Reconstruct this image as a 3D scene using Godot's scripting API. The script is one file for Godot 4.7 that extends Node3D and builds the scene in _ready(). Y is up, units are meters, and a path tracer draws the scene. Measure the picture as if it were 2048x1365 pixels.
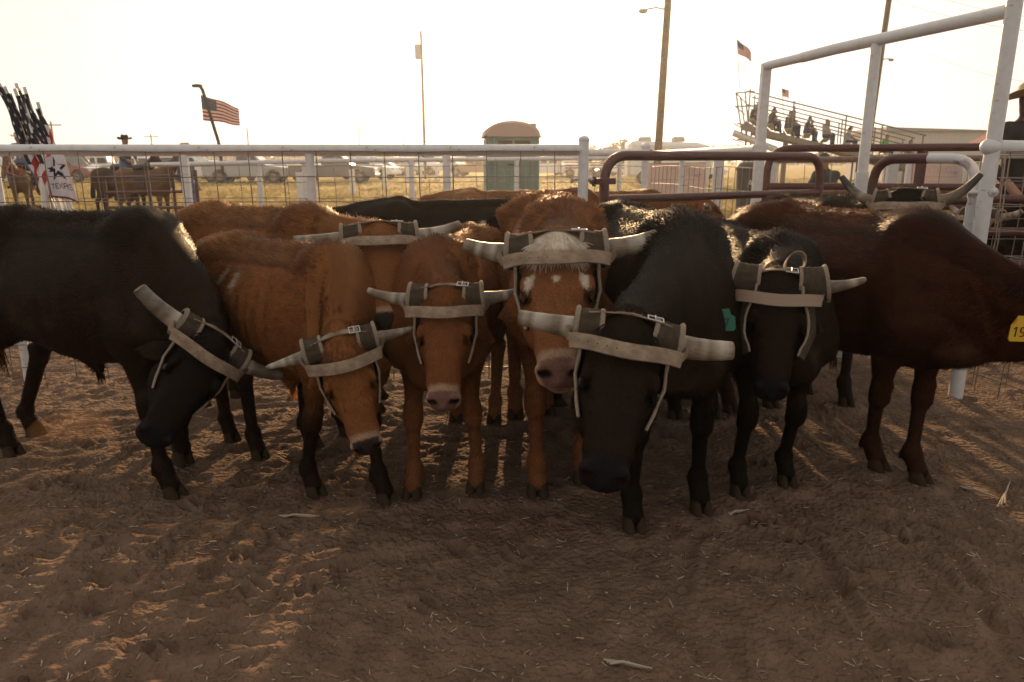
extends Node3D
# A pen of roping steers at a small-town rodeo, against a low hazy sun.

const EYE_HEIGHT := 1.42
var rng := RandomNumberGenerator.new()
var used_names := {}

func numbered(called: String) -> String:
	if not used_names.has(called):
		used_names[called] = 0
		return called
	used_names[called] += 1
	return "%s_%03d" % [called, used_names[called]]

func tag(o: Node, label: String, category: String, group := "", kind := "") -> Node:
	if label: o.set_meta("label", label)
	if category: o.set_meta("category", category)
	if group: o.set_meta("group", group)
	if kind: o.set_meta("kind", kind)
	return o

func thing(called: String, label: String, category: String, at := Vector3.ZERO, turn := 0.0, group := "") -> Node3D:
	var o := Node3D.new()
	o.name = numbered(called)
	add_child(o)
	o.position = at
	o.rotation.y = turn
	tag(o, label, category, group)
	return o

func put(called: String, m: Mesh, mat: Material, parent: Node = null, kind := "") -> MeshInstance3D:
	var o := MeshInstance3D.new()
	o.mesh = m
	o.material_override = mat
	if parent == null or parent == self:
		o.name = numbered(called)
		add_child(o)
	else:
		o.name = called
		parent.add_child(o, true)
	if kind: o.set_meta("kind", kind)
	return o

func copy_of(o: Node3D, at: Vector3, turn: float, label: String) -> Node3D:
	var c: Node3D = o.duplicate()
	c.name = numbered(String(o.name).rstrip("0123456789").trim_suffix("_"))
	add_child(c)
	c.position = at
	c.rotation.y = turn
	c.set_meta("label", label)
	return c

func lin(r: float, g: float, b: float) -> Color:
	return Color(r, g, b).linear_to_srgb()

func mat(c: Color, rough := 0.8, metal := 0.0, spec := 0.5) -> StandardMaterial3D:
	var m := StandardMaterial3D.new()
	m.albedo_color = c.linear_to_srgb()
	m.roughness = rough
	m.metallic = metal
	m.metallic_specular = spec
	return m

func noise_tex(freq: float, size: int, dark: Color, light: Color, kind := FastNoiseLite.TYPE_SIMPLEX_SMOOTH, octaves := 4, sd := 1) -> NoiseTexture2D:
	var n := FastNoiseLite.new()
	n.noise_type = kind
	n.frequency = freq
	n.fractal_octaves = octaves
	n.seed = sd
	var t := NoiseTexture2D.new()
	t.noise = n
	t.width = size
	t.height = size
	t.seamless = true
	var g := Gradient.new()
	g.set_color(0, dark)
	g.set_color(1, light)
	t.color_ramp = g
	return t

func normal_tex(freq: float, size: int, strength: float, octaves := 4, sd := 2) -> NoiseTexture2D:
	var n := FastNoiseLite.new()
	n.frequency = freq
	n.fractal_octaves = octaves
	n.seed = sd
	var t := NoiseTexture2D.new()
	t.noise = n
	t.width = size
	t.height = size
	t.seamless = true
	t.as_normal_map = true
	t.bump_strength = strength
	return t

func worn(m: StandardMaterial3D, tex: Texture2D, scale: float, nrm: Texture2D = null, nscale := 1.0) -> StandardMaterial3D:
	m.albedo_texture = tex
	m.uv1_triplanar = true
	m.uv1_scale = Vector3.ONE * scale
	if nrm:
		m.normal_enabled = true
		m.normal_texture = nrm
		m.normal_scale = nscale
	return m

# ---------------------------------------------------------------- mesh builder
class MB:
	var v := PackedVector3Array()
	var n := PackedVector3Array()
	var c := PackedColorArray()
	var uv := PackedVector2Array()
	var ix := PackedInt32Array()
	var tint := Color.WHITE
	func add(p: Vector3, nn: Vector3, t := Vector2.ZERO) -> int:
		v.append(p); n.append(nn); c.append(tint); uv.append(t)
		return v.size() - 1
	func tri(a: int, b: int, d: int) -> void:
		# clockwise seen from the side the normals point to
		if (v[b] - v[a]).cross(v[d] - v[a]).dot(n[a] + n[b] + n[d]) > 0.0:
			ix.append(a); ix.append(d); ix.append(b)
		else:
			ix.append(a); ix.append(b); ix.append(d)
	func quad(a: int, b: int, d: int, e: int) -> void:
		tri(a, b, d); tri(a, d, e)
	func face(p: Array, nn := Vector3.ZERO) -> void:
		# flat polygon (fan)
		var f: Vector3 = nn
		if f == Vector3.ZERO: f = (p[1] - p[0]).cross(p[2] - p[0]).normalized()
		var ids := []
		for q in p: ids.append(add(q, f))
		for k in range(1, p.size() - 1): tri(ids[0], ids[k], ids[k + 1])
	func box(center: Vector3, size: Vector3, b := Basis.IDENTITY, bevel := 0.0) -> void:
		var h := size * 0.5
		var bv := minf(bevel, minf(h.x, minf(h.y, h.z)) * 0.9)
		for ax in 3:
			for s: float in [-1.0, 1.0]:
				var nn := Vector3.ZERO; nn[ax] = s
				var a1 := (ax + 1) % 3; var a2 := (ax + 2) % 3
				var ids := []
				for q in [[-1, -1], [1, -1], [1, 1], [-1, 1]]:
					var p := Vector3.ZERO
					p[ax] = s * h[ax]; p[a1] = q[0] * (h[a1] - bv); p[a2] = q[1] * (h[a2] - bv)
					ids.append(add(center + b * p, b * nn, Vector2(q[0], q[1]) * 0.5 + Vector2(0.5, 0.5)))
				quad(ids[0], ids[1], ids[2], ids[3])
		if bv > 0.0:
			for ax in 3:
				var a1 := (ax + 1) % 3; var a2 := (ax + 2) % 3
				for s1: float in [-1.0, 1.0]:
					for s2: float in [-1.0, 1.0]:
						var ids := []
						for e in [[-1.0, 0], [1.0, 0], [1.0, 1], [-1.0, 1]]:
							var p := Vector3.ZERO; var nn := Vector3.ZERO
							p[ax] = e[0] * (h[ax] - bv)
							if e[1] == 0:
								p[a1] = s1 * h[a1]; p[a2] = s2 * (h[a2] - bv); nn[a1] = s1
							else:
								p[a1] = s1 * (h[a1] - bv); p[a2] = s2 * h[a2]; nn[a2] = s2
							ids.append(add(center + b * p, b * nn))
						quad(ids[0], ids[1], ids[2], ids[3])
	func tube(pts: Array, rad, sides := 8, caps := true, squash := 1.0, up := Vector3.UP) -> void:
		var m := pts.size()
		var base := v.size()
		var len := 0.0
		var ref := up
		for i in m:
			var d: Vector3
			if i == 0: d = pts[1] - pts[0]
			elif i == m - 1: d = pts[m - 1] - pts[m - 2]
			else: d = (pts[i + 1] - pts[i]).normalized() + (pts[i] - pts[i - 1]).normalized()
			d = d.normalized()
			var s := d.cross(ref)
			if s.length() < 0.05: s = d.cross(Vector3(0.3, 0.1, 0.95))
			s = s.normalized()
			var t := s.cross(d).normalized()
			ref = t
			var r: float = rad if rad is float else rad[i]
			if i > 0: len += (pts[i] - pts[i - 1]).length()
			for k in sides + 1:
				var a := TAU * k / sides
				var o := s * cos(a) + t * sin(a) * squash
				add(pts[i] + o * r, (s * cos(a) * squash + t * sin(a)).normalized(), Vector2(float(k) / sides, len))
		for i in m - 1:
			for k in sides:
				var a := base + i * (sides + 1) + k
				quad(a, a + 1, a + sides + 2, a + sides + 1)
		if caps:
			for e in 2:
				var i := 0 if e == 0 else m - 1
				var d: Vector3 = (pts[0] - pts[1]).normalized() if e == 0 else (pts[m - 1] - pts[m - 2]).normalized()
				var ids := []
				for k in sides: ids.append(add(v[base + i * (sides + 1) + k], d))
				for k in range(1, sides - 1): tri(ids[0], ids[k], ids[k + 1])
	func lathe(prof: Array, sides := 16, at := Vector3.ZERO, b := Basis.IDENTITY, sx := 1.0, sz := 1.0) -> void:
		# profile of [radius, height]
		var base := v.size()
		var m := prof.size()
		for i in m:
			var p0: Vector2 = Vector2(prof[maxi(i - 1, 0)][0], prof[maxi(i - 1, 0)][1])
			var p1: Vector2 = Vector2(prof[mini(i + 1, m - 1)][0], prof[mini(i + 1, m - 1)][1])
			var t := (p1 - p0).normalized()
			var nn := Vector2(t.y, -t.x)
			for k in sides + 1:
				var a := TAU * k / sides
				add(at + b * Vector3(prof[i][0] * cos(a) * sx, prof[i][1], prof[i][0] * sin(a) * sz), b * Vector3(nn.x * cos(a) / sx, nn.y, nn.x * sin(a) / sz).normalized(), Vector2(float(k) / sides, float(i) / m))
		for i in m - 1:
			for k in sides:
				var a := base + i * (sides + 1) + k
				quad(a, a + 1, a + sides + 2, a + sides + 1)
	func ball(at: Vector3, r: Vector3, sides := 10, rings := 7, b := Basis.IDENTITY) -> void:
		var base := v.size()
		for i in rings + 1:
			var f := PI * i / rings
			for k in sides + 1:
				var a := TAU * k / sides
				var u := Vector3(sin(f) * cos(a), cos(f), sin(f) * sin(a))
				add(at + b * (u * r), b * (u / r).normalized())
		for i in rings:
			for k in sides:
				var a := base + i * (sides + 1) + k
				quad(a, a + 1, a + sides + 2, a + sides + 1)
	func ribbon(left: Array, right: Array, thick := 0.004) -> void:
		# a strip of cloth with two faces, an edge on each side
		var m := left.size()
		var nn := []
		for i in m:
			var d: Vector3 = (left[mini(i + 1, m - 1)] + right[mini(i + 1, m - 1)]) - (left[maxi(i - 1, 0)] + right[maxi(i - 1, 0)])
			nn.append(d.cross(right[i] - left[i]).normalized())
		for s: float in [1.0, -1.0]:
			var base := v.size()
			for i in m:
				var f := float(i) / (m - 1)
				add(left[i] + nn[i] * thick * 0.5 * s, nn[i] * s, Vector2(f, 0)); add(right[i] + nn[i] * thick * 0.5 * s, nn[i] * s, Vector2(f, 1))
			for i in m - 1:
				var a := base + i * 2
				quad(a, a + 1, a + 3, a + 2)
		for e in [left, right]:
			var base := v.size()
			for i in m:
				var out: Vector3 = ((left[i] - right[i]) if e == left else (right[i] - left[i])).normalized()
				add(e[i] + nn[i] * thick * 0.5, out); add(e[i] - nn[i] * thick * 0.5, out)
			for i in m - 1:
				var a := base + i * 2
				quad(a, a + 1, a + 3, a + 2)
	func mesh() -> ArrayMesh:
		var m := ArrayMesh.new()
		if ix.is_empty(): return m
		var a := []
		a.resize(Mesh.ARRAY_MAX)
		a[Mesh.ARRAY_VERTEX] = v
		a[Mesh.ARRAY_NORMAL] = n
		a[Mesh.ARRAY_COLOR] = c
		a[Mesh.ARRAY_TEX_UV] = uv
		a[Mesh.ARRAY_INDEX] = ix
		m.add_surface_from_arrays(Mesh.PRIMITIVE_TRIANGLES, a)
		return m

func arrays_mesh(v: PackedVector3Array, n: PackedVector3Array, c: PackedColorArray, ix: PackedInt32Array) -> ArrayMesh:
	var m := ArrayMesh.new()
	var a := []
	a.resize(Mesh.ARRAY_MAX)
	a[Mesh.ARRAY_VERTEX] = v
	a[Mesh.ARRAY_NORMAL] = n
	if c.size(): a[Mesh.ARRAY_COLOR] = c
	a[Mesh.ARRAY_INDEX] = ix
	m.add_surface_from_arrays(Mesh.PRIMITIVE_TRIANGLES, a)
	return m

func _ready() -> void:
	# camera, sky, sun, exposure
	var cam := Camera3D.new()
	cam.name = "camera"
	add_child(cam)
	cam.position = Vector3(0, EYE_HEIGHT, 0)
	cam.rotation_degrees = Vector3(-13.77, 0, 0)
	cam.near = 0.05
	cam.far = 3000.0
	var lens := CameraAttributesPhysical.new()
	lens.frustum_focal_length = 25.8
	lens.frustum_focus_distance = 3.0
	lens.exposure_aperture = 4.5
	cam.attributes = lens
	cam.fov = 49.8
	cam.current = true
	var we := WorldEnvironment.new()
	we.name = "world"
	var env := Environment.new()
	env.background_mode = Environment.BG_SKY
	env.tonemap_mode = Environment.TONE_MAPPER_LINEAR
	env.tonemap_exposure = 1.35
	env.sdfgi_enabled = true
	env.ssao_enabled = true
	env.ssil_enabled = true
	var sky := Sky.new()
	var pan := PanoramaSkyMaterial.new()
	pan.panorama = sky_picture()
	sky.sky_material = pan
	env.sky = sky
	env.background_energy_multiplier = 1.0
	env.volumetric_fog_enabled = true
	env.volumetric_fog_density = 0.00095
	env.volumetric_fog_albedo = Color(0.95, 0.97, 1.0)
	env.volumetric_fog_anisotropy = 0.75
	we.environment = env
	add_child(we)
	var sun := DirectionalLight3D.new()
	sun.name = "sun"
	sun.light_energy = 1.6
	sun.light_color = Color(1.0, 0.82, 0.60)
	sun.light_angular_distance = 0.8
	sun.shadow_enabled = true
	add_child(sun)
	sun.rotation_degrees = Vector3(-SUN_HEIGHT, 180.0 - SUN_TURN, 0)
	rng.seed = 11
	mottle.seed = 5
	mottle.frequency = 1.0
	mottle.fractal_octaves = 3
	make_materials()
	build_steer_base()
	print("base ", sV.size(), " ", sI.size() / 3, " ms ", Time.get_ticks_msec())
	build_steers()
	build_ground()
	build_setting()

const SUN_HEIGHT := 12.6
const SUN_TURN := 1.2

# hazy evening air: pale gold low down and round the sun, cooler overhead and behind
func sky_picture() -> ImageTexture:
	var w := 512
	var h := 256
	var im := Image.create(w, h, false, Image.FORMAT_RGBF)
	var sd := Vector3(sin(deg_to_rad(SUN_TURN)) * cos(deg_to_rad(SUN_HEIGHT)), sin(deg_to_rad(SUN_HEIGHT)), -cos(deg_to_rad(SUN_TURN)) * cos(deg_to_rad(SUN_HEIGHT)))
	for y in h:
		var el := PI * (0.5 - (y + 0.5) / h)
		for x in w:
			var az := TAU * (x + 0.5) / w
			var d := Vector3(sin(az) * cos(el), sin(el), -cos(az) * cos(el))
			var g := acos(clampf(d.dot(sd), -1, 1))
			var up := maxf(d.y, 0.0)
			var zen := Color(0.40, 0.37, 0.345)
			var hor := Color(0.68, 0.63, 0.565)
			var c := hor.lerp(zen, pow(up, 0.45))
			var ahead := pow(maxf(0.0, 0.5 + 0.5 * cos(g)), 3.0)
			c += Color(0.19, 0.165, 0.125) * ahead
			c += Color(0.32, 0.28, 0.21) * exp(-g * g / 0.30)
			c += Color(1.4, 1.25, 1.0) * exp(-g / 0.16)
			im.set_pixel(x, y, c)
	return ImageTexture.create_from_image(im)

func make_materials() -> void:
	M.hide = mat(Color(1, 1, 1), 0.75, 0.0, 0.2)
	M.hide.vertex_color_use_as_albedo = true
	M.hide.normal_enabled = true
	M.hide.normal_texture = normal_tex(0.05, 256, 3.0, 4, 9)
	M.hide.normal_scale = 1.2
	M.hide.uv1_triplanar = true
	M.hide.uv1_scale = Vector3(8, 8, 8)
	M.hair = mat(Color(1, 1, 1), 0.48, 0.0, 0.30)
	M.hair.vertex_color_use_as_albedo = true
	M.hair.backlight_enabled = true
	M.hair.backlight = Color(1.0, 1.0, 1.0)
	M.eye = mat(Color(0.005, 0.0035, 0.003), 0.16, 0.0, 0.35)
	M.hoof = mat(Color(0.050, 0.036, 0.025), 0.92, 0.0, 0.15)
	M.hoof.vertex_color_use_as_albedo = true
	M.hoof_mesh = hoof_mesh()
	M.horn = mat(Color(1, 1, 1), 0.5)
	M.horn.vertex_color_use_as_albedo = true
	M.horn.normal_enabled = true
	M.horn.normal_texture = normal_tex(0.03, 256, 6.0, 4, 4)
	M.horn.normal_scale = 0.8
	M.horn.uv1_triplanar = true
	M.horn.uv1_scale = Vector3(3, 14, 14)
	M.wrap = worn(mat(Color(1, 1, 1), 0.95, 0.0, 0.15), noise_tex(0.02, 256, lin(0.040, 0.029, 0.020), lin(0.092, 0.070, 0.051)), 6.0, normal_tex(0.2, 256, 2.0, 2, 6), 0.6)
	M.fleece = worn(mat(Color(1, 1, 1), 0.95), noise_tex(0.05, 256, lin(0.20, 0.15, 0.105), lin(0.38, 0.30, 0.22)), 10.0, normal_tex(0.12, 256, 8.0, 3, 7), 1.0)
	M.webbing = worn(mat(Color(1, 1, 1), 0.85), noise_tex(0.012, 256, lin(0.13, 0.085, 0.053), lin(0.37, 0.275, 0.19), FastNoiseLite.TYPE_SIMPLEX_SMOOTH, 6, 51), 5.0, normal_tex(0.25, 256, 3.0, 2, 8), 0.7)
	M.webbing_red = weave()
	M.black = mat(Color(0.008, 0.007, 0.006), 0.7)
	M.steel = mat(Color(0.55, 0.55, 0.54), 0.35, 0.9)
	M.tag_green = mat(Color(0.02, 0.16, 0.11), 0.5)
	M.tag_yellow = mat(Color(0.62, 0.36, 0.015), 0.5)

# coarse webbing with a thin red thread along it
func weave() -> StandardMaterial3D:
	var w := 256
	var h := 64
	var im := Image.create(w, h, false, Image.FORMAT_RGB8)
	var r := RandomNumberGenerator.new()
	r.seed = 4
	for y in h:
		for x in w:
			var k := 0.85 + 0.15 * sin(x * 0.9) * sin(y * 1.2) + r.randf_range(-0.08, 0.08)
			var c := Color(0.29 * k, 0.212 * k, 0.148 * k)
			if absi(y - 30) < 2 and (x % 4) < 3: c = Color(0.42, 0.09, 0.06)
			im.set_pixel(x, y, c.linear_to_srgb())
	var m := mat(Color(1, 1, 1), 0.85)
	m.albedo_texture = ImageTexture.create_from_image(im)
	return m

# ---------------------------------------------------------------- fields and surface nets (shared by steers, horses and people)
class Field:
	var o: Vector3            # corner of the grid
	var h: float
	var nx: int
	var ny: int
	var nz: int
	var f := PackedFloat32Array()
	var mirrored := false     # the half x >= 0; the first column lies at -h/2
	func _init(lo: Vector3, hi: Vector3, cell: float, half: bool) -> void:
		h = cell
		mirrored = half
		o = lo
		if half: o.x = -cell * 0.5
		nx = int((hi.x - o.x) / h) + 2
		ny = int((hi.y - lo.y) / h) + 2
		nz = int((hi.z - lo.z) / h) + 2
		f.resize(nx * ny * nz)
		f.fill(1.0)
	func span(lo: float, hi: float, ax: int) -> Vector2i:
		var m := [nx, ny, nz]
		return Vector2i(clampi(int(floor((lo - o[ax]) / h)), 0, m[ax]), clampi(int(ceil((hi - o[ax]) / h)) + 1, 0, m[ax]))
	# tapered capsule; lat squeezes it across x; k is the width of the blend; hollow takes it away instead
	func cap(a: Vector3, b: Vector3, ra: float, rb: float, k := 0.03, lat := 1.0, hollow := false) -> void:
		var pad := maxf(ra, rb) + k + h * 2.0
		var padx := pad * maxf(lat, 0.6)
		var sx := span(minf(a.x, b.x) - padx, maxf(a.x, b.x) + padx, 0)
		var sy := span(minf(a.y, b.y) - pad, maxf(a.y, b.y) + pad, 1)
		var sz := span(minf(a.z, b.z) - pad, maxf(a.z, b.z) + pad, 2)
		var il := 1.0 / lat
		var d := b - a
		d.x *= il
		var dd := maxf(d.length_squared(), 1e-9)
		var scale := minf(lat, 1.0)
		for kz in range(sz.x, sz.y):
			for ky in range(sy.x, sy.y):
				var q := Vector3(0, o.y + ky * h - a.y, o.z + kz * h - a.z)
				var row := (kz * ny + ky) * nx
				for kx in range(sx.x, sx.y):
					q.x = (o.x + kx * h - a.x) * il
					var t := clampf(q.dot(d) / dd, 0.0, 1.0)
					var e := ((q - d * t).length() - lerpf(ra, rb, t)) * scale
					var w := f[row + kx]
					if hollow:
						e = -e
						var m := maxf(k - absf(e - w), 0.0) / k
						f[row + kx] = maxf(e, w) + m * m * k * 0.25
					else:
						var m := maxf(k - absf(e - w), 0.0) / k
						f[row + kx] = minf(e, w) - m * m * k * 0.25
	# a body laid through stations [t, half width, front, back] along the axis t of a frame whose columns are across, front, along
	func loft(at: Vector3, b: Basis, st: Array, k: float, e: float, top: float, low: float) -> void:
		var t0: float = st[0][0]
		var t1: float = st[st.size() - 1][0]
		var n := 160
		var tab := []
		var wmax := 0.0
		for j in 3: tab.append(PackedFloat32Array())
		for i in n + 1:
			var t := lerpf(t0, t1, float(i) / n)
			var s := 0
			while s < st.size() - 2 and t > st[s + 1][0]: s += 1
			var u: float = (t - st[s][0]) / (st[s + 1][0] - st[s][0])
			var p0: Array = st[maxi(s - 1, 0)]
			var p3: Array = st[mini(s + 2, st.size() - 1)]
			for j in 3:
				var g := cubic_interpolate(st[s][j + 1], st[s + 1][j + 1], p0[j + 1], p3[j + 1], u)
				tab[j].append(g)
				wmax = maxf(wmax, absf(g))
		var lo := Vector3.INF
		var hi := -Vector3.INF
		for s in st:
			for sg: float in [-1.0, 1.0]:
				for q in [s[2], s[3]]:
					var c: Vector3 = at + b * Vector3(s[1] * sg, q, s[0])
					lo = lo.min(c); hi = hi.max(c)
		var pad := k + h * 2.0
		var sx := span(lo.x - pad, hi.x + pad, 0)
		var sy := span(lo.y - pad, hi.y + pad, 1)
		var sz := span(lo.z - pad, hi.z + pad, 2)
		var bi := b.transposed()
		var W: PackedFloat32Array = tab[0]
		var A: PackedFloat32Array = tab[1]
		var B: PackedFloat32Array = tab[2]
		for kz in range(sz.x, sz.y):
			for ky in range(sy.x, sy.y):
				var row := (kz * ny + ky) * nx
				for kx in range(sx.x, sx.y):
					var q := bi * (Vector3(o.x + kx * h, o.y + ky * h, o.z + kz * h) - at)
					var tt := clampf((q.z - t0) / (t1 - t0), 0.0, 1.0) * n
					var i := mini(int(tt), n - 1)
					var u := tt - i
					var w := lerpf(W[i], W[i + 1], u)
					var fa := lerpf(A[i], A[i + 1], u)
					var fb := lerpf(B[i], B[i + 1], u)
					var hh := (fa - fb) * 0.5
					var vv := (q.y - (fa + fb) * 0.5) / hh
					var uu := absf(q.x) / w
					uu *= 1.0 + (top * vv * vv if vv > 0.0 else low * vv * vv)
					var r := pow(pow(uu, e) + pow(absf(vv), e), 1.0 / e)
					var d := (r - 1.0) * minf(w, hh)
					var over := maxf(t0 - q.z, q.z - t1)
					if over > 0.0: d = sqrt(maxf(d, 0.0) * maxf(d, 0.0) + over * over)
					var x := f[row + kx]
					var m := maxf(k - absf(d - x), 0.0) / k
					f[row + kx] = minf(d, x) - m * m * k * 0.25
	# surface nets; z_lo .. z_hi limits the cells that are drawn. Returns [vertices, normals, triangles]
	func net(z_lo := -1e9, z_hi := 1e9) -> Array:
		var V := PackedVector3Array()
		var N := PackedVector3Array()
		var I := PackedInt32Array()
		var ids := PackedInt32Array()
		ids.resize(nx * ny * nz)
		ids.fill(-1)
		var sy := nx
		var sz := nx * ny
		for z in nz - 1:
			var zw := o.z + z * h
			if zw < z_lo or zw > z_hi: continue
			for y in ny - 1:
				var row := (z * ny + y) * nx
				for x in nx - 1:
					var p := row + x
					var a := f[p]
					var b := f[p + 1]
					var c := f[p + sy]
					var d := f[p + sy + 1]
					var e := f[p + sz]
					var g := f[p + sz + 1]
					var i := f[p + sz + sy]
					var j := f[p + sz + sy + 1]
					var neg := int(a < 0.0) + int(b < 0.0) + int(c < 0.0) + int(d < 0.0) + int(e < 0.0) + int(g < 0.0) + int(i < 0.0) + int(j < 0.0)
					if neg == 0 or neg == 8: continue
					var s := Vector3.ZERO
					var m := 0
					if (a < 0.0) != (b < 0.0): s += Vector3(a / (a - b), 0, 0); m += 1
					if (c < 0.0) != (d < 0.0): s += Vector3(c / (c - d), 1, 0); m += 1
					if (e < 0.0) != (g < 0.0): s += Vector3(e / (e - g), 0, 1); m += 1
					if (i < 0.0) != (j < 0.0): s += Vector3(i / (i - j), 1, 1); m += 1
					if (a < 0.0) != (c < 0.0): s += Vector3(0, a / (a - c), 0); m += 1
					if (b < 0.0) != (d < 0.0): s += Vector3(1, b / (b - d), 0); m += 1
					if (e < 0.0) != (i < 0.0): s += Vector3(0, e / (e - i), 1); m += 1
					if (g < 0.0) != (j < 0.0): s += Vector3(1, g / (g - j), 1); m += 1
					if (a < 0.0) != (e < 0.0): s += Vector3(0, 0, a / (a - e)); m += 1
					if (b < 0.0) != (g < 0.0): s += Vector3(1, 0, b / (b - g)); m += 1
					if (c < 0.0) != (i < 0.0): s += Vector3(0, 1, c / (c - i)); m += 1
					if (d < 0.0) != (j < 0.0): s += Vector3(1, 1, d / (d - j)); m += 1
					s /= m
					var gx := (b + d + g + j) - (a + c + e + i)
					var gy := (c + d + i + j) - (a + b + e + g)
					var gz := (e + g + i + j) - (a + b + c + d)
					if mirrored and x == 0:
						s.x = 0.5
						gx = 0.0
					ids[p] = V.size()
					V.append(o + Vector3(x + s.x, y + s.y, z + s.z) * h)
					N.append(Vector3(gx, gy, gz).normalized())
		for z in range(1, nz - 1):
			for y in range(1, ny - 1):
				var row := (z * ny + y) * nx
				for x in range(1, nx - 1):
					var p := row + x
					var s0 := f[p] < 0.0
					if s0 != (f[p + 1] < 0.0): _quad(I, ids, p, p - sy, p - sy - sz, p - sz, s0)
					if s0 != (f[p + sy] < 0.0): _quad(I, ids, p, p - sz, p - sz - 1, p - 1, s0)
					if s0 != (f[p + sz] < 0.0): _quad(I, ids, p, p - 1, p - 1 - sy, p - sy, s0)
		if mirrored:
			var n := V.size()
			var other := PackedInt32Array()
			other.resize(n)
			for q in n:
				if absf(V[q].x) < 1e-6: other[q] = q
				else:
					other[q] = V.size()
					V.append(Vector3(-V[q].x, V[q].y, V[q].z))
					N.append(Vector3(-N[q].x, N[q].y, N[q].z))
			var m := I.size()
			for q in range(0, m, 3):
				I.append(other[I[q]]); I.append(other[I[q + 2]]); I.append(other[I[q + 1]])
		return [V, N, I]
	func _quad(I: PackedInt32Array, ids: PackedInt32Array, a: int, b: int, c: int, d: int, inside: bool) -> void:
		if ids[a] < 0 or ids[b] < 0 or ids[c] < 0 or ids[d] < 0: return
		if inside:
			I.append(ids[a]); I.append(ids[c]); I.append(ids[b]); I.append(ids[a]); I.append(ids[d]); I.append(ids[c])
		else:
			I.append(ids[a]); I.append(ids[b]); I.append(ids[c]); I.append(ids[a]); I.append(ids[c]); I.append(ids[d])

# ---------------------------------------------------------------- the steer: one body at rest, nose towards +z, then bent into each pose
const POLL := Vector3(0, 1.15, 1.0)
const FACE_T := Vector3(0, -0.766, 0.643)
const FACE_N := Vector3(0, 0.643, 0.766)
const NECK_A := Vector3(0, 0.93, 0.40)
const NECK_B := Vector3(0, 1.085, 0.93)
const F_ELBOW := Vector3(0.125, 0.70, 0.33)
const F_KNEE := Vector3(0.115, 0.40, 0.36)
const F_FET := Vector3(0.115, 0.135, 0.345)
const F_HOOF := Vector3(0.115, 0.0, 0.40)
const R_STIF := Vector3(0.145, 0.69, -0.47)
const R_HOCK := Vector3(0.12, 0.46, -0.71)
const R_FET := Vector3(0.12, 0.135, -0.675)
const R_HOOF := Vector3(0.12, 0.0, -0.62)

var sV: PackedVector3Array
var sN: PackedVector3Array
var sI: PackedInt32Array
var s_flow := PackedVector3Array()
var s_len := PackedFloat32Array()      # length of hair
var s_leg := PackedInt32Array()        # 0 none, 1 front left, 2 front right, 3 rear left, 4 rear right
var s_legw := PackedFloat32Array()
var s_head := PackedVector3Array()     # across, front, along the face
var ear_start := 0
var mottle := FastNoiseLite.new()

func H(x: float, n: float, t: float) -> Vector3:
	return POLL + Vector3(x, 0, 0) + FACE_N * n + FACE_T * t

func seg_dist(p: Vector3, a: Vector3, b: Vector3) -> float:
	var d := b - a
	return (p - a - d * clampf((p - a).dot(d) / d.length_squared(), 0.0, 1.0)).length()

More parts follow.
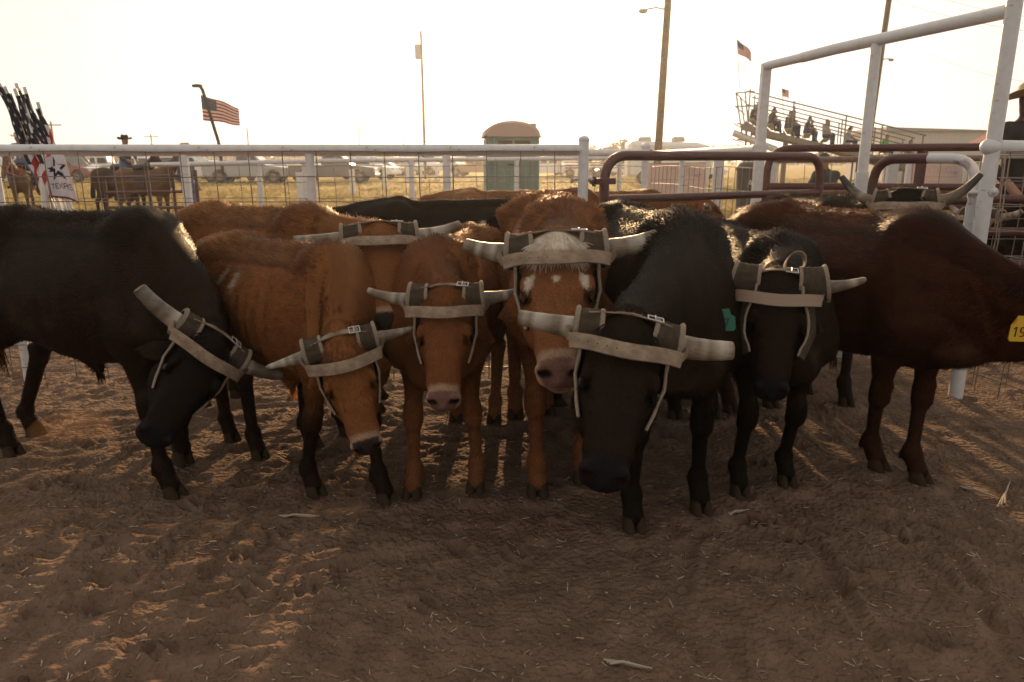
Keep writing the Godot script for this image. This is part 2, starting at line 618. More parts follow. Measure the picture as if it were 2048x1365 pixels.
func flesh(f: Field) -> void:
	# trunk: [z, half width, top, bottom]
	f.loft(Vector3.ZERO, Basis(Vector3.RIGHT, Vector3.UP, Vector3.BACK), [
		[-0.84, 0.045, 1.06, 0.93], [-0.80, 0.10, 1.085, 0.84], [-0.72, 0.165, 1.12, 0.74], [-0.60, 0.20, 1.145, 0.66], [-0.50, 0.212, 1.155, 0.615], [-0.36, 0.222, 1.135, 0.585],
		[-0.18, 0.248, 1.125, 0.545], [0.0, 0.258, 1.125, 0.525], [0.16, 0.245, 1.14, 0.535], [0.32, 0.205, 1.165, 0.57], [0.46, 0.165, 1.13, 0.60], [0.58, 0.115, 1.03, 0.66], [0.66, 0.06, 0.92, 0.74]], 0.03, 2.25, 0.46, 0.10)
	f.cap(Vector3(0, 1.135, 0.38), Vector3(0, 1.125, -0.45), 0.035, 0.03, 0.05)                       # spine
	f.cap(Vector3(0, 1.14, -0.45), Vector3(0, 1.085, -0.80), 0.035, 0.04, 0.05)
	f.cap(Vector3(0.10, 1.115, -0.46), Vector3(0.190, 1.062, -0.50), 0.035, 0.046, 0.07)
	f.cap(Vector3(0.262, 1.02, -0.30), Vector3(0.255, 0.98, -0.36), 0.045, 0.045, 0.09, 1.0, true)    # hollow of the flank               # hooks
	f.cap(Vector3(0.09, 1.03, -0.79), Vector3(0.10, 0.99, -0.80), 0.035, 0.035, 0.05)                 # pins
	f.cap(Vector3(0.10, 1.09, 0.33), Vector3(0.155, 0.74, 0.43), 0.075, 0.10, 0.07, 0.75)             # shoulder
	f.cap(Vector3(0.03, 0.66, 0.53), Vector3(0.03, 0.60, 0.38), 0.085, 0.07, 0.06)                    # brisket
	# neck
	f.cap(NECK_A + Vector3(0, 0.01, -0.02), NECK_B, 0.205, 0.125, 0.08, 0.66)
	f.cap(Vector3(0, 1.09, 0.42), Vector3(0, 1.155, 0.86), 0.045, 0.045, 0.07)                         # crest
	f.cap(Vector3(0, 0.72, 0.60), Vector3(0, 0.90, 0.92), 0.045, 0.04, 0.08, 0.6)                     # dewlap
	# front leg
	f.cap(Vector3(0.14, 0.76, 0.40), F_ELBOW, 0.10, 0.085, 0.06, 0.75)
	f.cap(F_ELBOW, F_KNEE + Vector3(0, 0.05, 0), 0.082, 0.042, 0.04, 0.82)
	f.cap(F_KNEE + Vector3(0, 0.03, 0.008), F_KNEE - Vector3(0, 0.03, -0.008), 0.045, 0.043, 0.015)
	f.cap(F_KNEE, F_FET, 0.032, 0.026, 0.025)
	f.cap(F_FET, F_FET + Vector3(0, -0.008, -0.004), 0.038, 0.037, 0.02)
	f.cap(F_FET, Vector3(0.115, 0.06, 0.385), 0.034, 0.040, 0.02)
	f.cap(Vector3(0.099, 0.115, 0.31), Vector3(0.099, 0.10, 0.308), 0.012, 0.010, 0.008)
	f.cap(Vector3(0.131, 0.115, 0.31), Vector3(0.131, 0.10, 0.308), 0.012, 0.010, 0.008)
	# rear leg
	f.cap(Vector3(0.115, 0.98, -0.55), R_STIF, 0.15, 0.115, 0.07, 0.62)
	f.cap(Vector3(0.10, 0.95, -0.71), Vector3(0.125, 0.66, -0.64), 0.10, 0.08, 0.06, 0.75)
	f.cap(R_STIF + Vector3(0, 0.0, -0.03), R_HOCK + Vector3(0, 0.03, 0.02), 0.105, 0.042, 0.05, 0.7)
	f.cap(R_HOCK + Vector3(0, 0.045, -0.035), R_HOCK, 0.026, 0.036, 0.025)
	f.cap(R_HOCK, R_FET, 0.040, 0.028, 0.03)
	f.cap(R_FET, R_FET + Vector3(0, -0.008, -0.004), 0.039, 0.038, 0.02)
	f.cap(R_FET, Vector3(0.12, 0.06, -0.635), 0.035, 0.041, 0.02)
	f.cap(Vector3(0.104, 0.115, -0.71), Vector3(0.104, 0.10, -0.712), 0.012, 0.010, 0.008)
	f.cap(Vector3(0.136, 0.115, -0.71), Vector3(0.136, 0.10, -0.712), 0.012, 0.010, 0.008)
	# sheath
	f.cap(Vector3(0, 0.54, -0.12), Vector3(0, 0.47, -0.07), 0.045, 0.022, 0.05)
	# head: [t, half width, front, back]
	f.loft(POLL, Basis(Vector3.RIGHT, FACE_N, FACE_T), [
		[-0.045, 0.048, -0.04, -0.08], [-0.022, 0.090, 0.000, -0.11], [0.02, 0.110, 0.034, -0.125], [0.08, 0.116, 0.048, -0.14], [0.15, 0.120, 0.052, -0.165], [0.205, 0.122, 0.050, -0.188],
		[0.26, 0.103, 0.046, -0.182], [0.33, 0.080, 0.042, -0.148], [0.39, 0.064, 0.038, -0.118], [0.44, 0.068, 0.035, -0.108], [0.475, 0.071, 0.025, -0.098], [0.497, 0.057, 0.004, -0.082], [0.508, 0.033, -0.018, -0.062]], 0.035, 2.5, 0.05, 0.45)
	f.cap(H(0.0, -0.01, 0.0), H(0, 0.012, 0.05), 0.055, 0.04, 0.05, 1.2)                                # poll
	f.cap(H(0.070, -0.02, 0.01), H(0.115, -0.03, 0.005), 0.05, 0.042, 0.03)                            # horn root
	f.cap(H(0.098, 0.034, 0.165), H(0.106, 0.028, 0.192), 0.018, 0.015, 0.022)                         # brow
	f.cap(H(0.080, -0.10, 0.22), H(0.062, -0.10, 0.30), 0.045, 0.03, 0.05)                             # cheek
	f.cap(H(0.045, 0.012, 0.30), H(0.052, -0.005, 0.40), 0.022, 0.020, 0.03)                           # side of the nose
	f.cap(H(0.050, 0.014, 0.468), H(0.058, -0.012, 0.462), 0.017, 0.016, 0.014)                        # nostril wing
	f.cap(H(0.0, -0.012, 0.497), H(0.0, -0.03, 0.497), 0.018, 0.016, 0.02)                             # lip
	f.cap(H(0.0, -0.088, 0.455), H(0.0, -0.085, 0.42), 0.042, 0.04, 0.02, 1.1)                         # chin
	f.cap(H(0.122, 0.012, 0.197), H(0.118, 0.010, 0.219), 0.0165, 0.0155, 0.012, 1.0, true)          # eye socket
	f.cap(H(0.030, 0.020, 0.506), H(0.054, 0.004, 0.489), 0.0125, 0.010, 0.007, 1.0, true)            # nostril
	f.cap(H(0.104, 0.026, 0.186), H(0.108, 0.022, 0.226), 0.0085, 0.008, 0.008)                       # lids
	f.cap(H(0.116, -0.012, 0.190), H(0.112, -0.012, 0.226), 0.007, 0.007, 0.008)
	f.cap(H(0.0, -0.058, 0.515), H(0.048, -0.060, 0.490), 0.006, 0.006, 0.006, 1.0, true)              # mouth
	f.cap(H(0.048, -0.060, 0.490), H(0.072, -0.062, 0.40), 0.006, 0.005, 0.006, 1.0, true)

func build_steer_base() -> void:
	var cut := 0.90
	var f := Field.new(Vector3(0, 0.02, -0.92), Vector3(0.40, 1.30, cut + 0.06), 0.0125, true)
	flesh(f)
	var a := f.net(-9.0, cut)
	for i in a[0].size():
		if a[0][i].z > cut - 0.006: a[0][i] -= a[1][i] * 0.003
	var g := Field.new(Vector3(0, 0.60, cut - 0.05), Vector3(0.24, 1.36, 1.48), 0.0072, true)
	flesh(g)
	var b := g.net(cut - 0.008, 9.0)
	sV = a[0]; sN = a[1]; sI = a[2]
	var off := sV.size()
	sV.append_array(b[0]); sN.append_array(b[1])
	var bi: PackedInt32Array = b[2]
	for q in bi: sI.append(q + off)
	ear_start = sV.size()
	# ears: cupped leaves behind the horns
	for s: float in [-1.0, 1.0]:
		var root := H(0.092 * s, -0.085, 0.075)
		var dir := (Vector3(s * 0.90, 0, 0) - FACE_N * 0.48 + FACE_T * 0.22).normalized()
		var wide := (FACE_T - dir * FACE_T.dot(dir)).normalized()
		var back := dir.cross(wide).normalized() * -s
		var rows := 12
		var cols := 12
		var e0 := sV.size()
		for i in rows + 1:
			var u := float(i) / rows
			var half := 0.052 * pow(sin(PI * clampf(0.13 + u * 0.87, 0, 1)), 0.75) + 0.001
			for k in cols:
				var an := TAU * k / cols
				var c := cos(an)
				var th := sin(an)
				var cup := (1.0 - c * c) * 0.018 * (1.0 - u) - c * c * 0.022
				sV.append(root + dir * (u * 0.18) + wide * (c * half) + back * (-cup * -1.0 + th * 0.006))
				sN.append((back * th + wide * c * 0.35 + back * 0.0001).normalized())
		for i in rows:
			for k in cols:
				var p := e0 + i * cols + k
				var q := e0 + i * cols + (k + 1) % cols
				for t in [[p, q, q + cols], [p, q + cols, p + cols]]:
					var nn: Vector3 = sN[t[0]] + sN[t[1]] + sN[t[2]]
					if (sV[t[1]] - sV[t[0]]).cross(sV[t[2]] - sV[t[0]]).dot(nn) > 0.0: sI.append(t[0]); sI.append(t[2]); sI.append(t[1])
					else: sI.append(t[0]); sI.append(t[1]); sI.append(t[2])
	# uneven flesh: muscle, loose skin, folds across the neck
	var nd0 := (NECK_B - NECK_A).normalized()
	for i in sV.size():
		var p := sV[i]
		var u := (p - NECK_A).dot(nd0) / (NECK_B - NECK_A).length()
		var k := mottle.get_noise_3dv(p * 7.0) * 0.006 + mottle.get_noise_3dv(p * 18.0) * 0.0022
		if p.y < 0.55 or u > 0.95: k *= 0.25
		k += sin(u * 42.0 + mottle.get_noise_3dv(p * 5.0) * 4.0) * 0.0032 * smoothstep(-0.1, 0.15, u) * smoothstep(0.95, 0.7, u) * smoothstep(0.02, 0.08, absf(p.x))
		k += sin(p.z * 80.0 + p.y * 9.0) * 0.0026 * smoothstep(-0.42, -0.30, p.z) * smoothstep(0.24, 0.08, p.z) * smoothstep(0.62, 0.74, p.y) * smoothstep(1.06, 0.96, p.y) * smoothstep(0.14, 0.20, absf(p.x))
		sV[i] = p + sN[i] * k
	# what each point belongs to
	var n := sV.size()
	s_flow.resize(n); s_len.resize(n); s_leg.resize(n); s_legw.resize(n); s_head.resize(n)
	var nd := (NECK_B - NECK_A).normalized()
	for i in n:
		var p := sV[i]
		var d := p - POLL
		var hd := Vector3(d.x, d.dot(FACE_N), d.dot(FACE_T))
		s_head[i] = hd
		var leg := 0
		var lw := 0.0
		if p.y < 0.80 and absf(p.x) > 0.02:
			var m := Vector3(absf(p.x), p.y, p.z)
			if p.z > 0.1 and p.z < 0.6:
				leg = 1 if p.x > 0 else 2
				var ds := minf(seg_dist(m, Vector3(0.135, 0.80, 0.36), F_ELBOW), minf(seg_dist(m, F_ELBOW, F_KNEE), seg_dist(m, F_KNEE, F_FET)))
				lw = smoothstep(0.78, 0.62, p.y) * lerpf(1.0, smoothstep(0.15, 0.10, ds), smoothstep(0.48, 0.54, p.y))
			elif p.z < -0.25:
				leg = 3 if p.x > 0 else 4
				var ds := minf(seg_dist(m, Vector3(0.12, 0.8, -0.58), R_STIF), minf(seg_dist(m, R_STIF, R_HOCK), seg_dist(m, Vector3(0.125, 0.66, -0.64), R_HOCK)))
				lw = smoothstep(0.80, 0.60, p.y) * lerpf(1.0, smoothstep(0.20, 0.13, ds), smoothstep(0.50, 0.62, p.y))
		s_leg[i] = leg
		s_legw[i] = lw
		var u := (p - NECK_A).dot(nd) / (NECK_B - NECK_A).length()
		var fl := Vector3(0, -0.30, -1.0)
		var ln := 0.024
		if u > 0.0: fl = fl.lerp(Vector3(0, -0.6, -0.7), clampf(u, 0, 1))
		var ridge := smoothstep(0.050, 0.020, absf(p.x)) * smoothstep(-0.05, 0.30, p.z) * smoothstep(0.99, 0.90, u) * smoothstep(0.95, 1.05, p.y)
		ln = lerpf(ln, 0.050, ridge)
		if p.y > 1.07 and u < 0.9: ln = maxf(ln, 0.031)
		if leg > 0 and p.y < 0.7:
			fl = fl.lerp(Vector3(0, -1, -0.12), smoothstep(0.7, 0.5, p.y))
			ln = lerpf(0.020, 0.013, smoothstep(0.6, 0.4, p.y))
		if u > 0.95:
			fl = FACE_T * 1.0 + Vector3(signf(p.x) * absf(hd.x) * 2.0, 0, 0)
			ln = 0.012
			if hd.z > 0.30: ln = 0.008
			if hd.z < 0.10 and hd.y > -0.06: ln = 0.022
			if hd.z > 0.45: ln = 0.0045
		s_flow[i] = fl.normalized()
		s_len[i] = ln

class Pose:
	var yaw := 0.0            # turn of the whole steer
	var bend := 0.0           # the spine, rear to chest
	var head_at := Vector3(0, 1.15, 1.0)
	var head_turn := Basis.IDENTITY
	var head_size := 1.0
	var qa := Quaternion.IDENTITY
	var qb := Quaternion.IDENTITY
	var chest := Vector3.ZERO
	var bez := []
	var tabx := []
	var legs := []            # per leg [E, R1, K, R2, F, R3] and the rest points
	var fat := 1.0
	var ear := 0.4
	var drop := 0.0           # how far the withers sink below the hips

func spine(po: Pose, z: float) -> Vector3:
	# (x, z, angle) of the bent spine
	var t := clampf((z + 0.9) / 1.9, 0.0, 1.0) * 95.0
	var i := mini(int(t), 94)
	var a: Vector3 = po.tabx[i]
	return a.lerp(po.tabx[i + 1], t - i)

func trunk_point(po: Pose, p: Vector3) -> Vector3:
	var s := spine(po, p.z)
	var x := p.x * po.fat
	return Vector3(s.x + cos(s.z) * x, p.y - po.drop * smoothstep(-0.55, 0.40, p.z) * smoothstep(0.0, 0.35, p.y), s.y - sin(s.z) * x)

func arc(a: Vector3, b: Vector3) -> Quaternion:
	var c := a.cross(b)
	var d := a.dot(b)
	if d < -0.9999: return Quaternion(Vector3.RIGHT, PI)
	return Quaternion(c.x, c.y, c.z, 1.0 + d).normalized()

func make_pose(spec: Dictionary, to_local: Transform3D) -> Pose:
	var po := Pose.new()
	po.bend = deg_to_rad(spec.get("bend", 0.0))
	po.fat = spec.get("fat", 1.0)
	po.drop = spec.get("drop", 0.0)
	po.ear = deg_to_rad(spec.get("ear", 22.0))
	# spine table, fixed at z = 0.37
	var x := 0.0
	var z := 0.0
	var raw := []
	for i in 96:
		var zz := -0.9 + 1.9 * i / 95.0
		var th := po.bend * (smoothstep(-0.55, 0.40, zz) - 1.0)
		raw.append(Vector3(x, z, th))
		x += sin(th) * 1.9 / 95.0
		z += cos(th) * 1.9 / 95.0
	var k: Vector3 = raw[int((0.37 + 0.9) / 1.9 * 95.0)]
	for r in raw: po.tabx.append(Vector3(r.x - k.x, r.y - k.y + 0.37, r.z))
	po.head_size = spec.get("head", 1.0)
	var hb := to_local.basis.orthonormalized() * (Basis(Vector3.UP, deg_to_rad(spec.face[0])) * Basis(Vector3.RIGHT, deg_to_rad(spec.face[1])) * Basis(Vector3.BACK, deg_to_rad(spec.face[2])))
	var rest := Basis(Vector3.RIGHT, FACE_N, FACE_T)
	po.head_turn = hb * rest.transposed()
	po.head_at = to_local * spec.poll
	po.qa = Quaternion.IDENTITY
	po.qb = po.head_turn.get_rotation_quaternion()
	var p0 := trunk_point(po, NECK_A)
	var p3 := po.head_at + po.head_turn * ((NECK_B - POLL) * po.head_size)
	var nd := (NECK_B - NECK_A).normalized()
	var chord := p3 - p0
	var l := chord.length()
	var din := (po.head_turn * nd).lerp(chord.normalized(), 0.6).normalized()
	var dout := nd.lerp(chord.normalized(), 0.35).normalized()
	po.bez = [p0, p0 + dout * l * 0.38, p3 - din * l * 0.34, p3]
	# legs
	for s in 4:
		var left := s % 2 == 0
		var sg := 1.0 if left else -1.0
		var front := s < 2
		var m := Vector3(sg, 1, 1)
		var E := (F_ELBOW if front else R_STIF) * m
		var K := (F_KNEE if front else R_HOCK) * m
		var Ft := (F_FET if front else R_FET) * m
		var Hf := (F_HOOF if front else R_HOOF) * m
		var ang: float = spine(po, E.z).z
		var turn := Basis(Vector3.UP, ang)
		var hoof_turn := turn
		var lift := 0.0
		var pitch := 0.0
		var target: Vector3 = trunk_point(po, Vector3(Hf.x, 0, Hf.z))
		var feet: Array = spec.get("feet", [])
		if feet.size() > s and feet[s] != null:
			var w: Array = feet[s]
			target = to_local * Vector3(w[0], 0, w[1])
			if w.size() > 2: lift = w[2]
			if w.size() > 3: pitch = deg_to_rad(w[3])
			if w.size() > 4: hoof_turn = Basis(Vector3.UP, ang + deg_to_rad(w[4]))
		target.y = lift
		var r3 := hoof_turn * Basis(Vector3.RIGHT, pitch)
		var F1 := target + r3 * (Ft - Hf)
		var E1 := trunk_point(po, E)
		var l1 := (K - E).length()
		var l2 := (Ft - K).length()
		var d := F1 - E1
		var D := d.length()
		var dir := d / D
		var a := D * l1 / (l1 + l2)
		var hgt := 0.0
		if D < l1 + l2:
			a = (l1 * l1 - l2 * l2 + D * D) / (2.0 * D)
			hgt = sqrt(maxf(l1 * l1 - a * a, 0.0))
		var bendd := turn * Vector3(0, 0, 1.0 if front else -1.0)
		bendd = (bendd - dir * bendd.dot(dir)).normalized()
		var K1 := E1 + dir * a + bendd * hgt
		var tq := turn.get_rotation_quaternion()
		var q1 := arc(turn * (K - E).normalized(), (K1 - E1).normalized()) * tq
		var q2 := arc(turn * (Ft - K).normalized(), (F1 - K1).normalized()) * tq
		po.legs.append([E, E1, Basis(q1), K, K1, Basis(q2), Ft, F1, r3, Hf, target])
	return po

func bezier(b: Array, u: float) -> Vector3:
	var v := 1.0 - u
	return b[0] * (v * v * v) + b[1] * (3.0 * v * v * u) + b[2] * (3.0 * v * u * u) + b[3] * (u * u * u)

func head_point(po: Pose, p: Vector3) -> Vector3:
	return po.head_at + po.head_turn * ((p - POLL) * po.head_size)

# poses the base; returns [vertices, normals, flows]
func posed(po: Pose) -> Array:
	var n := sV.size()
	var V := PackedVector3Array(); V.resize(n)
	var N := PackedVector3Array(); N.resize(n)
	var Fl := PackedVector3Array(); Fl.resize(n)
	var nd := NECK_B - NECK_A
	var nl := nd.length_squared()
	for i in n:
		var p := sV[i]
		var u := (p - NECK_A).dot(nd) / nl
		if i >= ear_start: u = 1.5
		var q: Vector3
		var b: Basis
		if u <= 0.0 or p.z < 0.1:
			q = trunk_point(po, p)
			b = Basis(Vector3.UP, spine(po, p.z).z)
		elif u >= 1.0 or i >= ear_start:
			b = po.head_turn
			if i >= ear_start:
				var sg := signf(p.x)
				var er := H(0.092 * sg, -0.085, 0.075)
				p = er + Basis(FACE_T, po.ear * -sg) * (p - er)
			q = po.head_at + b * ((p - POLL) * po.head_size)
		else:
			var s := u * u * (3.0 - 2.0 * u)
			b = Basis(po.qa.slerp(po.qb, s))
			var low := smoothstep(0.80, 0.60, p.y)
			q = bezier(po.bez, u) + b * ((p - (NECK_A + nd * u)) * lerpf(1.0, po.head_size, s))
			if low > 0.0: q = q.lerp(trunk_point(po, p), low * smoothstep(0.72, 0.5, p.z))
		var nn := b * sN[i]
		var ff := b * s_flow[i]
		var lw := s_legw[i]
		if lw > 0.0:
			var L: Array = po.legs[s_leg[i] - 1]
			var front := s_leg[i] < 3
			var wk := smoothstep(0.045, -0.045, p.y - L[3].y)
			var wf := smoothstep(0.03, -0.03, p.y - L[6].y)
			var b1: Basis = L[2]
			var t: Vector3 = L[1] + b1 * (p - L[0])
			var bn := b1
			if wk > 0.0:
				var b2: Basis = L[5]
				t = t.lerp(L[4] + b2 * (p - L[3]), wk)
				if wk > 0.5: bn = b2
				if wf > 0.0:
					var b3: Basis = L[8]
					t = t.lerp(L[7] + b3 * (p - L[6]), wf)
					if wf > 0.5: bn = b3
			q = q.lerp(t, lw)
			nn = nn.lerp(bn * sN[i], lw).normalized()
			ff = ff.lerp(bn * s_flow[i], lw)
		V[i] = q
		N[i] = nn
		Fl[i] = ff
	return [V, N, Fl]

# colour of the coat at a point of the body at rest
func coat_colour(co: Dictionary, i: int) -> Color:
	var p := sV[i]
	var h := s_head[i]
	var c: Color = co.base
	var m := mottle.get_noise_3dv(p * 9.0 + Vector3(co.seed, 0, 0)) * 0.5 + mottle.get_noise_3dv(p * 40.0) * 0.25
	c = c.lerp(co.dark, clampf(0.25 + m * 0.8, 0.0, 1.0) * co.get("mix", 0.6))
	# dust and dried mud on the flanks, belly and lower legs
	var mud := smoothstep(0.10, 0.45, mottle.get_noise_3dv(p * 6.0 + Vector3(0, co.seed * 3.1, 7))) * smoothstep(1.0, 0.5, p.y)
	c = c.lerp(Color(0.13, 0.085, 0.055), mud * 0.30 + 0.35 * smoothstep(0.22, 0.05, p.y))
	if absf(p.x) < 0.04 and p.z > 0.1 and p.z < 0.88 and p.y > 0.95: c = c.lerp(co.get("tuft_line", co.dark), 0.45)
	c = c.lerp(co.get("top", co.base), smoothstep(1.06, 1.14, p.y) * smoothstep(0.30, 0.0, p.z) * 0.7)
	if p.y < 0.62 and s_legw[i] > 0.5: c = c.lerp(co.legs, smoothstep(0.60, 0.36, p.y + m * 0.06))
	if p.y < 0.72 and s_legw[i] < 0.5: c = c.lerp(co.get("belly", co.base), smoothstep(0.72, 0.56, p.y) * 0.6)
	if (p.z > 0.88 and p.y < 1.4) and h.z > -0.1:
		var face: Color = co.get("face", co.base)
		c = c.lerp(face.lerp(co.dark, clampf(0.3 + m, 0, 1) * 0.4), smoothstep(-0.14, -0.08, h.y) * smoothstep(-0.06, 0.0, h.z))
		# pale ring round the muzzle, then the bare nose and lips
		var ring := smoothstep(0.405, 0.425, h.z + m * 0.012 - maxf(0.0, h.y) * 0.15)
		c = c.lerp(co.muzzle, ring)
		var pad := smoothstep(0.442, 0.452, h.z) * smoothstep(-0.045, -0.035, h.y) * smoothstep(0.062, 0.052, absf(h.x) + maxf(0.0, -h.y) * 0.35 - 0.004)
		c = c.lerp(co.nose, pad)
		if h.z > 0.45:
			var nd := seg_dist(Vector3(absf(h.x), h.y, h.z), Vector3(0.030, 0.018, 0.500), Vector3(0.056, 0.002, 0.484))
			c = c.lerp(Color(0.012, 0.006, 0.005), smoothstep(0.019, 0.011, nd))
			c = c.lerp(co.nose * 0.4, smoothstep(0.010, 0.005, absf(h.y + 0.058)) * 0.8)
		var eye := Vector2(absf(h.x) - 0.109, 0).length() * 0.0 + Vector2(h.y - 0.010, h.z - 0.207).length()
		if absf(h.x) > 0.08: c = c.lerp(co.dark * 0.35, smoothstep(0.036, 0.022, eye) * 0.9)
		if co.has("blaze"):
			var tuft := smoothstep(0.075, 0.055, Vector2(h.x * 0.8, h.z * 1.15 - 0.005).length() + m * 0.02) * smoothstep(-0.06, -0.02, h.y)
			tuft = maxf(tuft, smoothstep(0.016, 0.010, Vector2(absf(h.x) - 0.084 - (h.z - 0.16) * 0.25, (h.z - 0.165) * 0.38).length() + m * 0.014) * smoothstep(0.01, 0.03, h.y))
			tuft = maxf(tuft, smoothstep(0.016, 0.009, Vector2(h.x + 0.004, (h.z - 0.165) * 0.7).length() + m * 0.024) * smoothstep(0.0, 0.03, h.y))
			c = c.lerp(co.blaze, tuft)
	return c

var M := {}                                # shared materials

class Hair:
	var v := PackedVector3Array()
	var n := PackedVector3Array()
	var c := PackedColorArray()
	var ix := PackedInt32Array()
	func blade(p: Vector3, dir: Vector3, nn: Vector3, l: float, w: float, col: Color, tip: Color, curl: float) -> void:
		var side := dir.cross(nn).normalized() * (w * 0.5)
		var k := v.size()
		var mid := p + dir * (l * 0.55) + nn * (curl * l * 0.25)
		var end := p + dir * l - nn * (curl * l * 0.10)
		var q := (nn * 0.72 + dir * 0.28 + side * 60.0 * (0.2 if k % 10 == 0 else -0.1)).normalized()
		v.append(p - side); v.append(p + side); v.append(mid - side * 0.7); v.append(mid + side * 0.7); v.append(end)
		for j in 5: n.append(q)
		c.append(col); c.append(col); c.append(col); c.append(col); c.append(tip)
		if (side).cross(mid - p).dot(q) > 0.0:
			ix.append_array(PackedInt32Array([k, k + 2, k + 1, k + 1, k + 2, k + 3, k + 2, k + 4, k + 3]))
		else:
			ix.append_array(PackedInt32Array([k, k + 1, k + 2, k + 1, k + 3, k + 2, k + 2, k + 3, k + 4]))
	func short(p: Vector3, dir: Vector3, nn: Vector3, l: float, w: float, col: Color, tip: Color) -> void:
		var side := dir.cross(nn).normalized() * (w * 0.5)
		var k := v.size()
		var q := (nn * 0.75 + dir * 0.25 + side * 80.0 * (0.3 if k % 2 == 0 else -0.3)).normalized()
		v.append(p - side); v.append(p + side); v.append(p + dir * l)
		n.append(q); n.append(q); n.append(q)
		c.append(col); c.append(col); c.append(tip)
		if side.cross(dir).dot(q) > 0.0:
			ix.append(k); ix.append(k + 2); ix.append(k + 1)
		else:
			ix.append(k); ix.append(k + 1); ix.append(k + 2)
	func strand(p: Vector3, d0: Vector3, d1: Vector3, l: float, w: float, face: Vector3, col: Color, tip: Color) -> void:
		# a long lock that starts along d0 and ends along d1
		var k := v.size()
		var q := p
		for j in 4:
			var t := j / 3.0
			var d := d0.lerp(d1, t).normalized()
			var s := d.cross(face)
			s = (s if s.length() > 0.05 else d.cross(Vector3(0.5, 0.1, 0.8))).normalized() * w * 0.5 * (1.0 - 0.85 * t * t)
			var nn := s.cross(d).normalized()
			if nn.dot(face) < 0.0: nn = -nn
			v.append(q - s); v.append(q + s); n.append(nn); n.append(nn)
			var cc := col.lerp(tip, t)
			c.append(cc); c.append(cc)
			q += d * l / 3.0
		for j in 3:
			var a := k + j * 2
			if (v[a + 1] - v[a]).cross(v[a + 2] - v[a]).dot(n[a]) > 0.0:
				ix.append_array(PackedInt32Array([a, a + 2, a + 1, a + 1, a + 2, a + 3]))
			else:
				ix.append_array(PackedInt32Array([a, a + 1, a + 2, a + 1, a + 3, a + 2]))

func vary(c: Color, r: RandomNumberGenerator, amount: float) -> Color:
	var f := 1.0 + r.randf_range(-amount, amount)
	return Color(c.r * f, c.g * f, c.b * f)

func make_coat(V: PackedVector3Array, N: PackedVector3Array, Fl: PackedVector3Array, C: PackedColorArray, per_m2: float, cam: Vector3, r: RandomNumberGenerator, shag: float) -> Hair:
	var hair := Hair.new()
	var m := sI.size()
	for t in range(0, m, 3):
		var i := sI[t]
		var j := sI[t + 1]
		var k := sI[t + 2]
		var area := (V[j] - V[i]).cross(V[k] - V[i]).length() * 0.5
		var ln := s_len[i]
		var want := area * per_m2 * (0.024 / maxf(ln, 0.011)) * (2.0 if ln < 0.0085 else 1.0)
		if ln < 0.005: continue
		if N[i].dot((cam - V[i]).normalized()) < -0.35: want *= 0.25
		var count := int(want)
		if r.randf() < want - count: count += 1
		for q in count:
			var a := r.randf()
			var b := r.randf()
			if a + b > 1.0: a = 1.0 - a; b = 1.0 - b
			var c0 := 1.0 - a - b
			var p := V[i] * c0 + V[j] * a + V[k] * b
			var nn := (N[i] * c0 + N[j] * a + N[k] * b).normalized()
			var f := Fl[i] * c0 + Fl[j] * a + Fl[k] * b
			f = f - nn * f.dot(nn)
			f = f.normalized() + Vector3(r.randf_range(-1, 1), r.randf_range(-1, 1), r.randf_range(-1, 1)) * 0.22
			var stand := r.randf_range(0.10, 0.34) * shag
			if ln > 0.029: stand += 0.22
			var d := (f.normalized() + nn * stand).normalized()
			var cl := mottle.get_noise_3dv(p * Vector3(20, 20, 11))
			var col := vary(C[i] * c0 + C[j] * a + C[k] * b, r, 0.38) * (1.0 + cl * 0.8)
			var l := ln * r.randf_range(0.6, 1.35) * (1.0 + cl * 0.4)
			d = (d + d.cross(nn) * cl * 0.55).normalized()
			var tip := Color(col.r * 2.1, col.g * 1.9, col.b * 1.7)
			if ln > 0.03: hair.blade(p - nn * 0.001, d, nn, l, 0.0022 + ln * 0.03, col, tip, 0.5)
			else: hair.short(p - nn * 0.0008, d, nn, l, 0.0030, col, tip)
	return hair

func hoof_mesh() -> ArrayMesh:
	var b := MB.new()
	for s: float in [-1.0, 1.0]:
		var rings := [[0.074, 0.020, 0.032, -0.010], [0.056, 0.024, 0.038, -0.004], [0.030, 0.0255, 0.045, 0.006], [0.008, 0.027, 0.053, 0.015], [0.0, 0.026, 0.053, 0.016]]
		var n := 12
		var base := b.v.size()
		for i in rings.size():
			for k in n + 1:
				var a := TAU * k / n
				var z: float = sin(a)
				var x: float = cos(a) * (1.0 - 0.28 * maxf(z, 0.0))
				var toe: float = (0.075 - rings[i][0]) * 0.05 * s
				b.tint = Color(0.8, 0.78, 0.75).lerp(Color(1.25, 1.1, 0.9), 0.5 + 0.5 * sin(rings[i][0] * 160.0 + k))
				b.add(Vector3(s * 0.0235 + toe + x * rings[i][1], rings[i][0], rings[i][3] + z * rings[i][2]), Vector3(x, 0.15, z * 0.7).normalized())
		for i in rings.size() - 1:
			for k in n: b.quad(base + i * (n + 1) + k, base + i * (n + 1) + k + 1, base + (i + 1) * (n + 1) + k + 1, base + (i + 1) * (n + 1) + k)
		var top := b.add(Vector3(s * 0.0235, 0.078, -0.010), Vector3.UP)
		for k in n: b.tri(top, base + k, base + k + 1)
	return b.mesh()

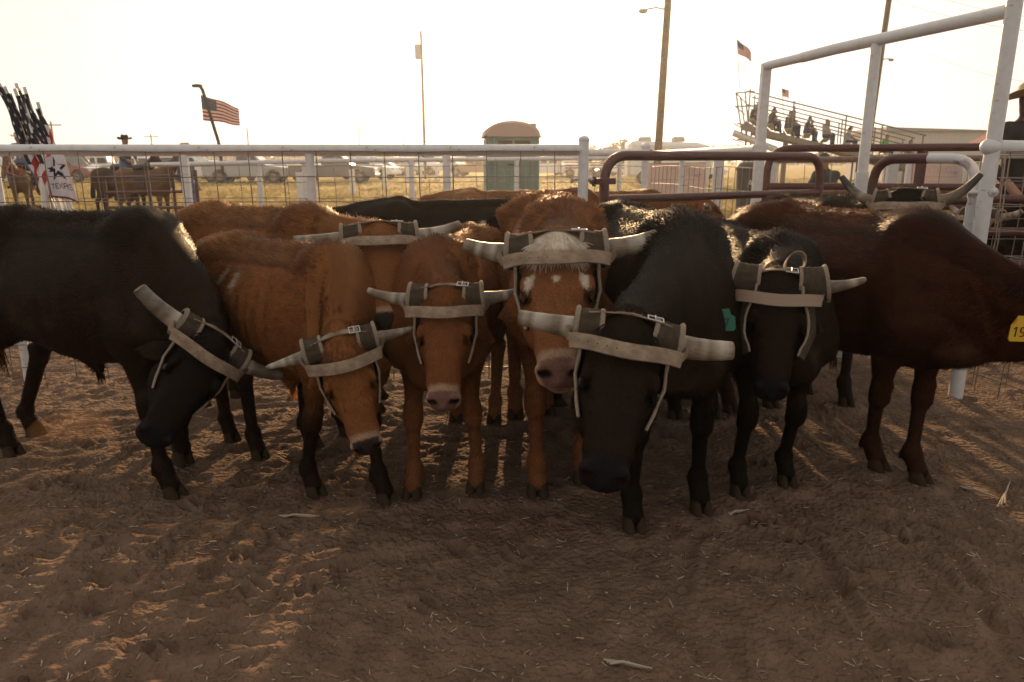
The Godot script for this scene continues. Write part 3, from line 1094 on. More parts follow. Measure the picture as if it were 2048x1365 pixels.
func horn_curve(spec: Dictionary, s: float, u: float) -> Vector3:
	var tip: Vector3 = spec.tips[0 if s < 0 else 1]
	var p0 := Vector3(0.07 * s, -0.015, 0.0)
	var p2 := Vector3(absf(tip.x) * s, tip.y, tip.z)
	var p1 := Vector3(lerpf(0.07, absf(tip.x), 0.55) * s, -0.02 + spec.get("sag", 0.0), 0.012 + spec.get("droop", 0.0))
	return p0 * (1.0 - u) * (1.0 - u) + p1 * 2.0 * u * (1.0 - u) + p2 * u * u

func add_headgear(root: Node3D, spec: Dictionary, head_xf: Transform3D, r: RandomNumberGenerator) -> void:
	var tip_r: Vector2 = spec.get("tip", Vector2(0.021, 0.021))
	for s: float in [-1.0, 1.0]:
		var rt := tip_r.x if s < 0 else tip_r.y
		# horn
		var b := MB.new()
		var pts := []
		var rad := []
		for i in 15:
			var u := i / 14.0
			pts.append(horn_curve(spec, s, u))
			rad.append(lerpf(0.044, rt, pow(u, 0.95)) * (1.0 + 0.015 * sin(i * 2.1 + s)))
		if rt < 0.014:
			pts.append(pts[14] + (pts[14] - pts[13]).normalized() * 0.010); rad.append(rt * 0.55)
		else:
			pts.append(pts[14] + (pts[14] - pts[13]).normalized() * 0.004); rad.append(rt * 0.86)
		b.tube(pts, rad, 16)
		var total: float = b.uv[14 * 17].y
		for i in b.c.size():
			var u := clampf(b.uv[i].y / total, 0, 1)
			var st := mottle.get_noise_3d(b.v[i].x * 25.0 * s, b.v[i].y * 160.0, b.v[i].z * 160.0)
			var c := Color(0.14, 0.098, 0.062).lerp(Color(0.28, 0.215, 0.145), clampf(0.5 + st * 1.3, 0, 1))
			var dark: float = spec.get("horn_dark", 0.0)
			c = c.lerp(Color(0.075, 0.055, 0.04), clampf(st * 2.6 - 0.1, 0, 1) * 0.8)
			var band := mottle.get_noise_2d(u * 6.0, s * 9.0 + spec.get("seed", 1) * 3.0)
			c = c.lerp(Color(0.46, 0.41, 0.33), clampf(band * 2.6, 0, 1) * 0.8).lerp(Color(0.12, 0.09, 0.065), clampf(-band * 2.8 - 0.1, 0, 1) * 0.85)
			c = c.lerp(Color(0.035, 0.028, 0.022), clampf((u - 0.50) * 4.0 + st * 0.8, 0, 1) * dark)
			if i >= 16 * 17 + 16: c = Color(0.20, 0.13, 0.085)        # the sawn end
			b.c[i] = c
		var o := put("horn", b.mesh(), M.horn, root)
		o.transform = head_xf
		if not spec.get("gear", true): continue
		# sleeve of brown cloth
		b = MB.new()
		var u0 := 0.03
		var reach: float = spec.get("sleeve", 0.166)
		var u1 := 0.2
		for i in 60:
			if absf(horn_curve(spec, s, i / 60.0).x) < reach: u1 = i / 60.0
		pts = []; rad = []
		var fl: float = spec.get("flare", 0.0)
		for i in 9:
			var u := lerpf(u0, u1, i / 8.0)
			pts.append(horn_curve(spec, s, u) + Vector3(0, 0.0, -0.006 - fl * 0.3 * i / 8.0)); rad.append(lerpf(0.064 + spec.get("big_sleeve", 0.0), 0.061 + fl * 0.4, i / 8.0) + 0.0016 * sin(i * 2.7))
		b.tube(pts, rad, 20, false)
		for i in b.v.size():
			var w := mottle.get_noise_3d(b.v[i].x * 120.0, b.v[i].y * 30.0, b.v[i].z * 30.0 + s * 7.0)
			b.v[i] += b.n[i] * w * 0.004
		var wrap := put("horn_wrap", b.mesh(), M.wrap, root)
		wrap.transform = head_xf
		b = MB.new()
		var d: Vector3 = (pts[8] - pts[7]).normalized()
		var e: float = rad[8]
		b.tube([pts[8] - d * 0.010, pts[8] - d * 0.006, pts[8], pts[8] + d * 0.006, pts[8] + d * 0.008], [e, e + 0.0055, e + 0.0075, e + 0.004, e - 0.012], 24, false)
		for i in b.v.size(): b.v[i] += b.n[i] * mottle.get_noise_3dv(b.v[i] * 220.0 + Vector3(s, 0, 0)) * 0.003
		put("binding", b.mesh(), M.fleece, wrap)
		b = MB.new()
		d = (pts[1] - pts[0]).normalized()
		b.tube([pts[0] - d * 0.004, pts[0] + d * 0.001, pts[0] + d * 0.007, pts[0] + d * 0.011], [rad[0] - 0.002, rad[0] + 0.0025, rad[0] + 0.0035, rad[0]], 24, false)
		for i in b.v.size(): b.v[i] += b.n[i] * mottle.get_noise_3dv(b.v[i] * 220.0 + Vector3(s, 0, 0)) * 0.003
		put("binding", b.mesh(), M.fleece, wrap)
		# cheek flap hanging behind the eye
		b = MB.new()
		var big: float = spec.get("mask", 0.0)
		var rows := 10
		var cols := 6
		var base := b.v.size()
		var edge := []
		for side: float in [1.0, -1.0]:
			for i in rows + 1:
				var u := float(i) / rows
				var t := lerpf(0.035, 0.30 + big * 0.02, u)
				var half := lerpf(0.134, 0.130, u) if u < 0.55 else lerpf(0.130, 0.100, (u - 0.55) / 0.45)
				half += big * 0.012 * sin(PI * u)
				for k in cols + 1:
					var q := float(k) / cols
					var front := lerpf(0.0, -0.035, u) + big * 0.075 * (1.0 - 0.45 * u)
					var nn := lerpf(front, -0.13 + 0.09 * u, q)
					var x := (half - 0.02 * q * q - big * 0.040 * (1.0 - q) * (1.0 - q) + 0.0015 * sin(u * 17.0 + q * 5.0)) * s
					if big > 0.0:
						x = (lerpf(lerpf(0.088, 0.122, smoothstep(0.0, 0.55, u)) - 0.03 * smoothstep(0.7, 1.0, u), half + 0.022, pow(q, 0.6))) * s
						nn = lerpf(lerpf(0.062, 0.0, u), -0.13 + 0.07 * u, q)
					var p := Vector3(x + side * s * 0.003, nn, t)
					b.add(p, Vector3(s * side, (0.25 + big * 0.5) * (1.0 - q) * side, 0.1 * side).normalized())
					if k == 0 and side > 0: edge.append(p)
		for side in 2:
			for i in rows:
				for k in cols:
					var a := base + side * (rows + 1) * (cols + 1) + i * (cols + 1) + k
					b.quad(a, a + 1, a + cols + 2, a + cols + 1)
		var flap := put("cheek_flap", b.mesh(), M.wrap, root)
		flap.transform = head_xf
		b = MB.new()
		b.tube(edge, 0.0055, 8)
		for i in b.v.size(): b.v[i] += b.n[i] * mottle.get_noise_3dv(b.v[i] * 260.0) * 0.003
		put("binding", b.mesh(), M.fleece, flap)
	if not spec.get("gear", true): return
	# strap across the forehead
	var up := []
	var lo := []
	var hw := 0.028
	for i in 25:
		var s := -1.0 + i / 12.0
		var a := absf(s)
		var x := 0.172 * s
		var nn := 0.094 - 0.058 * a * a * a
		var t: float = 0.118 - 0.034 * a * a + spec.get("strap", 0.0) * s
		var flare := 1.0 + 0.0 * a
		up.append(Vector3(x * 1.02, nn - 0.004, t - hw * flare)); lo.append(Vector3(x * 0.97, nn + 0.002, t + hw * flare))
	# the ends fold round the sleeves
	for k in 3:
		var f := float(k + 1)
		up.push_front(Vector3(-0.1755 - 0.010 * f, 0.032 - 0.012 * f, 0.052 - 0.026 - 0.004 * f - spec.get("strap", 0.0))); lo.push_front(Vector3(-0.1670 - 0.004 * f, 0.032 - 0.014 * f, 0.052 + 0.026 - 0.006 * f - spec.get("strap", 0.0)))
		up.append(Vector3(0.1755 + 0.010 * f, 0.032 - 0.012 * f, 0.052 - 0.026 - 0.004 * f + spec.get("strap", 0.0))); lo.append(Vector3(0.1670 + 0.004 * f, 0.032 - 0.014 * f, 0.052 + 0.026 - 0.006 * f + spec.get("strap", 0.0)))
	var b := MB.new()
	b.ribbon(up, lo, 0.005)
	var strap := put("strap", b.mesh(), M.webbing_red if spec.get("red_line", false) else M.webbing, root)
	strap.transform = head_xf
	if spec.get("holes", true):
		for k in 5:
			var i := 5 + k * 2
			b = MB.new()
			b.ball((up[i] + lo[i]) * 0.5 + Vector3(0, 0.0012, 0), Vector3(0.0032, 0.0028, 0.0032), 8, 5)
			put("strap_hole", b.mesh(), M.black, strap)
	# strap and buckle behind the poll
	up = []; lo = []
	for i in 13:
		var s := -1.0 + i / 6.0
		var a := absf(s)
		up.append(Vector3(0.130 * s, 0.014 + 0.02 * (1 - a) - 0.015, -0.064 + 0.034 * a * a))
		lo.append(Vector3(0.130 * s, 0.046 + 0.006 * (1 - a) - 0.0, -0.036 + 0.014 * a * a))
	b = MB.new()
	b.ribbon(up, lo, 0.005)
	var back := put("poll_strap", b.mesh(), M.webbing, root)
	back.transform = head_xf
	b = MB.new()
	var bx: float = spec.get("buckle", 0.075)
	var q := 0.0025
	var ya := Vector3(0, 0.020, -0.066)
	var yb := Vector3(0, 0.056, -0.030)
	for e in [[Vector3(bx - 0.022, 0, 0) + ya, Vector3(bx + 0.026, 0, 0.004) + ya], [Vector3(bx - 0.022, 0, 0) + yb, Vector3(bx + 0.026, 0, 0.004) + yb], [Vector3(bx - 0.022, 0, 0) + ya, Vector3(bx - 0.022, 0, 0) + yb], [Vector3(bx + 0.026, 0, 0.004) + ya, Vector3(bx + 0.026, 0, 0.004) + yb], [Vector3(bx, 0.004, 0) + ya, Vector3(bx, 0.004, 0) + yb]]:
		b.tube([e[0], e[1]], q, 6)
	put("buckle", b.mesh(), M.steel, back)
	if spec.get("loop", false):
		# loose end of the strap standing up in a loop
		b = MB.new()
		up = []; lo = []
		for i in 17:
			var a := lerpf(-0.35, PI + 0.55, i / 16.0)
			var c := Vector3(0.055 + 0.040 * cos(PI - a) * (1.0 if i > 2 else 1.0), 0.034, -0.075 - 0.055 * sin(a) + 0.014 * cos(a))
			up.append(c + Vector3(-0.004, -0.016, 0)); lo.append(c + Vector3(0.004, 0.016, 0))
		b.ribbon(up, lo, 0.005)
		put("strap_end", b.mesh(), M.webbing, back)

func make_steer(spec: Dictionary) -> Node3D:
	var t0 := Time.get_ticks_msec()
	var r := RandomNumberGenerator.new()
	r.seed = hash(spec.label)
	var s: float = spec.size
	var yaw := deg_to_rad(spec.yaw)
	var fwd := Vector3(sin(yaw), 0, cos(yaw))
	var at := Vector3(spec.front[0], 0, spec.front[1]) - fwd * (0.37 * s)
	var root := thing("steer", spec.label, "steer", at, yaw, "roping steers in and behind the pen")
	root.scale = Vector3.ONE * s
	var world := Transform3D(Basis(Vector3.UP, yaw).scaled(Vector3.ONE * s), at)
	var local := world.affine_inverse()
	spec["head"] = spec.get("head_size", s) / s
	var po := make_pose(spec, local)
	var a := posed(po)
	var V: PackedVector3Array = a[0]
	var N: PackedVector3Array = a[1]
	var co: Dictionary = spec.coat
	co["seed"] = float(spec.get("seed", 1))
	var C := PackedColorArray()
	C.resize(V.size())
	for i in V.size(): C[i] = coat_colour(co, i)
	for st in spec.get("brand", []):
		for i in V.size():
			var p := sV[i]
			if p.x * st[4] > 0.03 and absf(p.z) < 0.8:
				var g := Vector2(p.z, p.y)
				var d := (Geometry2D.get_closest_point_to_segment(g, Vector2(st[0], st[1]), Vector2(st[2], st[3])) - g).length()
				C[i] = C[i].lerp(Color(0.42, 0.34, 0.27), smoothstep(0.016, 0.008, d) * 0.85)
	put("body", arrays_mesh(V, N, C, sI), M.hide, root)
	var cam := local * Vector3(0, EYE_HEIGHT, 0)
	var hair := make_coat(V, N, a[2], C, spec.get("hairs", 24000.0), cam, r, spec.get("shag", 1.0))
	var hb := po.head_turn * Basis(Vector3.RIGHT, FACE_N, FACE_T)
	var hs := po.head_size
	var head_xf := Transform3D(hb.scaled_local(Vector3.ONE * hs), po.head_at)
	# forelock on the poll
	var tuft: Color = spec.get("tuft", co.base)
	for k in spec.get("lock", 420):
		var x := r.randf_range(-0.072, 0.072)
		var t := r.randf_range(-0.035, 0.075)
		var root_p := head_xf * Vector3(x, 0.030 - absf(x) * 0.12 + (0.012 if t > 0 else 0.0), t)
		var wv := mottle.get_noise_2d(x * 60.0, t * 60.0)
		var d0 := hb * Vector3(x * 6.0 + wv * 0.6 + r.randf_range(-0.2, 0.2), 0.42, 0.55 + t * 4.0 + r.randf_range(-0.2, 0.3)).normalized()
		var d1 := hb * Vector3(x * 9.0 + wv * 0.8 + r.randf_range(-0.3, 0.3), -0.30, 0.9 + r.randf_range(-0.5, 0.3)).normalized()
		if t < -0.012: continue
		if t < -0.012:
			d0 = hb * Vector3(x * 3.0 + r.randf_range(-0.4, 0.4), 0.35 + r.randf_range(-0.3, 0.3), -1.0).normalized()
			d1 = hb * Vector3(x * 6.0 + r.randf_range(-0.5, 0.5), 0.6, -0.5 + r.randf_range(-0.4, 0.6)).normalized()
		hair.strand(root_p, d0, d1, r.randf_range(0.030, 0.062) * hs * spec.get("lock_len", 1.0), 0.0055, (hb * Vector3(0, 1, 0.2)), vary(tuft, r, 0.3), vary(tuft * spec.get("tuft_tip", 1.3), r, 0.3))
	# hair of the sheath and inside the ears
	var sheath := trunk_point(po, Vector3(0, 0.465, -0.065))
	for k in 40: hair.strand(sheath + Vector3(r.randf_range(-0.015, 0.015), 0, r.randf_range(-0.015, 0.015)), Vector3.DOWN + Vector3(r.randf_range(-0.2, 0.2), 0, 0.15), Vector3.DOWN + Vector3(0, 0, r.randf_range(-0.2, 0.3)), r.randf_range(0.03, 0.08), 0.004, Vector3(0, 0.2, 1), vary(co.base * 1.4, r, 0.3), vary(co.base * 2.2, r, 0.3))
	# tail with its switch
	var b := MB.new()
	var sway: float = spec.get("tail", 0.04)
	var tp := []
	var tr := []
	for k in 12:
		var u := k / 11.0
		var back := trunk_point(po, Vector3(0, 0, -0.80 - 0.075 * sin(minf(u * 2.2, 1.0) * PI * 0.5)))
		tp.append(Vector3(back.x + sway * u * u * 1.6, 1.075 - 0.60 * u * u * (1.4 - 0.4 * u) - 0.02 * u, back.z))
		tr.append(lerpf(0.034, 0.013, sqrt(u)))
	b.tint = co.base
	b.tube(tp, tr, 10)
	put("tail", b.mesh(), M.hide, root)
	for k in 240:
		var u := r.randf_range(0.72, 1.0)
		var p: Vector3 = tp[int(u * 11.0)]
		hair.strand(p, Vector3(r.randf_range(-0.25, 0.25), -1, r.randf_range(-0.25, 0.25)).normalized(), Vector3(r.randf_range(-0.12, 0.12), -1, r.randf_range(-0.12, 0.12)).normalized(), r.randf_range(0.12, 0.27), 0.005, Vector3(0, 0.1, -1), vary(co.get("switch", co.dark), r, 0.3), vary(co.get("switch", co.dark) * 1.6, r, 0.3))
	put("coat", arrays_mesh(hair.v, hair.n, hair.c, hair.ix), M.hair, root, "stuff")
	# eyes
	for sg: float in [-1.0, 1.0]:
		b = MB.new()
		b.ball(Vector3(0.1075 * sg, 0.006, 0.207), Vector3(0.0160, 0.0165, 0.0205), 14, 10)
		put("eye", b.mesh(), M.eye, root).transform = head_xf
	# hooves
	for k in 4:
		var L: Array = po.legs[k]
		var o := put("hoof", M.hoof_mesh, M.hoof, root)
		o.transform = Transform3D((L[8] as Basis).scaled_local(Vector3(0.88, 0.88, 0.88)), L[10])
		hoof_spots.append(world * L[10])
	add_headgear(root, spec, head_xf, r)
	if spec.has("tag"):
		# plastic tag hanging from the ear, with its written number
		var tg: Dictionary = spec.tag
		b = MB.new()
		b.tint = Color.WHITE
		var outline := [Vector2(-0.012, 0.032), Vector2(0.012, 0.032), Vector2(0.016, 0.012), Vector2(0.030, 0.002), Vector2(0.030, -0.040), Vector2(0.024, -0.047), Vector2(-0.024, -0.047), Vector2(-0.030, -0.040), Vector2(-0.030, 0.002), Vector2(-0.016, 0.012)]
		for z: float in [0.0015, -0.0015]:
			var f := []
			for q in outline: f.append(Vector3(q.x, q.y, z))
			b.face(f, Vector3(0, 0, signf(z)))
		for k in outline.size():
			var p: Vector2 = outline[k]
			var q: Vector2 = outline[(k + 1) % outline.size()]
			b.face([Vector3(p.x, p.y, 0.0015), Vector3(q.x, q.y, 0.0015), Vector3(q.x, q.y, -0.0015), Vector3(p.x, p.y, -0.0015)], Vector3(p.x + q.x, p.y + q.y, 0).normalized())
		var o := put("ear_tag", b.mesh(), tg.mat, root)
		o.transform = local * Transform3D(Basis(Vector3.UP, deg_to_rad(tg.get("turn", 0.0))) * Basis(Vector3.BACK, deg_to_rad(tg.get("tilt", 0.0))).scaled(Vector3.ONE * tg.get("scale", 1.0)), tg.at)
		var tm := TextMesh.new()
		tm.text = tg.text
		var sf := SystemFont.new()
		sf.font_names = PackedStringArray(["Droid Sans"])
		tm.font = sf
		tm.font_size = 32
		tm.pixel_size = 0.0013
		tm.depth = 0.0012
		var num := put("tag_number", tm, M.black, o)
		num.position = Vector3(0, -0.018, 0.0022)
	print(spec.label.left(30), "  hair ", hair.v.size(), "  ms ", Time.get_ticks_msec() - t0)
	return root

func build_steers() -> void:
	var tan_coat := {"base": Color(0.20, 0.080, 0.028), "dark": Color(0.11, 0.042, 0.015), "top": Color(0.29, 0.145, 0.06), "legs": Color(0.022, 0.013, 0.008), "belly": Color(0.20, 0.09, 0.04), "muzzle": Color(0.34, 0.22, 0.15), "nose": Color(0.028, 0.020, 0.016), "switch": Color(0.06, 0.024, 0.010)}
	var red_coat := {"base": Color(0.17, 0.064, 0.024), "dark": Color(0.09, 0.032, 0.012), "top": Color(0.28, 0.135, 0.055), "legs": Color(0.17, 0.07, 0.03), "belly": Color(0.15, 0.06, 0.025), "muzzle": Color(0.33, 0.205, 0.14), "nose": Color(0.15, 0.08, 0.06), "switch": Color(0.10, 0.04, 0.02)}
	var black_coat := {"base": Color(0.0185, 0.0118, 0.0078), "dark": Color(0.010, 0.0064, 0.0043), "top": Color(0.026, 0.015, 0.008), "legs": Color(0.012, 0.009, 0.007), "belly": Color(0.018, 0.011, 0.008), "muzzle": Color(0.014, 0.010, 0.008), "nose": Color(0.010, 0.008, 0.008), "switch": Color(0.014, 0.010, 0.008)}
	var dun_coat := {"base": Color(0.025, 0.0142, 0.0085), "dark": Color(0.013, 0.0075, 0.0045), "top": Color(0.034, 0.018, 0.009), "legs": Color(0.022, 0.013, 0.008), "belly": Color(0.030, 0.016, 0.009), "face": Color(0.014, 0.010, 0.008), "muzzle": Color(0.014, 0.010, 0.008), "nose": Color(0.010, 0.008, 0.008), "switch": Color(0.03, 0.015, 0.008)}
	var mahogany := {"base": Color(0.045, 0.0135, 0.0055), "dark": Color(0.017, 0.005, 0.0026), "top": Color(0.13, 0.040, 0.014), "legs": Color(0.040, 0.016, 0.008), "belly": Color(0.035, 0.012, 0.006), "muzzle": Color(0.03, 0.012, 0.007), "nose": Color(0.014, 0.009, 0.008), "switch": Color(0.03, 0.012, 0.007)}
	# front row, from the left
	make_steer({"label": "dark brown steer at the left edge, head turned down and tilted, right horn raised", "seed": 1, "front": [-1.51, -3.10], "yaw": 66.0, "size": 1.03, "fat": 1.08, "shag": 1.25,
		"poll": Vector3(-1.179, 0.726, -2.81), "face": [-19.8, 39.8, -60.6], "head_size": 0.90, "feet": [[-1.58, -3.27, 0.03, 25.0], [-1.46, -2.93], [-2.52, -3.66], [-2.46, -3.39]],
		"coat": dun_coat, "tips": [Vector3(-.365, .0, -.02), Vector3(.34, .01, -.045)], "tip": Vector2(.029, .022), "horn_dark": 0.6, "tuft": Color(0.012, 0.009, 0.007)})
	make_steer({"label": "tan steer with dark legs and a pale brand, second from the left in front", "seed": 2, "front": [-0.69, -2.905], "yaw": 49.0, "size": 0.93, "fat": 0.94,
		"poll": Vector3(-0.628, 0.765, -2.612), "face": [37.8, 62.7, 26.1], "head_size": 0.80, "feet": [[-0.53, -2.87], [-0.85, -2.94], [-1.23, -3.35], [-1.45, -3.58]],
		"coat": tan_coat, "tips": [Vector3(-.335, -.02, .012), Vector3(.335, -.02, .004)], "tip": Vector2(.011, .011), "tuft": Color(0.17, 0.07, 0.03), "holes": false, "flare": 0.012,
		"brand": [[-0.30, 1.035, -0.345, 0.965, -1.0], [-0.19, 1.02, -0.215, 0.965, -1.0], [-0.215, 0.965, -0.175, 0.975, -1.0], [-0.175, 1.01, -0.19, 0.935, -1.0]]})
	make_steer({"label": "light brown steer, head down, pointed horns, third from the left in the front row", "seed": 3, "front": [-0.30, -2.945], "yaw": -6.0, "size": 0.94, "fat": 0.94,
		"poll": Vector3(-0.246, 0.927, -2.69), "face": [1.1, 53.0, 2.3], "head_size": 0.84, "feet": [[-0.16, -2.97], [-0.43, -2.92], null, null],
		"coat": red_coat, "tips": [Vector3(-.345, .008, -.040), Vector3(.335, 0, -.030)], "tip": Vector2(.014, .015), "tuft": Color(0.17, 0.065, 0.025), "holes": false, "flare": 0.014})
	var white_poll: Dictionary = red_coat.duplicate()
	white_poll["base"] = Color(0.21, 0.085, 0.034)
	white_poll["blaze"] = Color(0.55, 0.47, 0.38)
	white_poll["muzzle"] = Color(0.34, 0.215, 0.15)
	white_poll["nose"] = Color(0.16, 0.085, 0.065)
	make_steer({"label": "brown steer with a white tuft on its poll, head held up in the middle", "seed": 4, "front": [0.215, -3.005], "yaw": 3.0, "size": 1.07, "fat": 0.94,
		"poll": Vector3(0.159, 1.116, -2.632), "face": [-1.0, 42.6, 3.3], "head_size": 1.08, "feet": [[0.32, -3.07], [0.11, -2.94], [0.20, -4.0], [0.02, -3.93]],
		"coat": white_poll, "tips": [Vector3(-.305, .001, -.03), Vector3(.335, .002, -.036)], "tip": Vector2(.022, .026), "tuft": Color(0.62, 0.54, 0.45), "tuft_tip": 1.15, "lock": 1100, "lock_len": 1.25})
	make_steer({"label": "big black steer in front of the others, head lowest, thick pale sawn horns", "seed": 5, "front": [0.63, -2.705], "yaw": 7.0, "size": 1.04, "fat": 0.95, "shag": 1.1,
		"poll": Vector3(0.330, 0.944, -2.04), "face": [-17.9, 45.1, -12.5], "head_size": 0.91, "feet": [[0.78, -2.78], [0.48, -2.63], null, null],
		"coat": black_coat, "tips": [Vector3(-.345, -.02, .003), Vector3(.325, -.007, -.010)], "tip": Vector2(.024, .029), "tuft": Color(0.014, 0.010, 0.007), "lock": 560, "ear": 62.0})
	make_steer({"label": "black steer in a wide brown horn mask with a green ear tag", "seed": 6, "front": [1.11, -2.99], "yaw": 5.0, "drop": 0.012, "size": 0.96, "fat": 0.94,
		"poll": Vector3(0.959, 0.994, -2.612), "face": [-19.3, 57.3, -2.1], "head_size": 0.84, "feet": [[1.23, -3.04], [0.99, -2.94], null, null],
		"coat": black_coat, "tips": [Vector3(-.305, -.014, -.03), Vector3(.33, .006, -.036)], "tip": Vector2(.011, .013), "tuft": Color(0.016, 0.012, 0.010), "mask": 1.0, "red_line": true, "holes": false, "loop": true, "flare": 0.035, "sleeve": 0.19, "buckle": 0.045, "big_sleeve": 0.012,
		"tag": {"at": Vector3(0.745, 0.89, -2.50), "turn": -10.0, "tilt": 6.0, "text": "7", "mat": M.tag_green, "scale": 1.0}})
	make_steer({"label": "dark red steer at the right edge, side on, its head out of frame", "seed": 7, "front": [1.78, -3.14], "yaw": 26.0, "size": 1.03, "fat": 1.12, "shag": 1.1, "bend": 6.0,
		"drop": 0.012, "poll": Vector3(2.26, 0.90, -2.72), "face": [78.0, 42.0, 4.0], "head_size": 0.98, "feet": [[1.84, -3.07], [1.72, -3.21], null, null],
		"coat": mahogany, "tips": [Vector3(-.33, .008, -.04), Vector3(.33, .008, -.03)], "tip": Vector2(.02, .02), "tuft": Color(0.05, 0.02, 0.01),
		"tag": {"at": Vector3(1.77, 0.86, -2.5), "turn": 8.0, "tilt": -4.0, "text": "19", "mat": M.tag_yellow, "scale": 1.15}})
	# second row
	make_steer({"label": "tan steer with long level horns, behind the branded tan steer", "seed": 8, "front": [-0.97, -3.60], "yaw": 52.0, "size": 1.02, "fat": 0.94,
		"poll": Vector3(-0.579, 1.104, -3.24), "face": [11.7, 41.4, 1.0], "head_size": 1.0,
		"coat": tan_coat, "tips": [Vector3(-.365, -.024, -.008), Vector3(.355, .009, -.04)], "tip": Vector2(.020, .020), "tuft": Color(0.22, 0.085, 0.035), "horn_dark": 0.2, "hairs": 15000.0})
	make_steer({"label": "black steer standing along the back fence with a pale number on its flank", "seed": 9, "front": [0.22, -4.26], "yaw": 96.0, "size": 1.04,
		"poll": Vector3(0.62, 0.80, -4.22), "face": [70.0, 50.0, 0.0], "head_size": 1.0, "coat": black_coat, "tips": [Vector3(-.33, .008, -.04), Vector3(.33, .008, -.03)], "tip": Vector2(.02, .02), "tuft": Color(0.014, 0.010, 0.007), "hairs": 12000.0,
		"brand": [[-0.02, 1.05, -0.045, 1.0, -1.0], [-0.045, 1.0, -0.035, 0.95, -1.0], [-0.035, 0.95, 0.0, 0.945, -1.0], [0.0, 0.945, 0.01, 0.985, -1.0], [0.01, 0.985, -0.035, 0.99, -1.0]]})
	make_steer({"label": "black steer with dark upturned horns, looking over the dark red steer", "seed": 10, "front": [1.905, -4.26], "yaw": 0.0, "size": 1.02,
		"poll": Vector3(1.97, 1.235, -3.74), "face": [-24.0, 50.0, 2.4], "head_size": 0.90, "feet": [[1.98, -4.14], [1.83, -4.38], null, null],
		"coat": dun_coat, "tips": [Vector3(-.335, .03, -.135), Vector3(.345, .05, -.12)], "sag": 0.0, "droop": 0.035, "tip": Vector2(.017, .017), "horn_dark": 1.0, "tuft": Color(0.012, 0.009, 0.007), "hairs": 12000.0})
	make_steer({"label": "black steer, only its masked poll showing between the white tufted steer and the gate", "seed": 11, "front": [0.66, -4.40], "yaw": -60.0, "size": 0.90,
		"poll": Vector3(0.50, 1.12, -4.12), "face": [-20.0, 55.0, -6.0], "head_size": 0.92, "coat": black_coat, "tips": [Vector3(-.20, .008, -.03), Vector3(.20, .008, -.03)], "tip": Vector2(.03, .03), "tuft": Color(0.014, 0.010, 0.007), "hairs": 8000.0})
	# beyond the fence and the gate
	make_steer({"label": "brown steer beyond the back fence, its rump in front of the portable toilet", "seed": 12, "front": [0.55, -5.45], "yaw": 84.0, "size": 1.04,
		"poll": Vector3(1.05, 0.85, -5.4), "face": [80.0, 50.0, 0.0], "coat": red_coat, "tips": [Vector3(-.3, .008, -.03), Vector3(.3, .008, -.03)], "hairs": 8000.0, "gear": false, "tuft": Color(0.17, 0.065, 0.025)})
	make_steer({"label": "reddish brown steer beyond the swung gate, ears showing over a black back", "seed": 13, "front": [1.20, -6.35], "yaw": 65.0, "size": 1.0,
		"poll": Vector3(1.62, 1.05, -6.15), "face": [75.0, 48.0, 0.0], "coat": red_coat, "tips": [Vector3(-.2, .008, -.03), Vector3(.2, .008, -.03)], "hairs": 8000.0, "gear": false, "tuft": Color(0.17, 0.065, 0.025)})
	make_steer({"label": "black steer in the next pen at the right edge, behind the wire", "seed": 14, "front": [4.2, -6.0], "yaw": -80.0, "size": 1.0,
		"poll": Vector3(3.72, 1.0, -5.9), "face": [-70.0, 45.0, 0.0], "coat": black_coat, "tips": [Vector3(-.3, .008, -.06), Vector3(.3, .008, -.06)], "hairs": 6000.0, "tuft": Color(0.014, 0.010, 0.007)})


# ---------------------------------------------------------------- the ground
var soil := {}

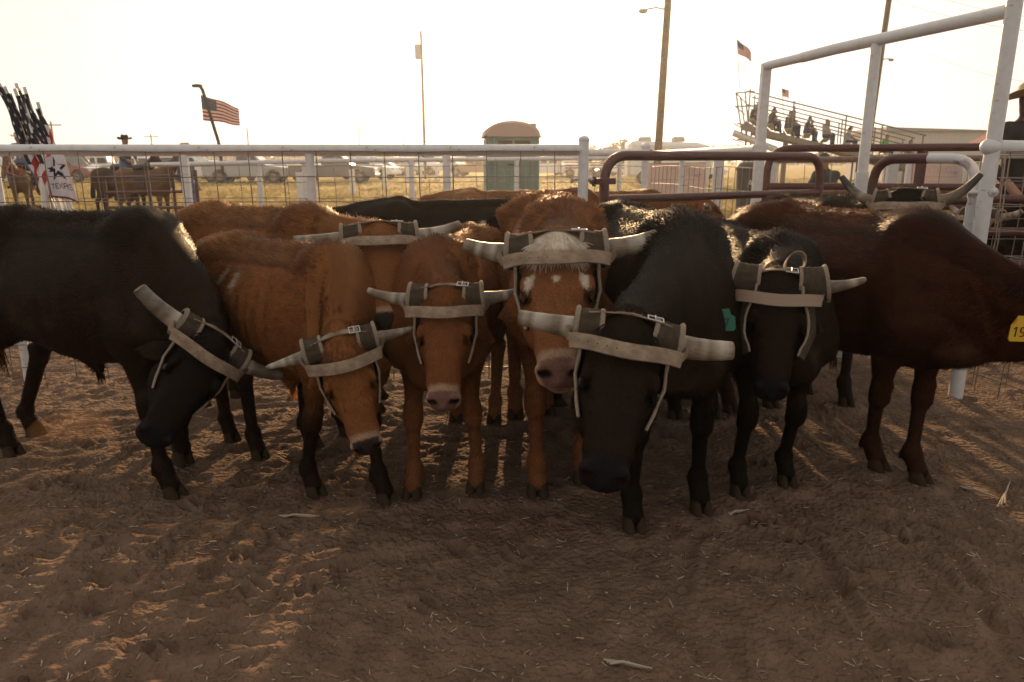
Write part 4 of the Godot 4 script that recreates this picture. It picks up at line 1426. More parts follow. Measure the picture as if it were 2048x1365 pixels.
func build_ground() -> void:
	var dirt := mat(Color(1, 1, 1), 0.97, 0.0, 0.2)
	worn(dirt, noise_tex(0.012, 512, lin(0.115, 0.073, 0.049), lin(0.225, 0.150, 0.106), FastNoiseLite.TYPE_SIMPLEX_SMOOTH, 6, 21), 0.9)
	dirt.uv1_world_triplanar = true
	dirt.heightmap_enabled = true
	dirt.heightmap_texture = noise_tex(0.06, 512, Color.BLACK, Color.WHITE, FastNoiseLite.TYPE_SIMPLEX, 5, 22)
	dirt.heightmap_scale = 1.6
	# the trampled floor of the pen, as relief
	var x0 := -5.4
	var dx := 0.0155
	var nx := 700
	var zs := PackedFloat32Array()
	var z := -0.75
	while z > -9.4:
		zs.append(z)
		z -= clampf(0.0045 * absf(z), 0.010, 0.05)
	var nz := zs.size()
	var hgt := PackedFloat32Array()
	hgt.resize(nx * nz)
	var big := FastNoiseLite.new(); big.seed = 3; big.frequency = 0.55; big.fractal_octaves = 2
	var mid := FastNoiseLite.new(); mid.seed = 4; mid.frequency = 2.6; mid.fractal_octaves = 3
	var rip := FastNoiseLite.new(); rip.seed = 6; rip.frequency = 1.0; rip.fractal_octaves = 2
	var fine := FastNoiseLite.new(); fine.seed = 8; fine.frequency = 16.0; fine.fractal_octaves = 3
	for j in nz:
		for i in nx:
			var x := x0 + i * dx
			var zz := zs[j]
			# ripples pushed up across the left, long drag marks fanning out on the right
			var warp := mid.get_noise_2d(x * 0.5, zz * 0.5) * 0.35
			var left := smoothstep(0.6, -0.8, x)
			var h := big.get_noise_2d(x, zz) * 0.030 + mid.get_noise_2d(x, zz) * 0.012
			h += (1.0 - absf(rip.get_noise_2d(x * 1.9 + warp * 2.0, zz * 5.2 + x * 1.2))) * 0.028 * left - 0.018 * left
			h += fine.get_noise_2d(x, zz) * 0.0055
			hgt[j * nx + i] = h
	var r := RandomNumberGenerator.new()
	r.seed = 77
	# hoof prints
	for k in 900:
		var cx := r.randf_range(-4.6, 4.6)
		var cz := -lerpf(0.8, 6.5, pow(r.randf(), 0.8))
		if r.randf() < 0.35 and cx > -0.5: continue
		var an := r.randf_range(-0.7, 0.7)
		var ra := r.randf_range(0.045, 0.075)
		var dp := r.randf_range(0.004, 0.014)
		_stamp(hgt, nx, x0, dx, zs, Vector2(cx, cz), Vector2(sin(an), cos(an)), ra, ra * 1.35, dp)
	# clear cloven prints
	for k in 110:
		var cx := r.randf_range(-3.2, 3.4)
		var cz := -lerpf(1.0, 4.2, r.randf())
		var an := r.randf_range(-0.9, 0.9)
		var f := Vector2(sin(an), cos(an))
		for sd: float in [-1.0, 1.0]:
			_stamp(hgt, nx, x0, dx, zs, Vector2(cx, cz) + f.orthogonal() * sd * 0.024, f, 0.026, 0.062, 0.018)
	# clods
	for k in 2600:
		var cx := r.randf_range(-4.2, 4.2)
		var cz := -lerpf(0.8, 6.0, pow(r.randf(), 0.9))
		_stamp(hgt, nx, x0, dx, zs, Vector2(cx, cz), Vector2(0, 1), r.randf_range(0.012, 0.030), r.randf_range(0.012, 0.028), -r.randf_range(0.004, 0.012))
	# drag marks: start and end on the ground, bow, depth
	for g in [[1.05, -3.0, 1.15, -1.5, 0.10, 0.022], [1.2, -3.0, 1.75, -1.55, 0.16, 0.022], [1.3, -2.9, 2.3, -1.9, 0.14, 0.018], [0.75, -2.2, 1.10, -1.45, 0.05, 0.016], [0.55, -2.1, 0.60, -1.55, -0.04, 0.014], [1.45, -2.9, 1.5, -1.2, 0.2, 0.018], [0.9, -2.7, 0.35, -1.9, -0.1, 0.014], [1.6, -2.7, 2.6, -2.3, 0.1, 0.016], [-0.5, -2.6, -1.5, -1.5, 0.1, 0.012]]:
		var a := Vector2(g[0], g[1])
		var b := Vector2(g[2], g[3])
		var n := (b - a).orthogonal().normalized()
		var steps := int((b - a).length() / 0.03)
		for q in steps:
			var u := float(q) / steps
			var c: Vector2 = a.lerp(b, u) + n * g[4] * (sin(u * PI * 1.6) * 0.7 + 0.2 * sin(u * 9.0))
			_stamp(hgt, nx, x0, dx, zs, c, (b - a).normalized(), 0.045, 0.05, g[5] * 0.50 * sin(PI * clampf(u * 1.1, 0, 1)))
	# level under the hooves and at the rim of the sheet
	for hoof in hoof_spots:
		var j0 := 0
		for j in nz:
			if absf(zs[j] - hoof.z) > 0.16: continue
			for i in range(int((hoof.x - 0.16 - x0) / dx), int((hoof.x + 0.16 - x0) / dx)):
				if i < 0 or i >= nx: continue
				var d := Vector2(x0 + i * dx - hoof.x, zs[j] - hoof.z).length()
				var k := j * nx + i
				hgt[k] = lerpf(hgt[k], 0.015 + 0.012 * smoothstep(0.05, 0.10, d), smoothstep(0.15, 0.07, d))
	var V := PackedVector3Array(); V.resize(nx * nz)
	var N := PackedVector3Array(); N.resize(nx * nz)
	for j in nz:
		for i in nx:
			var x := x0 + i * dx
			var e := smoothstep(0.0, 0.5, x - x0) * smoothstep(0.0, 0.5, x0 + nx * dx - x) * smoothstep(0.0, 1.2, zs[j] - zs[nz - 1])
			hgt[j * nx + i] = hgt[j * nx + i] * e + 0.004 * (1.0 - e)
			V[j * nx + i] = Vector3(x, hgt[j * nx + i], zs[j])
	for j in nz:
		var ja := maxi(j - 1, 0)
		var jb := mini(j + 1, nz - 1)
		for i in nx:
			var ia := maxi(i - 1, 0)
			var ib := mini(i + 1, nx - 1)
			var gx := (hgt[j * nx + ib] - hgt[j * nx + ia]) / (dx * (ib - ia))
			var gz := (hgt[jb * nx + i] - hgt[ja * nx + i]) / (zs[jb] - zs[ja])
			N[j * nx + i] = Vector3(-gx, 1, -gz).normalized()
	var I := PackedInt32Array()
	I.resize((nx - 1) * (nz - 1) * 6)
	var w := 0
	for j in nz - 1:
		for i in nx - 1:
			var a := j * nx + i
			I[w] = a; I[w + 1] = a + nx; I[w + 2] = a + 1
			I[w + 3] = a + 1; I[w + 4] = a + nx; I[w + 5] = a + nx + 1
			w += 6
	put("pen_floor", arrays_mesh(V, N, PackedColorArray(), I), dirt, null, "structure")
	soil = {"h": hgt, "nx": nx, "x0": x0, "dx": dx, "zs": zs}
	# plain earth round about, out to where the grass begins
	var b := MB.new()
	b.face([Vector3(-60, 0, -8.9), Vector3(60, 0, -8.9), Vector3(60, 0, -19.0), Vector3(-60, 0, -19.0)], Vector3.UP)
	b.face([Vector3(-60, 0, 30), Vector3(60, 0, 30), Vector3(60, 0, -0.8), Vector3(-60, 0, -0.8)], Vector3.UP)
	b.face([Vector3(-60, 0, -0.8), Vector3(-5.35, 0, -0.8), Vector3(-5.35, 0, -8.9), Vector3(-60, 0, -8.9)], Vector3.UP)
	b.face([Vector3(5.4, 0, -0.8), Vector3(60, 0, -0.8), Vector3(60, 0, -8.9), Vector3(5.4, 0, -8.9)], Vector3.UP)
	put("earth", b.mesh(), dirt, null, "structure")
	b = MB.new()
	var n := 60
	for j in n + 1:
		for i in n + 1:
			var zz := -18.6 - 1500.0 * pow(float(j) / n, 3.0)
			var x := lerpf(-1.0, 1.0, float(i) / n) * (70.0 + absf(zz) * 1.2)
			b.add(Vector3(x, 0.006 + 0.06 * mid.get_noise_2d(x * 0.05, zz * 0.05) * smoothstep(-20.0, -40.0, zz) + (0.0 if j > 1 else -0.004), zz), Vector3.UP)
	for j in n:
		for i in n: b.quad(j * (n + 1) + i, j * (n + 1) + i + 1, (j + 1) * (n + 1) + i + 1, (j + 1) * (n + 1) + i)
	var field := worn(mat(Color(1, 1, 1), 0.95, 0.0, 0.1), noise_tex(0.015, 512, lin(0.30, 0.215, 0.075), lin(0.52, 0.38, 0.15), FastNoiseLite.TYPE_SIMPLEX_SMOOTH, 5, 31), 0.07)
	field.uv1_world_triplanar = true
	put("grass_field", b.mesh(), field, null, "structure")
	# dry grass standing on it
	var tuft := MB.new()
	for k in 7:
		var a := r.randf() * TAU
		var d := Vector3(cos(a), 0, sin(a))
		var p := d * r.randf_range(0.0, 0.12)
		var hh := r.randf_range(0.06, 0.15)
		var s := d.cross(Vector3.UP) * 0.010
		var tip := p + d * hh * 0.4 + Vector3.UP * hh
		var q := tuft.v.size()
		var nn := (Vector3.UP + d * 0.4).normalized()
		tuft.add(p - s, nn); tuft.add(p + s, nn); tuft.add(tip, nn)
		tuft.tri(q, q + 1, q + 2)
	var mm := MultiMesh.new()
	mm.transform_format = MultiMesh.TRANSFORM_3D
	mm.use_colors = true
	mm.mesh = tuft.mesh()
	mm.instance_count = 26000
	for k in 26000:
		var zz := -18.5 - 45.0 * pow(r.randf(), 1.7)
		var x := r.randf_range(-0.8, 0.8) * absf(zz)
		var s := r.randf_range(0.6, 1.5)
		if mid.get_noise_2d(x * 0.25, zz * 0.25) < -0.15: s *= 0.6
		mm.set_instance_transform(k, Transform3D(Basis(Vector3.UP, r.randf() * TAU).scaled(Vector3(s, s * r.randf_range(0.6, 1.2), s)), Vector3(x, 0.0, zz)))
		var g := r.randf()
		mm.set_instance_color(k, Color(0.50, 0.37, 0.15).lerp(Color(0.28, 0.25, 0.09), g * 0.7))
	var gm := mat(Color(1, 1, 1), 0.8, 0.0, 0.2)
	gm.vertex_color_use_as_albedo = true
	gm.backlight_enabled = true
	gm.backlight = Color(1.0, 1.0, 1.0)
	var go := MultiMeshInstance3D.new()
	go.name = "dry_grass"
	go.multimesh = mm
	go.material_override = gm
	tag(go, "dry golden grass standing on the field beyond the pen", "grass", "", "stuff")
	add_child(go)
	# chopped straw and chips trodden into the dirt
	var chip := MB.new()
	chip.box(Vector3.ZERO, Vector3(1, 0.12, 0.10))
	chip.box(Vector3(0.35, 0.03, 0.05), Vector3(0.5, 0.08, 0.07), Basis(Vector3.UP, 0.5))
	mm = MultiMesh.new()
	mm.transform_format = MultiMesh.TRANSFORM_3D
	mm.use_colors = true
	mm.mesh = chip.mesh()
	mm.instance_count = 9000
	for k in 9000:
		var zz := -lerpf(0.95, 6.2, pow(r.randf(), 1.3))
		var x := r.randf_range(-0.85, 0.85) * (absf(zz) + 0.8)
		if rip.get_noise_2d(x * 1.5, zz * 1.5) < -0.1 and r.randf() < 0.7: x += 0.15; zz -= 0.1
		var l := 0.009 + 0.030 * pow(r.randf(), 3.0) + (0.05 if r.randf() < 0.015 else 0.0)
		var t := lerpf(0.012, 0.022, r.randf())
		var bs := Basis(Vector3.UP, r.randf() * TAU) * Basis(Vector3.RIGHT, r.randf_range(-0.4, 0.4)) * Basis(Vector3.BACK, r.randf_range(-0.25, 0.25))
		mm.set_instance_transform(k, Transform3D(bs.scaled_local(Vector3(l, t, t)), Vector3(x, ground_y(x, zz) + 0.002, zz)))
		var c := Color(0.20, 0.135, 0.085).lerp(Color(0.55, 0.46, 0.34), pow(r.randf(), 2.2))
		mm.set_instance_color(k, c)
	var cm := mat(Color(1, 1, 1), 0.85)
	cm.vertex_color_use_as_albedo = true
	var co := MultiMeshInstance3D.new()
	co.name = "straw_litter"
	co.multimesh = mm
	co.material_override = cm
	tag(co, "scattered straw and bark chips trodden into the dirt of the pen", "straw", "", "stuff")
	add_child(co)
	# larger sticks one can pick out
	var wood := mat(Color(0.40, 0.33, 0.25), 0.9)
	for s in [[-0.86, -2.71, 0.17, -0.12, "splintered pale stick lying before the tan steer's hooves"], [0.93, -2.78, 0.12, 0.25, "short pale stick beside the black steer's rear front hoof"], [2.15, -2.95, 0.32, 0.85, "long grey stick lying behind at the right edge of the pen"], [2.05, -2.98, 0.16, -1.0, "dry upright splinter beside the dark red steer's hoof"], [0.33, -1.82, 0.14, -0.35, "thin curved stalk lying in the open dirt at front"]]:
		var b2 := MB.new()
		var L: float = s[2]
		for q in 3:
			var o := Vector3(0, 0.003 * q, 0.006 * (q - 1))
			b2.tube([o + Vector3(-L * (0.5 - 0.08 * q), 0, 0.004 * q), o + Vector3(-L * 0.1, 0.008, 0.004 - 0.004 * q), o + Vector3(L * (0.5 - 0.1 * (2 - q)), 0.002, -0.006 * q)], [0.003, 0.0045, 0.0018], 6)
		var st := put("stick", b2.mesh(), wood)
		tag(st, s[4], "stick", "sticks on the pen floor")
		st.position = Vector3(s[0], ground_y(s[0], s[1]) + 0.006, s[1])
		st.rotation.y = s[3]
	var dung := MB.new()
	for q in 7: dung.ball(Vector3((q - 3) * 0.012, 0.008 + 0.003 * sin(q * 2.0), 0.006 * cos(q * 2.6)), Vector3(0.016, 0.011, 0.013), 10, 7)
	for q in [[-1.35, -1.75, 0.8, "dung clod among the sunlit dirt at the lower left"], [1.62, -1.95, 1.2, "dung clod on the dirt at the right, below the dark red steer"], [-0.35, -1.35, 0.7, "small dung clod at the bottom middle of the pen floor"], [1.30, -1.62, 1.0, "dung clod on the drag marks at the lower right"]]:
		var dq := put("dung_clod", dung.mesh(), mat(Color(0.06, 0.036, 0.022), 0.95))
		tag(dq, q[3], "dung", "dung clods on the pen floor")
		dq.position = Vector3(q[0], ground_y(q[0], q[1]) + 0.004, q[1])
		dq.rotation.y = q[0] * 3.0
		dq.scale = Vector3.ONE * q[2]
	var dg := put("dung_clod", dung.mesh(), mat(Color(0.075, 0.042, 0.026), 0.95))
	tag(dg, "small dark dung clod on the dirt near the lower right corner", "dung")
	dg.position = Vector3(0.70, ground_y(0.70, -1.47) + 0.004, -1.47)

	# dust kicked up behind the left steer's rear hoof
	var fog := FogVolume.new()
	fog.name = "dust_puff"
	fog.shape = RenderingServer.FOG_VOLUME_SHAPE_ELLIPSOID
	fog.size = Vector3(0.42, 0.16, 0.34)
	var fm := FogMaterial.new()
	fm.albedo = Color(0.80, 0.60, 0.42)
	fm.density = 0.8
	fog.material = fm
	fog.position = Vector3(-2.30, 0.07, -3.62)
	tag(fog, "puff of dust hanging over the dirt by the left steer's rear hooves", "dust", "", "stuff")
	add_child(fog)

var hoof_spots := []

func _stamp(h: PackedFloat32Array, nx: int, x0: float, dx: float, zs: PackedFloat32Array, c: Vector2, dir: Vector2, ra: float, rb: float, depth: float) -> void:
	var reach := maxf(ra, rb) * 1.7
	var i0 := maxi(int((c.x - reach - x0) / dx), 0)
	var i1 := mini(int((c.x + reach - x0) / dx) + 1, nx - 1)
	var j := zs.bsearch(0.0)
	# rows run towards the back
	var lo := 0
	var hi := zs.size() - 1
	while lo < hi:
		var m := (lo + hi) / 2
		if zs[m] > c.y + reach: lo = m + 1
		else: hi = m
	var n := dir.orthogonal()
	for jj in range(lo, zs.size()):
		if zs[jj] < c.y - reach: break
		for i in range(i0, i1):
			var d := Vector2(x0 + i * dx, zs[jj]) - c
			var q := Vector2(d.dot(n) / ra, d.dot(dir) / rb).length()
			if q > 1.7: continue
			h[jj * nx + i] += -depth * (smoothstep(1.0, 0.35, q)) + depth * 0.45 * exp(-(q - 1.15) * (q - 1.15) / 0.06)

func ground_y(x: float, z: float) -> float:
	if soil.is_empty(): return 0.0
	var i := int((x - soil.x0) / soil.dx)
	if i < 0 or i >= soil.nx: return 0.0
	var zs: PackedFloat32Array = soil.zs
	var lo := 0
	var hi := zs.size() - 1
	if z < zs[hi] or z > zs[0]: return 0.0
	while lo < hi:
		var m := (lo + hi) / 2
		if zs[m] > z: lo = m + 1
		else: hi = m
	return soil.h[lo * soil.nx + i]

# ---------------------------------------------------------------- pipe fences, gates and wire
# a point of the place from where it is seen: pixel of the 2048-wide photograph and distance behind the camera's plane
func spot(px: float, py: float, z: float) -> Vector3:
	var p := deg_to_rad(13.77)
	var u := (px - 1024.0) / 1470.0
	var v := (py - 682.5) / 1470.0
	var d := Vector3(u, -sin(p) - v * cos(p), -cos(p) + v * sin(p))
	return Vector3(0, EYE_HEIGHT, 0) + d * (z / d.z)

func pipe(called: String, pts: Array, r: float, m: Material, parent: Node, sides := 14) -> MeshInstance3D:
	var b := MB.new()
	b.tube(pts, r, sides)
	return put(called, b.mesh(), m, parent)

func corner(a: Vector3, c: Vector3, e: Vector3, r: float) -> Array:
	# an arc that rounds the corner c on the way from a to e
	var out := []
	var p := c + (a - c).normalized() * r
	var q := c + (e - c).normalized() * r
	for i in 9:
		var t := i / 8.0
		out.append(p.lerp(c, t).lerp(c.lerp(q, t), t))
	return out

func wire_mesh(parent: Node, a: Vector3, b: Vector3, low: float, high: float, step: float, rise: float, r: float, sag := 0.0) -> void:
	# welded panel between two points on the ground line; every wire a part
	var d := (b - a)
	var l := d.length()
	d /= l
	var side := d.cross(Vector3.UP) * r * 1.7
	var vb := MB.new()
	var wob := []
	for i in 7: wob.append(Vector3.UP * lerpf(low, high, i / 6.0) + d * sag * sin(i * 1.9))
	vb.tube(wob, r, 6)
	var vm := vb.mesh()
	var hb := MB.new()
	var pts := []
	var n := maxi(int(l / 0.5), 2)
	for i in n + 1: pts.append(d * (l * i / n) + Vector3.UP * (sag * sin(i * 2.3)))
	hb.tube(pts, r, 6)
	var hm := hb.mesh()
	var x := 0.05
	while x < l:
		var o := put("wire", vm, M.wire, parent)
		o.position = a + d * x
		x += step
	var y := high
	while y > low:
		var o := put("wire", hm, M.wire, parent)
		o.position = a + Vector3.UP * y + side
		y -= rise

func build_setting() -> void:
	M.white = worn(mat(Color(1, 1, 1), 0.45, 0.0, 0.5), noise_tex(0.02, 256, lin(0.57, 0.56, 0.55), lin(0.72, 0.71, 0.70), FastNoiseLite.TYPE_SIMPLEX_SMOOTH, 5, 41), 2.0, normal_tex(0.03, 256, 1.5, 3, 42), 0.4)
	var spots := Gradient.new()
	spots.offsets = PackedFloat32Array([0.0, 0.055, 0.085, 0.55, 1.0])
	spots.colors = PackedColorArray([lin(0.16, 0.08, 0.05), lin(0.26, 0.17, 0.12), lin(0.60, 0.58, 0.56), lin(0.66, 0.655, 0.65), lin(0.72, 0.715, 0.71)])
	(M.white.albedo_texture as NoiseTexture2D).color_ramp = spots
	M.maroon = worn(mat(Color(1, 1, 1), 0.5, 0.0, 0.5), noise_tex(0.02, 256, lin(0.060, 0.020, 0.017), lin(0.115, 0.040, 0.034), FastNoiseLite.TYPE_SIMPLEX_SMOOTH, 5, 43), 3.0, normal_tex(0.03, 256, 1.5, 3, 44), 0.4)
	var chipped := noise_tex(0.012, 256, lin(0.60, 0.60, 0.60), lin(0.60, 0.60, 0.60), FastNoiseLite.TYPE_SIMPLEX_SMOOTH, 5, 45)
	var g := Gradient.new()
	g.offsets = PackedFloat32Array([0.0, 0.70, 0.74, 1.0])
	g.colors = PackedColorArray([lin(0.62, 0.62, 0.63), lin(0.55, 0.54, 0.55), lin(0.22, 0.10, 0.11), lin(0.10, 0.03, 0.028)])
	chipped.color_ramp = g
	M.chipped = worn(mat(Color(1, 1, 1), 0.45), chipped, 1.6)
	M.wire = mat(Color(0.20, 0.17, 0.15), 0.5, 0.5)
	M.rust = worn(mat(Color(1, 1, 1), 0.7), noise_tex(0.02, 256, lin(0.16, 0.085, 0.06), lin(0.34, 0.24, 0.20), FastNoiseLite.TYPE_SIMPLEX_SMOOTH, 5, 46), 3.0)
	M.bolt = mat(Color(0.45, 0.44, 0.43), 0.4, 0.7)
	var z := -4.55
	# back fence
	var f := thing("pipe_fence", "white pipe fence with wire panel right behind the herd, left of the gate", "fence")
	pipe("top_rail", [Vector3(-7.2, 1.487, z), Vector3(0.43, 1.487, z)], 0.030, M.white, f, 18)
	for x: float in [-6.3, -3.12, -1.215]:
		pipe("post", [Vector3(x, -0.2, z), Vector3(x, 1.462, z)], 0.0275, M.white, f)
	var b := MB.new()
	b.tube([Vector3(0.43, -0.2, z), Vector3(0.43, 1.530, z), Vector3(0.43, 1.550, z)], [0.031, 0.031, 0.027], 18)
	b.ball(Vector3(0.43, 1.543, z), Vector3(0.034, 0.026, 0.034), 16, 8)
	put("post", b.mesh(), M.white, f)
	b = MB.new()
	b.tube([Vector3(0.375, 1.31, z), Vector3(0.49, 1.31, z)], 0.0095, 10)
	b.lathe([[0.0, 0.0], [0.019, 0.0], [0.019, 0.012], [0.0, 0.012]], 6, Vector3(0.372, 1.31, z), Basis(Vector3.BACK, PI / 2))
	b.lathe([[0.0, 0.0], [0.021, 0.0], [0.021, 0.010], [0.0, 0.010]], 14, Vector3(0.478, 1.31, z), Basis(Vector3.BACK, PI / 2))
	put("hinge_bolt", b.mesh(), M.bolt, f)
	wire_mesh(f, Vector3(-7.1, 0, z + 0.035), Vector3(0.40, 0, z + 0.035), 0.06, 1.475, 0.203, 0.148, 0.0032, 0.004)
	# first gate, swung away from its post
	var h0 := Vector3(0.565, 0, -4.60)
	var h1 := Vector3(2.30, 0, -5.62)
	make_gate("maroon pipe gate swung outwards from the capped white post", h0, h1, 1.452, [1.19, 0.95, 0.72, 0.48, 0.24], 0.0305, M.maroon, true)
	# second gate, hung on the tall post
	var g2 := make_gate("short maroon gate with white paint worn through, hung on the tall right post", Vector3(2.44, 0, -5.08), Vector3(2.775, 0, -4.50), 1.435, [1.185, 0.95, 0.70], 0.031, M.maroon, false)
	b = MB.new()
	for y: float in [1.255]:
		b.tube([Vector3(2.775, y - 0.03, -4.50), Vector3(2.775, y + 0.03, -4.50)], 0.040, 14)
	put("hinge_band", b.mesh(), M.white, g2)
	# tall frame of the alley
	var t := thing("alley_frame", "tall white pipe frame of the alley, its top bar running away from the right post", "fence")
	pipe("tall_post", [Vector3(2.785, -0.2, -4.40), Vector3(2.785, 2.75, -4.40)], 0.0415, M.white, t, 20)
	pipe("top_bar", [Vector3(2.785, 2.235, -4.42), Vector3(2.32, 2.20, -5.62), Vector3(2.21, 2.185, -5.94)], 0.0385, M.white, t, 18)
	pipe("top_bar", [Vector3(2.215, 2.186, -5.92), Vector3(2.085, 2.175, -6.36)], 0.0345, M.white, t, 18)
	pipe("inner_post", [Vector3(2.455, -0.1, -5.28), Vector3(2.455, 1.345, -5.28)], 0.0435, M.white, t, 18)
	pipe("inner_post", [Vector3(2.455, 1.34, -5.28), Vector3(2.455, 2.20, -5.28)], 0.0345, M.white, t, 18)
	b = MB.new()
	b.box(Vector3(2.09, 1.05, -6.40), Vector3(0.072, 2.30, 0.072), Basis.IDENTITY, 0.004)
	put("end_post", b.mesh(), M.white, t)
	pipe("collar", [Vector3(2.09, 1.49, -6.40), Vector3(2.09, 1.55, -6.40)], 0.058, M.white, t, 16)
	# side fence that comes forward from the tall post
	var e := thing("pipe_fence", "white pipe fence with wire panel at the right edge, coming forward from the tall post", "fence")
	pipe("top_rail", [Vector3(2.80, 1.50, -4.44), Vector3(3.30, 1.485, -4.32), Vector3(7.5, 1.46, -3.3)], 0.040, M.white, e, 18)
	b = MB.new()
	b.ball(Vector3(2.77, 1.50, -4.40), Vector3(0.055, 0.050, 0.055), 16, 10)
	put("ball_joint", b.mesh(), M.white, e)
	b = MB.new()
	b.lathe([[0.0, 0.022], [0.012, 0.022], [0.012, 0.010], [0.026, 0.010], [0.028, 0.0], [0.0, 0.0]], 16, Vector3(2.80, 1.245, -4.358), Basis(Vector3.RIGHT, PI / 2))
	put("bolt_head", b.mesh(), M.white, e)
	b = MB.new()
	b.tube([Vector3(2.80, 1.245, -4.40), Vector3(2.69, 1.235, -4.47)], 0.011, 10)
	put("hinge_pin", b.mesh(), M.white, e)
	wire_mesh(e, Vector3(2.87, 0, -4.42), Vector3(3.02, 0, -3.60), 0.03, 1.47, 0.18, 0.148, 0.0034, 0.006)
	wire_mesh(e, Vector3(2.87, 0, -4.47), Vector3(7.2, 0, -4.0), 0.03, 1.45, 0.20, 0.148, 0.0034, 0.008)
	# outer fence behind, and the run that leads from it to the alley
	var o := thing("pipe_fence", "second white pipe fence with wire, beyond the herd's fence", "fence")
	pipe("top_rail", [Vector3(-14.0, 1.52, -9.6), Vector3(1.69, 1.52, -9.6)], 0.045, M.white, o)
	for x: float in [-10.5, -7.35, -4.16, -0.83]:
		b = MB.new()
		b.box(Vector3(x, 0.70, -9.6), Vector3(0.095, 1.60, 0.075), Basis.IDENTITY, 0.004)
		put("post", b.mesh(), M.white, o)
	b = MB.new()
	b.tube([Vector3(1.69, -0.1, -9.6), Vector3(1.69, 1.60, -9.6)], 0.045, 14)
	b.ball(Vector3(1.69, 1.60, -9.6), Vector3(0.062, 0.05, 0.062), 12, 8)
	put("post", b.mesh(), M.white, o)
	wire_mesh(o, Vector3(-9.2, 0, -9.55), Vector3(1.65, 0, -9.55), 0.1, 1.36, 0.30, 0.20, 0.0040, 0.008)
	var k := thing("pipe_fence", "white pipe fence with bent wire, running back from the alley frame", "fence")
	pipe("top_rail", [Vector3(2.06, 1.515, -6.40), Vector3(1.70, 1.50, -9.55)], 0.040, M.white, k)
	for q in [[2.00, -7.30, 0.050], [1.86, -8.25, 0.03]]:
		pipe("post", [Vector3(q[0], -0.1, q[1]), Vector3(q[0], 1.49, q[1])], q[2], M.white, k)
	wire_mesh(k, Vector3(2.05, 0, -6.45), Vector3(1.72, 0, -9.4), 0.05, 1.36, 0.15, 0.20, 0.0036, 0.012)
	var l := thing("pipe_fence", "third white rail fence farther off, low across the grass", "fence")
	pipe("rail", [spot(300, 330, -11.6), spot(655, 322, -12.6), spot(1165, 317, -14.0), spot(1300, 316, -14.3)], 0.036, M.white, l)
	for q in [[516, 328, -12.2], [607, 324, -12.5], [822, 322, -13.0], [1033, 320, -13.6], [1240, 318, -14.2]]:
		var p := spot(q[0], q[1], q[2])
		pipe("post", [Vector3(p.x, -0.1, p.z), p], 0.042, M.white, l)
	# maroon panels of the alley
	var a := thing("pipe_barrier", "maroon pipe panel of three rails standing across the alley behind the gates", "livestock panel")
	var pa := Vector3(2.24, 0, -6.62)
	var pb := Vector3(5.4, 0, -5.75)
	for y: float in [1.205, 1.045, 0.80, 0.55]:
		pipe("rail", [pa + Vector3.UP * y, pb + Vector3.UP * (y + 0.01)], 0.030, M.maroon, a)
	var top := [pa + Vector3.UP * 0.1, pa + Vector3.UP * 1.2]
	top.append_array(corner(pa, pa + Vector3.UP * 1.525, pb + Vector3.UP * 1.535, 0.20))
	top.append(pb + Vector3.UP * 1.535)
	pipe("frame", top, 0.032, M.maroon, a, 16)
	b = MB.new()
	b.box(pa.lerp(pb, 0.37) + Vector3.UP * 0.75, Vector3(0.05, 1.52, 0.07), Basis(Vector3.UP, 0.26), 0.003)
	put("upright", b.mesh(), M.maroon, a)
	var pale := thing("pipe_barrier", "pale rusty pipe panel with white posts, second layer behind the alley", "livestock panel")
	for y: float in [1.43, 1.12, 0.85]:
		pipe("rail", [Vector3(2.6, y, -7.6), Vector3(6.0, y + 0.03, -7.1)], 0.030, M.rust, pale)
	for x: float in [2.62, 3.75]:
		b = MB.new()
		b.box(Vector3(x, 0.72, -7.62 + (x - 2.6) * 0.147), Vector3(0.10, 1.5, 0.08), Basis.IDENTITY, 0.004)
		put("post", b.mesh(), M.white, pale)
	wire_mesh(pale, Vector3(2.6, 0, -7.5), Vector3(6.0, 0, -7.0), 0.1, 1.40, 0.25, 0.20, 0.0034, 0.006)
	var rt := thing("pipe_fence", "white top rail and wire of the next pen, beyond the right edge", "fence")
	pipe("top_rail", [Vector3(3.55, 1.47, -5.55), Vector3(8.5, 1.49, -5.2)], 0.036, M.white, rt)
	wire_mesh(rt, Vector3(3.4, 0, -5.56), Vector3(8.0, 0, -5.2), 0.05, 1.45, 0.16, 0.15, 0.0034, 0.006)
	for y: float in [1.16, 0.93, 0.70]:
		pipe("rail", [Vector3(2.9, y, -5.35), Vector3(8.0, y - 0.01, -4.95)], 0.030, M.maroon, rt)
	build_background()

